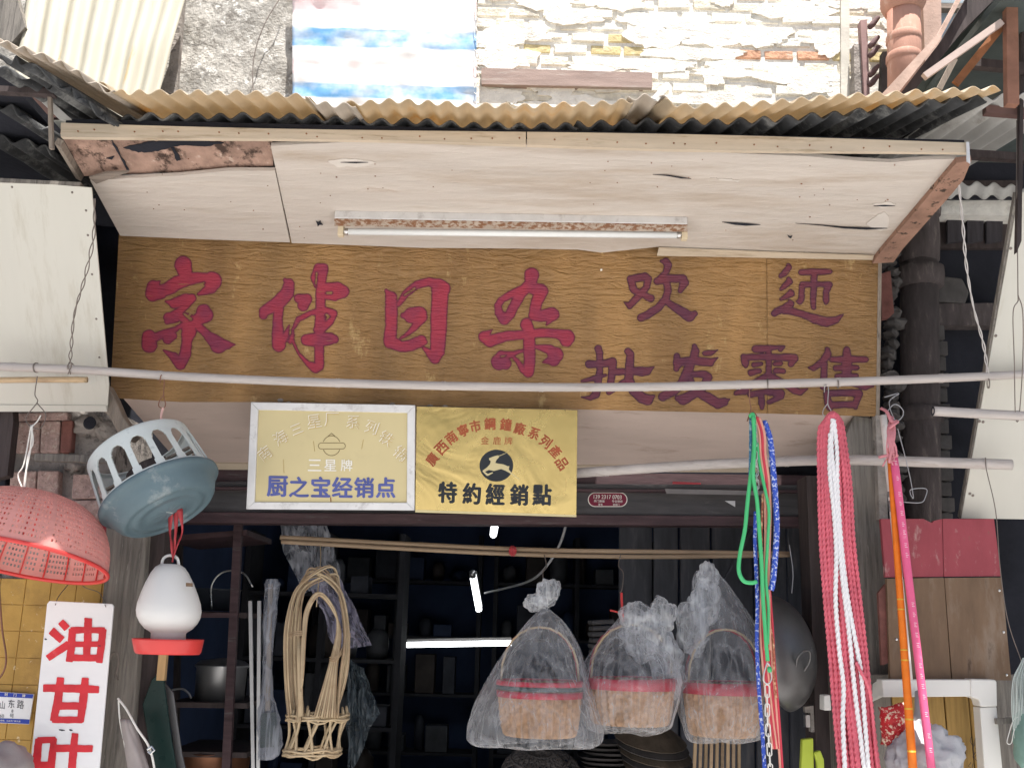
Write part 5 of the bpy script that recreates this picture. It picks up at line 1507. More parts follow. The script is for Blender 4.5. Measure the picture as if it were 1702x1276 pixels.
# chicken drinker
dk = thing('chicken_drinker', 'white jar shaped chicken drinker on a red tray hanging beside the grey post', 'drinker', at(278, 1088, -0.28))
c0 = at(279, 1087, -0.28)
s = mpp(279, 1050, -0.28)
upd = (at(283, 935, -0.28) - c0).normalized()
part(MB().lathe([(r * s, h * s) for r, h in ((0, 0.5), (50, 0.5), (53, 4), (57, 22), (57.5, 25), (55, 25), (52, 8), (0, 6))], c0, upd, 48), 'tray', m_traired, dk, smooth=True)
part(MB().lathe([(r * s, h * s) for r, h in ((0, 7), (28, 7), (28, 34), (30, 36), (38, 41), (46, 50), (51, 60), (52.5, 70), (51, 82), (46, 98), (39, 116), (31, 132), (24, 142), (16, 147), (0, 148))], c0, upd, 48), 'jar', m_milk, dk, smooth=True)
hp = []
for a in np.linspace(math.pi * 1.06, -math.pi * 0.06, 14):
    hp.append(c0 + upd * ((144 + 18 * max(0, math.sin(a)) ** 0.6) * s) + RV * (14 * s * math.cos(a)))
part(MB().tube(hp, 0.0055, 8), 'handle', m_milk, dk, smooth=True)
part(slab([(309, 968), (320, 968.5), (320, 974.5), (309, 974)], -0.352, 0.004), 'label', m_boxbrown, dk)
rbn = MB()
for k, (xo, wv) in enumerate(((286, 4), (294, 5), (301, 4))):
    P = ppath([(xo - 2, 845, -0.32), (xo - 4 + k * 3, 880, -0.3), (290 + (k - 1) * 4, 905, -0.3), (287, 934, -0.29)], 6)
    wpx = [5, 7, 8, 7, 6, 5]
    L_, Rr = [], []
    for i, p in enumerate(P):
        u = i / (len(P) - 1)
        ww = (8 * (1 - u) + 2) * s * 0.5 * (0.7 + 0.3 * math.sin(u * 9 + k))
        L_.append(p - RV * ww + Vector((0, 0.01 * math.sin(u * 7 + k * 2), 0)))
        Rr.append(p + RV * ww)
    rbn.grid([L_, Rr])
solo(rbn, 'plastic_ribbon', 'red plastic ribbon from which the chicken drinker hangs', 'ribbon', m_ribbon, smooth=True, solid=0.0012)

# 油甘叶 sign
os_ = thing('vertical_sign', 'white vertical board with three large red hand painted characters on the ochre tiles', 'sign', at(110, 1290, -0.2))
WP = Plane((80, 998, -0.16), (188, 1003, -0.16), (48, 1290, -0.16))
spanel([(82, 998), (186, 1003), (189, 1007), (164, 1290), (154, 1410), (34, 1410), (48, 1290), (78, 1003)], 'board', m_whitepaint, root=os_, pl=WP, th=0.008, bevel=0.002)
C4 = 4.31
glyph([[(270, 235, 25), (300, 268, 27)], [(205, 300, 29), (262, 350, 28)], [(178, 482, 25), (240, 440, 26), (310, 395, 28)], [(345, 292, 26), (340, 400, 28), (326, 500, 25)], [(345, 288, 24), (460, 286, 22), (566, 290, 24)],
       [(564, 292, 26), (550, 420, 26), (540, 508, 24)], [(345, 388, 20), (555, 388, 20)], [(460, 215, 28), (455, 350, 28), (446, 480, 26)], [(330, 485, 25), (545, 487, 24)]],
      (40, 980), C4, WP, 0.002, 'painted_character', m_redbrush, os_, square=True, res=1.0, rough=0.5, seed=20)
glyph([[(150, 702, 27), (345, 705, 29), (522, 712, 27)], [(260, 640, 27), (245, 780, 30), (212, 925, 26)], [(438, 642, 26), (425, 780, 30), (405, 930, 25)], [(245, 830, 28), (415, 830, 26)], [(212, 928, 24), (405, 930, 24)]],
      (40, 980), C4, WP, 0.002, 'painted_character', m_redbrush, os_, square=True, res=1.0, rough=0.5, seed=21)
glyph([[(105, 1078, 26), (92, 1200, 30), (80, 1330, 26)], [(108, 1075, 24), (212, 1072, 22)], [(212, 1072, 22), (200, 1200, 28), (188, 1330, 28)], [(95, 1255, 26), (190, 1250, 24)], [(364, 1038, 24), (350, 1180, 29), (335, 1400, 28)], [(215, 1133, 27), (360, 1134, 26), (478, 1136, 25)]],
      (40, 980), C4, WP, 0.002, 'painted_character', m_redbrush, os_, square=True, res=1.0, rough=0.5, seed=22)
smu = MB()
for x, y, a in ((103, 1212, 5), (118, 1212, 3), (76, 1061, 2), (166, 1072, 3)):
    smu.tube([WP.on(x - a, y, 0.001), WP.on(x, y + 0.8, 0.001), WP.on(x + a, y + 1, 0.001)], [0.0015, 0.003, 0.0008], 4)
part(smu, 'smudges', m_ink, os_, kind='stuff')
wire('two thin wires from which the white vertical board hangs', [(92, 1005, -0.17), (98, 990, -0.1), (118, 965, 0.0), (124, 955, 0.0), (140, 975, -0.05), (165, 985, -0.1), (176, 1008, -0.17)], 0.7)

# door number plate
dn_ = thing('door_plate', 'small white and blue house number plate on the ochre tiles at the left edge', 'number plate', at(20, 1205, 0.01))
DP = Plane((0, 1149, 0.012), (55, 1153, 0.012), (-2, 1200, 0.012))
spanel([(-40, 1146), (56, 1153), (48, 1203), (-46, 1199)], 'plate', m_whitepaint, root=dn_, pl=DP, th=0.006)
spanel([(-40, 1147), (55.5, 1153.5), (54, 1160), (-41, 1155)], 'blue_band', m_bluesign, root=dn_, pl=DP, off=0.001, th=0.001)
spanel([(-46, 1191), (49.5, 1195), (48.2, 1202.5), (-46, 1198)], 'blue_band', m_bluesign, root=dn_, pl=DP, off=0.001, th=0.001)
part(ptext([('时', 10.5, 1153.5, 5, 3), ('门', 25, 1154.5, 5, 3), ('牌', 39.5, 1155.5, 5, 3), ('临', -5, 1152.5, 5, 3)], DP, 0.0022, 0.02), 'lettering', m_whiteprint, dn_, kind='stuff')
part(ptext([('山', 4, 1171, 13, 4, 0.7), ('东', 19, 1169, 14, 4, 0.8), ('路', 34, 1170, 14, 6, 0.8), ('8', 20.5, 1181, 5, 3), ('号', 19.5, 1189, 7, 3), ('60', 3, 1189, 5.5, 3)], DP, 0.0016, 0.0), 'handwriting', m_ink, dn_)
part(ptext([('临时使用，以正式门牌为准', 14, 1197.2, 3.2, 3, 1.0)], DP, 0.0022, 0.0), 'lettering', m_whiteprint, dn_)

# rattan carrier
rc = thing('rattan_carrier', 'tall split rattan carrier with a ring base hanging in the entrance', 'basket', at(522, 1262, 0.02))
cb, ct = at(519, 1250, 0.02), at(528, 1192, 0.02)
s = mpp(522, 1200, 0.02)
upd = (at(536, 940, 0.02) - cb).normalized()
def rring(c, r, tilt=0.0, n=36, wob=0.0, sd=0):
    return [c + RV * (r * math.cos(a)) + Vector((0, 1, 0)) * (r * 0.85 * math.sin(a)) + upd * (tilt * math.sin(a) + wob * mnoise.noise(Vector((math.cos(a) * 2, math.sin(a) * 2, sd)))) for a in np.linspace(0, 2 * math.pi, n + 1)[:-1]]
for c, r in ((cb, 45 * s), (ct, 49 * s)):
    for k in range(4):
        part(MB().tube(rring(c + upd * (k * 0.006 - 0.008), r + (k % 2) * 0.006, 0.0, 36, 0.012, k + r), 0.0045, 6, closed=True), 'ring_strand', m_rattan_lt, rc, smooth=True)
rr3 = random.Random(4)
for k in range(18):
    a = 2 * math.pi * k / 18 + rr3.uniform(-0.08, 0.08)
    d = RV * math.cos(a) + Vector((0, 0.85, 0)) * math.sin(a)
    a2 = a + (0.35 if k % 2 else -0.35)
    d2 = RV * math.cos(a2) + Vector((0, 0.85, 0)) * math.sin(a2)
    mid = (cb + ct) / 2
    part(MB().tube(smooth_path([cb + d * (46 * s), mid + (d + d2) * 0.5 * (43 * s), ct + d2 * (48 * s), ct + d2 * (47 * s) + upd * (14 + rr3.uniform(0, 10)) * s], 5), [0.0055] * 15 + [0.0035], 5), 'side_strand', m_rattan_lt, rc, smooth=True)
ltop = [(526, 942), (534, 938), (544, 940), (520, 946), (552, 946), (538, 944)]
for k in range(15):
    # outer hoops: up one side, over the top, down the other
    f = k / 14
    ax0 = 473 + 27 * f
    bx0_ = 570 - 14 * rr3.random()
    topx = 512 + 44 * rr3.random()
    topy = 938 + 22 * rr3.random() + 8 * f
    dpth = rr3.uniform(-0.1, 0.12)
    pts = [(ax0 + 6, 1196 - 6 * f, 0.02 + dpth * 0.7), (ax0, 1120, 0.02 + dpth), (474 + 26 * f, 1040, 0.02 + dpth * 0.9), (494 + 14 * f, 975 + 6 * f, 0.02 + dpth * 0.5), (topx, topy, 0.02), (566 - 4 * rr3.random(), 978 + 8 * rr3.random(), 0.02 - dpth * 0.4), (580 - 9 * rr3.random(), 1050, 0.02 - dpth * 0.8), (578 - 14 * rr3.random(), 1120, 0.02 - dpth), (bx0_ - 8, 1192, 0.02 - dpth * 0.7)]
    part(ptube(pts, rr3.uniform(1.0, 2.1), 6, 6), 'hoop_strand', m_rattan if k % 3 else m_rattan_lt, rc, smooth=True)
for k in range(9):
    f = k / 8
    pts = [(499 - 8 * f, 1200, -0.08 + 0.03 * f), (500 + 3 * f, 1130, -0.09), (503 + 5 * f, 1050, -0.08), (509 + 5 * f, 1010 + 3 * f, -0.06), (531 + rr3.uniform(-3, 3), 984 + 5 * f, -0.05), (556 - 4 * f, 1012, -0.04), (560 + 6 * f, 1050, -0.04), (546 + 14 * f, 1110, -0.06), (522 + 34 * f, 1192, -0.08)]
    part(ptube(pts, rr3.uniform(1.0, 2.2), 6, 6), 'hoop_strand', m_rattan_lt if k % 2 else m_rattan, rc, smooth=True)
part(ptube([(497, 1060, -0.07), (500, 1190, -0.09)], 4.5, 6, 3), 'upright', m_rattan_lt, rc, smooth=True)
bnd = MB()
for y0 in (1050, 1053, 1056):
    ptube([(478, y0 + 3, -0.05), (490, y0 - 1, -0.11), (503, y0 - 2, -0.1)], 1.2, 5, 4, bnd)
    ptube([(548, y0 + 42, -0.08), (562, y0 + 38, -0.1), (582, y0 + 2, -0.03)], 1.2, 5, 4, bnd)
part(bnd, 'binding', m_rattan, rc, kind='stuff')
wire('thin wire hanging the rattan carrier from the bamboo sticks', [(532, 903, 0.27), (533, 925, 0.2), (531, 950, 0.08), (528, 985, -0.03), (526, 1008, -0.05)], 0.8, m_rattan_lt)

# baskets in plastic bags
def basket(cx, top, bot, rt_, rb_px, Y, label, bands, lidline=True):
    root = thing('bamboo_basket', label, 'basket', at(cx, bot, Y), group='bagged bamboo baskets')
    s = mpp(cx, top, Y)
    c = at(cx, bot, Y)
    up = (at(cx, top, Y) - c).normalized()
    H = (at(cx, top, Y) - c).length
    NS = 34
    mb = MB()
    pr = [(rb_px + (rt_ - rb_px) * (u ** 0.45), u * H) for u in np.linspace(0, 1, 30)]
    st = lambda a, h: 1 + 0.03 * math.cos(a * NS) + 0.012 * math.cos(h / H * 40 + (math.pi if int(a * NS / 6.2832) % 2 else 0))
    mb.lathe([(0, 0)] + [(r * s, h) for r, h in pr] + [(r * s * 0.96, h) for r, h in pr[::-1][:6]], c, up, NS * 8, wob=st)
    part(mb, 'woven_body', m_basket, root)
    for u0, u1, mt in bands:
        part(MB().lathe([((rb_px + (rt_ - rb_px) * (u ** 0.45)) * s * 1.02 + 0.003, u * H) for u in (u0, (u0 + u1) / 2, u1)], c, up, 64, wob=lambda a, h: 1 + 0.006 * math.cos(a * 30)), 'painted_band', mt, root, smooth=True, solid=0.004)
    part(MB().tube([c + up * H + RV * (rt_ * s * math.cos(a)) + up.cross(RV) * (rt_ * s * math.sin(a)) for a in np.linspace(0, 2 * math.pi, 49)[:-1]], 0.0055, 8, closed=True), 'rim', m_basketred, root, smooth=True)
    for k in (-1, 1):
        hs = MB()
        pts = []
        for a in np.linspace(0, math.pi, 13):
            pts.append(c + up * (H + 0.2 * math.sin(a) ** 0.8) + RV * (rt_ * s * 0.93 * math.cos(a)) + Vector((0, k * 0.035, 0)))
        hs.tube(pts, 0.0045, 6, flat=0.6)
        part(hs, 'handle', m_basketred if k > 0 else m_rattan_lt, root, smooth=True)
    return root
basket(897, 1133, 1222, 69, 56, -0.02, 'bamboo basket with two red bands and a dark band in the leftmost plastic bag', [(0.72, 0.84, m_basketred), (0.86, 0.93, m_basketdk), (0.94, 1.03, m_basketred)])
basket(1048, 1128, 1203, 72, 58, 0.02, 'bamboo basket with one broad red band in the middle plastic bag', [(0.78, 1.02, m_basketred)])
basket(1202, 1135, 1222, 65, 50, 0.05, 'darker bamboo basket with red band in the rightmost plastic bag', [(0.8, 1.02, m_basketred)])

def bag(label, levels, Y, seed, extra, film=m_film, depth=1.0):
    root = thing('plastic_bag', label, 'bag', at(levels[-1][0], levels[-1][1], Y), group='clear bags over bamboo baskets')
    n = 120
    P = smooth_path([Vector(l) for l in levels], 7)
    rows = []
    m = len(P)
    for i, q in enumerate(P):
        c = at(q.x, q.y, Y)
        s = mpp(q.x, q.y, Y)
        u = i / (m - 1)
        row = []
        for j in range(n + 1):
            a = 2 * math.pi * (j % n) / n
            d = Vector((math.cos(a), math.sin(a), 0))
            f = 1 + 0.05 * mnoise.noise(Vector((d.x * 5, d.y * 5, u * 1.2 + seed))) + 0.05 * mnoise.noise(Vector((d.x * 2, d.y * 2, u * 4 + seed * 3)))
            f += (0.10 * (1 - u) ** 1.5) * mnoise.noise(Vector((d.x * 9, d.y * 9, seed + u * 0.4))) + 0.018 * mnoise.noise(Vector((d.x * 18, d.y * 18, u * 6 + seed)))
            row.append(c + RV * (q.z * s * f * d.x) + Vector((0, 1, 0)) * (q.z * s * depth * f * d.y) + UV * (6 * s * u * mnoise.noise(Vector((d.x * 1.5, d.y * 1.5, seed * 2)))))
        rows.append(row)
    part(MB().grid(rows), 'bag_film', film, root, smooth=True)
    for k, (cx, cy, rx, ry, am) in enumerate(extra):
        s = mpp(cx, cy, Y)
        part(MB().blob(at(cx, cy, Y - 0.02), (rx * s, rx * s * 0.7, ry * s), seed * 5 + k, am, 1.15, 48, 32), 'crumpled_knot', m_knot, root, smooth=True)
    return root
bag('clear plastic bag tied in a topknot, leftmost of three bagged baskets', [(905, 1008, 6), (906, 1016, 12), (907, 1035, 32), (904, 1070, 56), (897, 1110, 76), (893, 1150, 92), (890, 1190, 106), (888, 1218, 112), (889, 1236, 104), (893, 1240, 60)], -0.02, 1.3,
    [(892, 1000, 19, 13, 0.45), (910, 983, 20, 21, 0.45)])
bag('clear plastic bag with its neck flopped to the right, middle of three bagged baskets', [(1036, 1026, 7), (1036, 1034, 14), (1044, 1052, 38), (1048, 1080, 62), (1048, 1112, 82), (1047, 1150, 85), (1045, 1185, 78), (1043, 1208, 70), (1042, 1217, 40)], 0.02, 2.7,
    [(1062, 1026, 30, 24, 0.4), (1100, 1022, 24, 27, 0.42), (1080, 1060, 36, 36, 0.45), (1108, 1100, 26, 44, 0.45), (1122, 1130, 18, 26, 0.4)])
bag('dusty plastic bag spread over a peak, rightmost of three bagged baskets', [(1172, 948, 14), (1178, 965, 26), (1190, 1000, 38), (1200, 1040, 54), (1203, 1085, 70), (1204, 1130, 78), (1204, 1170, 79), (1203, 1205, 70), (1202, 1228, 58), (1202, 1233, 24)], 0.05, 4.1,
    [(1176, 960, 16, 22, 0.4), (1150, 1040, 26, 44, 0.4), (1172, 1000, 24, 40, 0.4)])
wire('thin iron hook above the middle plastic bag', [(1032, 920, 0.26), (1028, 940, 0.2), (1036, 952, 0.15), (1034, 978, 0.08), (1030, 985, 0.06)], 0.9, m_wire, 'wire_hook', cat='hook')
rt2 = ptube([(1033, 985, 0.05), (1034, 1010, 0.03), (1036, 1032, 0.0)], 2.2, 6)
ptube([(1014, 1014, 0.02), (1024, 1016, 0.02), (1034, 1020, 0.0)], 1.5, 6, 6, rt2)
solo(rt2, 'tie_string', 'bright red string tying the middle plastic bag', 'string', m_traired)
wire('dark cord tying the leftmost plastic bag to the bamboo sticks', [(905, 922, 0.26), (908, 940, 0.18), (902, 952, 0.1), (905, 970, 0.0)], 1.0, m_wire, 'wire_hook', cat='hook')

# dark steel pan on the right jamb
wk = thing('steel_pan', 'dark steel pan hanging on edge at the right side of the entrance', 'pan', at(1320, 1180, -0.05))
s = mpp(1318, 1080, -0.05)
Cw = at(1296, 1084, 0.04)
axw = (RV * 0.80 + FV * -0.48 + UV * 0.26).normalized()
pr = [(97 * math.sin(t), 62 * (math.cos(t) - 0.12)) for t in np.linspace(0.0, 1.45, 14)]
part(MB().lathe([(r * s, h * s) for r, h in pr], Cw, axw, 48), 'bowl', m_wok, wk, smooth=True, solid=0.003)
part(ptube([(1324, 1116, -0.1), (1325, 1095, -0.13), (1336, 1082, -0.14), (1346, 1083, -0.13), (1345, 1100, -0.1), (1334, 1118, -0.08)], 1.8, 6, 5), 'handle', m_wok, wk, smooth=True)
wire('thin string hanging the dark steel pan', [(1312, 905, 0.1), (1318, 950, 0.08), (1316, 985, 0.04)], 0.8, m_cable)

# multicoloured cords
cds = thing('cord_bundle', 'bundle of green, blue, peach and red cords with a chain hung on a wire loop', 'cords', at(1270, 1290, PY_))
Yc = PY_ - 0.01
def cpart(mb, name, mat, lab=None):
    return part(mb, name, mat, cds, label=lab, smooth=True)
cpart(ptube([(1246, 692, Yc), (1252, 690, Yc - 0.01), (1254, 720, Yc), (1252, 760, Yc), (1248, 790, Yc), (1243, 830, Yc), (1238, 880, Yc), (1230, 920, Yc), (1228, 948, Yc), (1236, 965, Yc), (1250, 968, Yc), (1258, 966, Yc)], 3.4, 10, 8), 'green_hose', m_green)
cpart(ptube([(1252, 692, Yc - 0.015), (1254, 740, Yc - 0.015), (1252, 790, Yc - 0.015), (1258, 830, Yc - 0.015), (1262, 880, Yc - 0.015), (1266, 940, Yc - 0.015), (1268, 990, Yc - 0.015), (1272, 1050, Yc - 0.02), (1276, 1098, Yc - 0.02)], 3.2, 10, 8), 'green_hose', m_green)
cpart(ptube([(1258, 735, Yc), (1262, 770, Yc), (1272, 815, Yc - 0.01), (1278, 850, Yc - 0.01), (1276, 900, Yc - 0.01), (1273, 960, Yc - 0.01), (1277, 1010, Yc - 0.01), (1276, 1070, Yc - 0.015)], 2.6, 10, 8), 'green_hose', m_green)
def braid_mat(name, a, b):
    g = NT(name)
    ck = g.n('TexVoronoi')
    ck.inputs['Scale'].default_value = 120
    g.l(g.tc.outputs['Object'], ck.inputs['Vector'])
    col = g.mix(g.mask(ck.outputs['Distance'], 0.6, 0.76), a, b)
    g.l(col, g.b.inputs['Base Color'])
    g.b.inputs['Roughness'].default_value = 0.7
    g.l(g.bump(ck.outputs['Distance'], 0.6, 0.003), g.b.inputs['Normal'])
    return g.m
m_bluebraid = braid_mat('blue_white_braid', (0.035, 0.09, 0.5), (0.6, 0.65, 0.85))
m_tealbraid = braid_mat('teal_braid', (0.04, 0.16, 0.28), (0.3, 0.45, 0.5))
cpart(cords([(1270, 700, Yc + 0.02), (1280, 730, Yc + 0.01), (1285, 780, Yc), (1289, 830, Yc), (1291, 880, Yc), (1288, 930, Yc), (1284, 970, Yc), (1281, 980, Yc)], 5.6 * 0.002, 0.05, 12, 4, lob=0.06, per=4), 'braided_rope', m_bluebraid)
cpart(cords([(1256, 850, Yc + 0.02), (1255, 900, Yc + 0.02), (1259, 1000, Yc + 0.02), (1258, 1060, Yc + 0.02), (1260, 1120, Yc + 0.02), (1264, 1180, Yc + 0.02), (1268, 1230, Yc + 0.02), (1272, 1300, Yc + 0.02)], 3.6 * 0.002, 0.05, 12, 4, lob=0.06, per=4), 'braided_rope', m_bluebraid)
cpart(cords([(1248, 694, Yc + 0.02), (1248, 730, Yc + 0.02), (1247, 790, Yc + 0.02)], 3.4 * 0.002, 0.05, 12, 4, lob=0.06, per=4), 'braided_rope', m_tealbraid)
for k, (dx, mt, rr_) in enumerate(((0, m_peach, 2.2), (4, m_redstripe, 2.6), (8, m_peach, 2.6))):
    cpart(ptube([(1254 + dx, 694 - 1.5 * (k == 1), Yc + 0.005), (1262 + dx, 720, Yc + 0.005), (1264 + dx, 755, Yc + 0.005), (1270 + dx, 800, Yc + 0.005), (1272 + dx, 850, Yc + 0.01), (1272 + dx * 0.8, 920, Yc + 0.01), (1270 + dx, 1000, Yc + 0.01), (1272 + dx, 1080, Yc + 0.01)], rr_, 8, 8), 'elastic_strap', mt)
for k, (dx, mt) in enumerate(((0, m_peach), (4, m_redstripe), (8, m_peach), (12, m_redstripe), (16, m_peach), (20, m_redstripe))):
    e = 1300 if k >= 4 else 1244
    cpart(ptube([(1266 + dx * 0.6, 960, Yc + 0.02), (1264 + dx, 1040, Yc + 0.02), (1268 + dx, 1110, Yc + 0.02), (1276 + dx * 0.9, 1180, Yc + 0.02), (1284 + dx * 0.9, e, Yc + 0.02)], 2.0, 8, 8), 'elastic_strap', mt)
cpart(cords([(1268, 820, Yc + 0.015), (1266, 900, Yc + 0.015), (1270, 1000, Yc + 0.015), (1284, 1060, Yc + 0.015), (1287, 1120, Yc + 0.015), (1290, 1160, Yc + 0.015)], 2.4 * 0.002, 0.014, 9, 3, lob=0.25), 'gold_cord', m_goldcord)
def chain(pts, lw, ll, r, rootname, mat):
    P = ppath(pts, 20)
    L = [0]
    for a, b in zip(P, P[1:]):
        L.append(L[-1] + (b - a).length)
    d, k = 0.0, 0
    while d < L[-1]:
        j = max(i for i in range(len(L)) if L[i] <= d)
        p = P[min(j, len(P) - 2)]
        t = (P[min(j + 1, len(P) - 1)] - P[min(j, len(P) - 2)]).normalized()
        side = RV if k % 2 == 0 else (RV * 0.35 + Vector((0, 0.94, 0)))
        pts_ = []
        for a in np.linspace(0, 2 * math.pi, 17)[:-1]:
            ca, sa = math.cos(a), math.sin(a)
            pts_.append(p + side * (lw / 2 * ca) + t * ((ll / 2 - lw / 2) * (1 if sa > 0 else -1) + lw / 2 * sa))
        cpart(MB().tube(pts_, r, 6, closed=True), 'chain_link', mat)
        d += ll * 0.76
        k += 1
chain([(1255, 712, Yc - 0.01), (1256, 760, Yc - 0.01), (1260, 830, Yc - 0.005)], 0.012, 0.034, 0.0018, 'c', m_steel)
chain([(1275, 1148, Yc - 0.02), (1276, 1200, Yc - 0.02), (1279, 1250, Yc - 0.02), (1282, 1310, Yc - 0.02)], 0.015, 0.042, 0.0022, 'c', m_string)
cpart(ptube([(1275, 1100, Yc - 0.03), (1270, 1118, Yc - 0.03), (1269, 1130, Yc - 0.03), (1276, 1136, Yc - 0.03), (1282, 1128, Yc - 0.03), (1280, 1108, Yc - 0.03), (1275, 1100, Yc - 0.03)], 1.3, 6, 6), 'snap_hook', m_steel)
cpart(MB().blob(at(1279, 1112, Yc - 0.03), (0.008, 0.008, 0.01), 3, 0.3, 3), 'green_knot', m_green)

# red and white rope bundle
rbd = thing('rope_bundle', 'thick hank of pinkish red twisted cord with white cords hung on a wire hook', 'rope', at(1410, 1290, PY_))
lev = [(692, 1370, 1398), (720, 1362, 1402), (800, 1361, 1412), (900, 1365, 1419), (1000, 1372, 1429), (1100, 1381, 1440), (1200, 1389, 1451), (1300, 1398, 1460)]
NR = 10
for layer in range(2):
    for k in range(NR - layer):
        f = (k + 0.5 * layer) / (NR - 1)
        pts = [(1384 + 4 * (f - 0.5), 686 + 5 * abs(f - 0.5), PY_ - 0.0)]
        for q, (y, l, r_) in enumerate(lev):
            if q == 0:
                y = 690 + 46 * (f - 0.5) ** 2
            pts.append((l + (r_ - l) * f + 5.5 * mnoise.noise(Vector((k * 3.1, y * 0.009, layer * 5))) * (q > 1), y, PY_ - 0.03 * math.sin(math.pi * f) + layer * 0.028 + 0.01 * mnoise.noise(Vector((k, y * 0.02, layer)))))
        part(cords(pts, 4.1 * 0.0022, 0.02, 12, 3, lob=0.2), 'red_cord', m_ropered, rbd, smooth=True)
for pts in ([(1384, 696), (1382, 740), (1387, 800), (1391, 850), (1400, 960), (1411, 1050), (1421, 1150), (1431, 1230), (1440, 1310)],
            [(1386, 698), (1391, 750), (1392, 810), (1398, 900), (1407, 980), (1417, 1040), (1430, 1110), (1436, 1180), (1446, 1310)],
            [(1380, 720), (1379, 780), (1386, 850), (1390, 920), (1389, 1000), (1395, 1080), (1402, 1140), (1401, 1200), (1406, 1310)]):
    part(cords([(x, y, PY_ - 0.042) for x, y in pts], 3.8 * 0.0022, 0.02, 12, 3, lob=0.18), 'white_cord', m_ropewhite, rbd, label='white twisted cord among the red', smooth=True)
part(cords([(1423, 1100, PY_ - 0.05), (1432, 1118, PY_ - 0.055), (1443, 1140, PY_ - 0.05), (1449, 1180, PY_ - 0.03), (1454, 1240, PY_ - 0.02), (1462, 1310, PY_ - 0.02)], 3.2 * 0.00205, 0.017, 9, 3), 'red_cord', m_ropered, rbd, smooth=True)

# telescopic poles
def rod(name, label, a, b, r0, r1, mat, rings=(), Yp=PY_):
    root = thing(name, label, 'pole', at(*b))
    A, B = at(*a), at(*b)
    sh_ = part(MB().tube([A.lerp(B, t) for t in np.linspace(0, 1, 12)], [(r0 + (r1 - r0) * t) * mpp(*a) for t in np.linspace(0, 1, 12)], 16), 'shaft', mat, root, smooth=True)
    d = (B - A).normalized()
    for t, l_, mt in rings:
        p = A.lerp(B, t)
        rr_ = (r0 + (r1 - r0) * t) * mpp(*a) * 1.06
        part(MB().tube([p, p + d * l_], rr_, 16), 'ring', mt, sh_, smooth=True)
    return root, A, B
m_ringgrey = M('grey_ring', (0.2, 0.2, 0.2), 0.1, 9, rough=0.5)
m_ringwhite = M('white_ring', (0.7, 0.66, 0.62), 0.1, 9, rough=0.5)
rod('fishing_pole', 'slim white pole with grey rings, leftmost of the tied poles', (1468, 690, -0.37), (1512, 1130, -0.36), 5.6, 4.8, m_whitepole, [(t, 0.02, m_ringgrey) for t in (0.3, 0.335, 0.355, 0.55, 0.58, 0.6)])
r_o, A, B = rod('fishing_pole', 'bright orange sleeved pole, middle of the tied poles', (1478, 745, -0.39), (1519, 1300, -0.42), 4.6, 6.8, m_orange)
for t in (0.47, 0.5, 0.62, 0.65, 0.79, 0.82, 0.91):
    p = A.lerp(B, t)
    part(MB().tube([p, p + (B - A).normalized() * 0.022], (4.6 + 2.2 * t) * mpp(1500, 1000, -0.40) * 1.04, 16), 'yellow_mark', M('yellow_print', (0.85, 0.5, 0.06), 0.1, 9, rough=0.4) if t == 0.47 else bpy.data.materials['yellow_print'], r_o.children[0], smooth=True)
r_p, A2, B2 = rod('fishing_pole', 'pink sleeved pole with white print, rightmost of the tied poles', (1484, 745, -0.41), (1551, 1300, -0.45), 6.6, 6.2, m_pink)
m_wp = M('pale_print', (0.85, 0.68, 0.7), 0.05, 9, rough=0.4)
for t in (0.04, 0.09, 0.14, 0.17, 0.2, 0.235, 0.26, 0.3, 0.33, 0.48, 0.51, 0.54, 0.57, 0.6, 0.66, 0.69, 0.72, 0.75, 0.8, 0.86, 0.9):
    p = A2.lerp(B2, t) - FV * (6.6 * mpp(1500, 1000, -0.43))
    d = (B2 - A2).normalized()
    mb = MB()
    side = d.cross(FV).normalized()
    h = 0.005 + 0.003 * ((int(t * 100) * 7) % 3)
    for q in range(3):
        mb.bar(p - side * 0.0045 + d * (q * 0.006), p + side * (0.0045 - 0.003 * ((q + int(t * 100)) % 2)) + d * (q * 0.006 + 0.001), 0.0022, 0.0016)
    part(mb, 'print_mark', m_wp, r_p.children[0], kind='stuff')
# pole tie: ribbons and wire
tr_b = MB()
rr4 = random.Random(8)
for k in range(11):
    x = 1484 + rr4.uniform(-6, 6)
    ptube([(1482 + rr4.uniform(-3, 3), 690 + rr4.uniform(0, 16), -0.43), (x - 2, 720, -0.45), (x + rr4.uniform(-12, 8), 748 + rr4.uniform(-8, 20), -0.45), (x + rr4.uniform(-22, 12), 765 + rr4.uniform(-10, 10), -0.44)], rr4.uniform(1.2, 2.6), 5, 6, tr_b, flat=0.4)
ptube([(1464, 678, -0.41), (1474, 684, -0.43), (1482, 700, -0.45), (1492, 700, -0.45), (1484, 706, -0.46), (1477, 712, -0.45)], 3, 5, 6, tr_b, flat=0.5)
solo(tr_b, 'plastic_ribbon', 'frayed pink plastic ribbon tying the poles together at the top', 'ribbon', M('pale_pink_ribbon', (0.68, 0.27, 0.3), 0.25, 12, rough=0.5, bump=0.3, trans=0.2), smooth=True)
wire('curled pale wires looping above the tied poles', [(1470, 690, -0.4), (1486, 672, -0.4), (1500, 680, -0.4), (1500, 692, -0.4), (1488, 698, -0.4), (1478, 668, -0.38), (1494, 654, -0.37), (1470, 660, -0.37)], 0.8, m_cable)
wire('thin dark wire loop sticking out right of the poles', [(1492, 712, -0.4), (1506, 765, -0.38), (1514, 800, -0.36), (1518, 828, -0.36), (1513, 814, -0.36), (1539, 812, -0.36), (1538, 826, -0.36), (1530, 835, -0.36), (1500, 834, -0.36)], 0.8, m_cable)

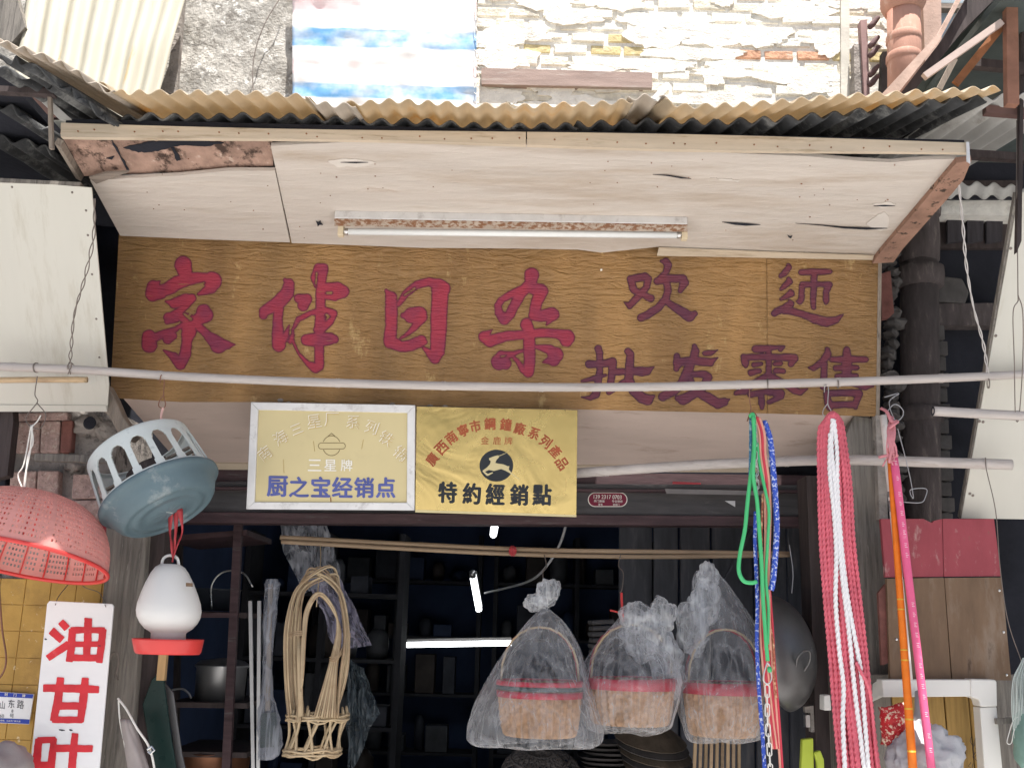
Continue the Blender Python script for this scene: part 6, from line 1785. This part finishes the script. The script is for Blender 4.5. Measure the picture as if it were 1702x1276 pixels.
# packet, white bag, dustpan, holder
pk = MB()
rows = []
for i in range(20):
    row = []
    for j in range(20):
        u, v = i / 19, j / 19
        px = 1463 + 45 * u + 3 * v
        py = 1174 + 62 * v - 4 * u + 3 * math.sin(u * 5)
        p = at(px, py, -0.3)
        p.y -= 0.035 * math.sin(math.pi * u) * math.sin(math.pi * v) + 0.008 * mnoise.noise(Vector((u * 6, v * 6, 1)))
        row.append(p)
    rows.append(row)
solo(MB().grid(rows), 'foil_packet', 'crinkled red packet with pale speckled print beside the poles', 'packet', m_pack, smooth=True, solid=0.02)
wb = thing('plastic_sack', 'puffy crinkled white plastic sack behind the orange and pink poles', 'sack', at(1540, 1300, -0.3))
part(MB().blob(at(1540, 1262, -0.34), (0.12, 0.07, 0.12), 6, 0.28, 2.2, 64, 44), 'sack_body', m_whitebag, wb, smooth=True)
part(MB().tube([at(1526, 1150, -0.2), at(1528, 1180, -0.24), at(1530, 1215, -0.3), at(1532, 1240, -0.33)], [0.012, 0.016, 0.03, 0.05], 14), 'sack_neck', m_whitebag, wb, smooth=True)
ds = thing('dustpan', 'lime green plastic dustpan hanging at the right jamb', 'dustpan', at(1350, 1300, 0.0))
part(slab([(1334, 1228), (1352, 1226), (1354, 1310), (1330, 1310)], 0.0, 0.03), 'pan', m_lime, ds, bevel=0.004)
part(slab([(1353, 1250), (1364, 1246), (1370, 1262), (1372, 1310), (1360, 1310), (1358, 1266)], -0.01, 0.025), 'raised_side', m_lime, ds, bevel=0.005)
hd_ = thing('wall_bracket', 'grey metal holder on the right jamb above the green dustpan', 'bracket', at(1345, 1230, 0.1))
part(slab([(1338, 1174), (1352, 1172), (1354, 1216), (1348, 1216), (1347, 1184), (1339, 1184)], 0.06, 0.03), 'holder_frame', m_cement, hd_)
part(slab([(1339, 1188), (1346, 1188), (1347, 1208), (1340, 1208)], 0.05, 0.03), 'clip', m_steel, hd_)

# net, stick and loop at the right edge
sk = thing('net_bag', 'pale mesh net bundle with green mesh at the right edge', 'net', at(1695, 1300, -0.25))
nb_ = MB()
for k in range(16):
    ptube([(1698 + k * 1.2, 1098 + rr4.uniform(-6, 6), -0.25 + 0.01 * (k % 4)), (1684 + k * 2.2, 1130, -0.27 + 0.01 * (k % 3)), (1682 + k * 2.6, 1180, -0.27), (1688 + k * 2, 1240 + k, -0.25)], 0.9, 4, 6, nb_)
part(nb_, 'net_strands', m_netgreen, sk, kind='stuff')
part(MB().blob(at(1708, 1230, -0.25), (0.05, 0.05, 0.1), 9, 0.25, 2, 24, 16), 'green_mesh', M('sea_green_mesh', (0.2, 0.32, 0.27), 0.2, 9, rough=0.8, bump=0.6), sk, smooth=True)
solo(pbar(1655, 1198, -0.2, 1740, 1194, -0.2, 9, 0.02), 'short_stick', 'short grey stick poking from the boards at the right edge', 'stick', m_postwood)
wire('loose loop of pale string hanging from the short grey stick', [(1700, 1188, -0.26), (1685, 1196, -0.26), (1676, 1222, -0.26), (1674, 1234, -0.26), (1681, 1234, -0.26), (1686, 1212, -0.26), (1698, 1192, -0.26)], 0.8, m_string, 'string_loop', cat='string')

# cloth bag on a hook at the left post
wire('black iron hook on the left timber post', [(182, 1100, -0.03), (184, 1090, -0.05), (191, 1083, -0.06), (197, 1092, -0.05), (196, 1108, -0.04), (193, 1120, -0.03), (196, 1130, -0.03)], 1.4, m_wire, 'iron_hook', cat='hook')
cb_ = thing('cloth_bag', 'grey cloth bag with pale straps hanging on the left post', 'bag', at(225, 1300, -0.2))
gr = []
for i in range(16):
    row = []
    for j in range(16):
        u, v = i / 15, j / 15
        lx, rx_ = 201 + 18 * v, 220 + 38 * v
        y0 = 1194 + 2 * u
        p = at(lx + (rx_ - lx) * u, y0 + (1310 - y0) * v, -0.12 - 0.03 * math.sin(u * 3) + 0.01 * mnoise.noise(Vector((u * 4, v * 4, 0))))
        row.append(p)
    gr.append(row)
part(MB().grid(gr), 'bag_cloth', m_cloth, cb_, smooth=True, solid=0.01)
sp_ = MB()
ptube([(196, 1160, -0.12), (210, 1178, -0.14), (228, 1210, -0.16), (250, 1246, -0.16), (262, 1310, -0.16)], 1.8, 6, 6, sp_)
part(sp_, 'strap', m_string, cb_)
part(ptube([(197, 1164, -0.12), (200, 1200, -0.12), (212, 1260, -0.12), (218, 1310, -0.12)], 1.4, 6, 6), 'strap', m_string, cb_)
part(MB().tube([at(245, 1245, -0.165), at(252, 1240, -0.17), at(257, 1246, -0.17), at(250, 1252, -0.165), at(246, 1248, -0.165)], 0.004, 6), 'strap_ring', m_steel, cb_)

# spade with turned handle
sd = thing('spade', 'dark green enamelled spade with a short wooden handle below the drinker', 'spade', at(262, 1300, 0.0))
part(pbar(272, 1085, 0.02, 268, 1130, 0.02, 13, 0.025), 'handle', m_handle, sd)
part(MB().prism(quad([(252, 1128), (262, 1118), (272, 1126), (283, 1215), (300, 1320), (262, 1320), (236, 1170)], [0.02] * 7), (0, 0.012, 0)), 'blade', m_spade, sd, bevel=0.004)
part(MB().prism(quad([(270, 1130), (288, 1150), (302, 1250), (318, 1320), (300, 1320), (284, 1210)], [0.06] * 6), (0, 0.01, 0)), 'blade_fold', m_wok, sd, bevel=0.003)

# ------------------------------------------------------------------ inside the shop
rk = thing('display_rack', 'dark steel rack with cookware just inside the entrance on the left', 'rack', at(340, 1300, 0.7))
part(pbar(398, 840, 0.62, 374, 1330, 0.62, 13, 0.03), 'upright', m_maroon, rk)
part(pbar(300, 850, 1.0, 290, 1330, 1.0, 9, 0.03), 'upright', m_darkwood, rk)
for y0, y1 in ((890, 880), (1012, 1018), (1166, 1168), (1248, 1250)):
    part(slab([(276, y0), (410, y1), (410, y1 + 9), (276, y0 + 9)], 0.64, 0.5), 'shelf', m_darkwood if y0 > 900 else m_maroon, rk)
part(slab([(318, 1018), (395, 1018), (394, 1026), (318, 1026)], 0.6, 0.03), 'shelf_lip', m_maroon, rk)
pt = thing('stock_pot', 'dull aluminium pot on the middle shelf of the rack', 'pot', at(362, 1166, 0.78))
c = at(364, 1166, 0.8)
s = mpp(364, 1140, 0.8)
part(MB().lathe([(0, 0), (40 * s, 0), (41 * s, 54 * s), (44 * s, 57 * s), (44 * s, 60 * s), (39 * s, 58 * s), (38 * s, 6 * s), (0, 6 * s)], c, (0, 0, 1), 40), 'pot_body', m_pot, pt, smooth=True)
part(MB().lathe([(43 * s, 61 * s), (36 * s, 66 * s), (8 * s, 70 * s), (0, 71 * s)], c, (0, 0, 1), 40), 'lid', m_pot, pt, smooth=True)
pt = thing('copper_pan', 'copper coloured pan at the bottom of the rack', 'pan', at(350, 1300, 0.75))
c = at(352, 1300, 0.8)
part(MB().lathe([(0, 0), (56 * s, 0), (58 * s, 46 * s), (62 * s, 50 * s), (56 * s, 48 * s), (54 * s, 4 * s), (0, 4 * s)], c, (0, 0, 1), 48), 'pan_body', m_copper, pt, smooth=True)
dkp = thing('enamel_pot', 'dark enamelled pot on the top shelf behind the drinker', 'pot', at(340, 1012, 0.85))
c = at(350, 1014, 0.9)
part(MB().lathe([(0, 0), (46 * s, 0), (48 * s, 34 * s), (50 * s, 36 * s), (0, 37 * s)], c, (0, 0, 1), 40), 'pot_body', M('dark_enamel', (0.04, 0.045, 0.055), 0.2, 5, rough=0.3), dkp, smooth=True)
part(ptube([(352, 1012, 0.75), (352, 972, 0.75), (372, 950, 0.75), (404, 952, 0.75), (420, 975, 0.75)], 1.6, 6, 6), 'bail_handle', m_steel, dkp, smooth=True)
sh = MB()
ptube([(276, 1148, 0.68), (300, 1144, 0.68), (312, 1150, 0.68), (318, 1160, 0.68)], 2, 6, 5, sh)
solo(sh, 'ladle', 'bent steel ladle handle on the middle shelf', 'ladle', m_pot, smooth=True)
for k, (x0, x1, xx) in enumerate(((416, 422, 'left'), (431, 429, 'right'))):
    solo(pbar(x0, 998, 0.5, x1, 1330, 0.5, 5.5, 0.011), 'steel_tube', 'upright bright steel tube %s' % ('close to the display rack' if k == 0 else 'touching the film wrapped tool'), 'tube', m_pot)
# wrapped long tool
wt = thing('wrapped_tool', 'long tool wrapped in dusty clear film left of the rattan carrier', 'tool', at(450, 1290, 0.35))
lv = [(452, 962, 9), (452, 975, 12), (448, 1030, 11), (445, 1090, 8), (444, 1150, 10), (446, 1185, 17), (449, 1220, 20), (448, 1250, 18), (440, 1262, 12)]
P = smooth_path([Vector(l) for l in lv], 6)
rows = []
for i, q in enumerate(P):
    c = at(q.x, q.y, 0.35)
    s = mpp(q.x, q.y, 0.35)
    rows.append([c + RV * (q.z * s * math.cos(a) * (1 + 0.25 * mnoise.noise(Vector((math.cos(a) * 2, math.sin(a) * 2, i * 0.5))))) + Vector((0, 1, 0)) * (q.z * s * 0.6 * math.sin(a)) for a in np.linspace(0, 2 * math.pi, 25)])
part(MB().grid(rows), 'film_wrap', m_film_dull, wt, smooth=True)
part(pbar(450, 970, 0.35, 445, 1180, 0.35, 7, 0.014), 'handle', m_oldwood, wt)
part(slab([(434, 1185), (460, 1183), (464, 1240), (432, 1242)], 0.35, 0.01), 'blade', m_spade, wt)
# hanging film sheets
def sheet(label, quadpx, Y, seed, mat=m_film_dull, amp=0.05):
    rows = []
    (ax_, ay), (bx_, by), (cx_, cy), (dx_, dy) = quadpx
    for i in range(40):
        row = []
        for j in range(50):
            u, v = i / 39, j / 49
            px = (ax_ * (1 - u) + bx_ * u) * (1 - v) + (dx_ * (1 - u) + cx_ * u) * v
            py = (ay * (1 - u) + by * u) * (1 - v) + (dy * (1 - u) + cy * u) * v
            k = Vector((u * 5, v * 2.2, seed))
            px += 10 * mnoise.noise(Vector((v * 3, seed, u * 2)))
            p = at(px, py, Y + amp * mnoise.noise(k) + amp * 0.5 * mnoise.noise(k * 2.7))
            row.append(p)
        rows.append(row)
    return solo(MB().grid(rows), 'plastic_sheet', label, 'plastic sheet', mat, smooth=True)
sheet('dusty plastic sheeting draped from the ceiling behind the rattan carrier', [(452, 846), (538, 846), (566, 960), (500, 990)], 0.75, 1)
sheet('lilac tinted plastic sheet hanging lower behind the rattan carrier', [(510, 960), (560, 950), (618, 1072), (560, 1080)], 0.8, 2, M_film('lilac_film', (0.5, 0.47, 0.6), 0.2, 0.75, 0.25, 5))
sheet('dim crumpled plastic cover low behind the rattan carrier', [(575, 1090), (605, 1110), (632, 1185), (580, 1290)], 1.4, 3, M_film('dim_film', (0.12, 0.15, 0.17), 0.3, 0.8, 0.3, 6))
# lamps
def lamp(label, a, b, r):
    t = thing('tube_lamp', label, 'lamp', at(*a))
    A, B = at(*a), at(*b)
    part(MB().tube([A, B], r, 12), 'tube', m_tube_on, t, smooth=True)
    d = (B - A).normalized()
    part(MB().tube([A - d * 0.04, A], r * 1.05, 12), 'end_cap', m_pot, t, smooth=True)
    part(MB().tube([B, B + d * 0.02], r * 1.05, 12), 'end_cap', m_pot, t, smooth=True)
    part(MB().bar(A + Vector((0, 0.02, 0.03)), B + Vector((0, 0.02, 0.03)), 0.05, 0.03), 'housing', m_pot, t)
lamp('lit white tube lamp seen end on just below the brass plaque', (826, 850, 2.2), (820, 888, 3.3), 0.024)
lamp('short lit tube lamp hanging in the dark middle of the shop', (786, 958, 3.0), (796, 1013, 3.2), 0.021)
lamp('long lit horizontal tube lamp deep in the shop left of the bags', (676, 1071, 4.6), (850, 1068, 4.6), 0.022)
cbm = ptube([(944, 860, 0.7), (930, 905, 0.8), (905, 945, 0.9), (880, 965, 1.4), (845, 976, 2.2), (806, 985, 3.0)], 2.2, 8, 8)
solo(cbm, 'power_cable', 'slack grey cable drooping from the brass plaque to the short lit lamp', 'cable', m_cable, smooth=True)
# screen of dark planks on the right
scn = thing('plank_screen', 'dark grey plank shutters standing inside the entrance on the right', 'planks', at(1220, 1300, 0.9))
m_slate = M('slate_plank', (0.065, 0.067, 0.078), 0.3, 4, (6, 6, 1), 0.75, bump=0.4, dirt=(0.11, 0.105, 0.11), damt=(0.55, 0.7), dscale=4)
for x0, x1 in ((1030, 1084), (1087, 1127), (1131, 1180), (1184, 1250), (1254, 1306), (1309, 1356)):
    part(slab([(x0, 850), (x1, 850), (x1 + (x1 - 1100) * 0.04, 1340), (x0 + (x0 - 1100) * 0.04, 1340)], 1.1 - (x0 - 1030) * 0.0012 + random.uniform(-0.01, 0.01), 0.03), 'plank', m_slate, scn, bevel=0.004)
part(pbar(1184, 1000, 0.85, 1250, 880, 0.82, 5, 0.02), 'diagonal_brace', m_slate, scn)
# goods below the bags
m_dimwicker = M('dim_wicker', (0.06, 0.055, 0.055), 0.3, 9, rough=0.7)  # indoor shade put into the wicker colour
def wire_basket(cx, cy, r, Y, tilt, label):
    """inverted open basket of crossing canes"""
    mb = MB()
    s = mpp(cx, cy, Y)
    c = at(cx, cy, Y)
    ax = (Vector((0, 0, 1)) + Vector(tilt)).normalized()
    x = ax.orthogonal().normalized()
    y = ax.cross(x)
    P = lambda a, t: c + ax * (math.sin(t) * r * s * 0.75) + (x * math.cos(a) + y * math.sin(a)) * (math.cos(t) * r * s)
    for k in range(22):
        for sg_ in (1, -1):
            mb.tube([P(2 * math.pi * k / 22 + sg_ * 0.9 * t, t) for t in np.linspace(0, 1.35, 9)], 0.0035, 4)
    for t in (0.0, 0.06, 0.7, 1.2):
        mb.tube([P(a, t) for a in np.linspace(0, 2 * math.pi, 33)[:-1]], 0.005, 4, closed=True)
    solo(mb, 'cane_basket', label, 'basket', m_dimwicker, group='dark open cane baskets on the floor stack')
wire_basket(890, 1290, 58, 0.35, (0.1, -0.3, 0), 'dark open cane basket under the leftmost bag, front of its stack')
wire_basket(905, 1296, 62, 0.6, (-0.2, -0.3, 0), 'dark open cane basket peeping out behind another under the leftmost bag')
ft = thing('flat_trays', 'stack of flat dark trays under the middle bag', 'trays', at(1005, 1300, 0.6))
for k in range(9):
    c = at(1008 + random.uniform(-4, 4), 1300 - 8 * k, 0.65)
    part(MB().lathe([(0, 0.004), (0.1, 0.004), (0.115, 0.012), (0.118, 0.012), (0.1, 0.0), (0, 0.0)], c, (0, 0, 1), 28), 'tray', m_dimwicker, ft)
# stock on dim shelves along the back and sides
m_dimwood = M('dim_shelf_wood', (0.035, 0.036, 0.042), 0.3, 4, rough=0.8)  # shop gloom put into the shelf and stock colours
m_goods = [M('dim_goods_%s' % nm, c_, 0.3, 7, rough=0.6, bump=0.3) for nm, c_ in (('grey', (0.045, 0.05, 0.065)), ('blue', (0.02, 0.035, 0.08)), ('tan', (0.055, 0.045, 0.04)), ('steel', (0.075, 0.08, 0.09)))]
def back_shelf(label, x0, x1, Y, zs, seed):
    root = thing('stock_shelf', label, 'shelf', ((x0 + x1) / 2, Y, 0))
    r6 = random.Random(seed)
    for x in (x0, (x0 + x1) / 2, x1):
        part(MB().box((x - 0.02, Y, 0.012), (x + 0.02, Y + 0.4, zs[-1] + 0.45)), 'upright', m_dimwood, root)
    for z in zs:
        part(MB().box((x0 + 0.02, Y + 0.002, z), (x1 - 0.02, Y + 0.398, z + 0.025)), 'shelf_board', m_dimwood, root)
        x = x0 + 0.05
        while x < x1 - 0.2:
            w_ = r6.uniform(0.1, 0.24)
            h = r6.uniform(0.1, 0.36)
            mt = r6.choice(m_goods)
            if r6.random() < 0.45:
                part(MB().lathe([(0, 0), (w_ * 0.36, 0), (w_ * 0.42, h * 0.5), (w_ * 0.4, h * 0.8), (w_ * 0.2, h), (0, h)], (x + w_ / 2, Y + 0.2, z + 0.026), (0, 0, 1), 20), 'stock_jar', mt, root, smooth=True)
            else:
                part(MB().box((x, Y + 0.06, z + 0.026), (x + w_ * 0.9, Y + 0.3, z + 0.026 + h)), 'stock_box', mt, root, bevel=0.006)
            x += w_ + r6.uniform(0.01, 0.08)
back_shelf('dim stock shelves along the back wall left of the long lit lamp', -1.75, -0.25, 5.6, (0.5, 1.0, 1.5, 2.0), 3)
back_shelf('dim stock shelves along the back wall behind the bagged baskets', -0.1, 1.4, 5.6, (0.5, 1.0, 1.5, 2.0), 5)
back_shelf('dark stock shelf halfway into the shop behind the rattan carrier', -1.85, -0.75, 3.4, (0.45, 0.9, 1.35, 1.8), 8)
cnm = thing('woven_hats', 'stack of woven bamboo hats below the middle and right bags', 'hats', at(1090, 1300, 0.45))
s = mpp(1090, 1250, 0.45)
for k in range(5):
    c = at(1096 - 4 * k, 1275 - 12 * k, 0.5)
    part(MB().lathe([(62 * s, 0), (40 * s, 14 * s), (18 * s, 24 * s), (0, 26 * s)], c, (0.12, -0.25, 1), 40, wob=lambda a, h: 1 + 0.01 * math.cos(a * 26)), 'hat', m_dimwicker if k % 2 else M('hat_straw%d' % k, (0.085, 0.068, 0.052), 0.3, 20, rough=0.8, bump=0.5), cnm, solid=0.004)
cnm2 = thing('flat_packets', 'stack of dark flat bundles hanging behind the middle bag', 'bundles', at(1005, 1080, 0.5))
for k in range(6):
    part(slab([(982 + (k % 2) * 3, 1030 + 10 * k), (1022, 1028 + 10 * k), (1022, 1036 + 10 * k), (984, 1038 + 10 * k)], 0.5, 0.2), 'bundle', m_dimwicker, cnm2, bevel=0.006)
stk = thing('stick_bundle', 'bundle of upright brown sticks below the rightmost bag', 'sticks', at(1190, 1300, 0.25))
for k in range(9):
    part(pbar(1156 + k * 9, 1218, 0.25 + 0.02 * (k % 3), 1152 + k * 9.5, 1330, 0.25 + 0.02 * (k % 3), 5, 0.012), 'stick', m_bamboo_in if k % 2 else m_rattan, stk)
# grey corner thing at the bottom left
solo(MB().blob(at(8, 1285, -0.3), (0.09, 0.1, 0.1), 5, 0.15, 2, 32, 20), 'grey_sack', 'rounded grey sack peeking in at the bottom left corner', 'sack', m_cloth, smooth=True)
wire('thin brown wire running down the ochre tiles at the left edge', [(-2, 962, -0.02), (3, 1040, -0.02), (10, 1090, -0.02), (6, 1115, -0.02), (-8, 1135, -0.02)], 1.6, m_rust2)
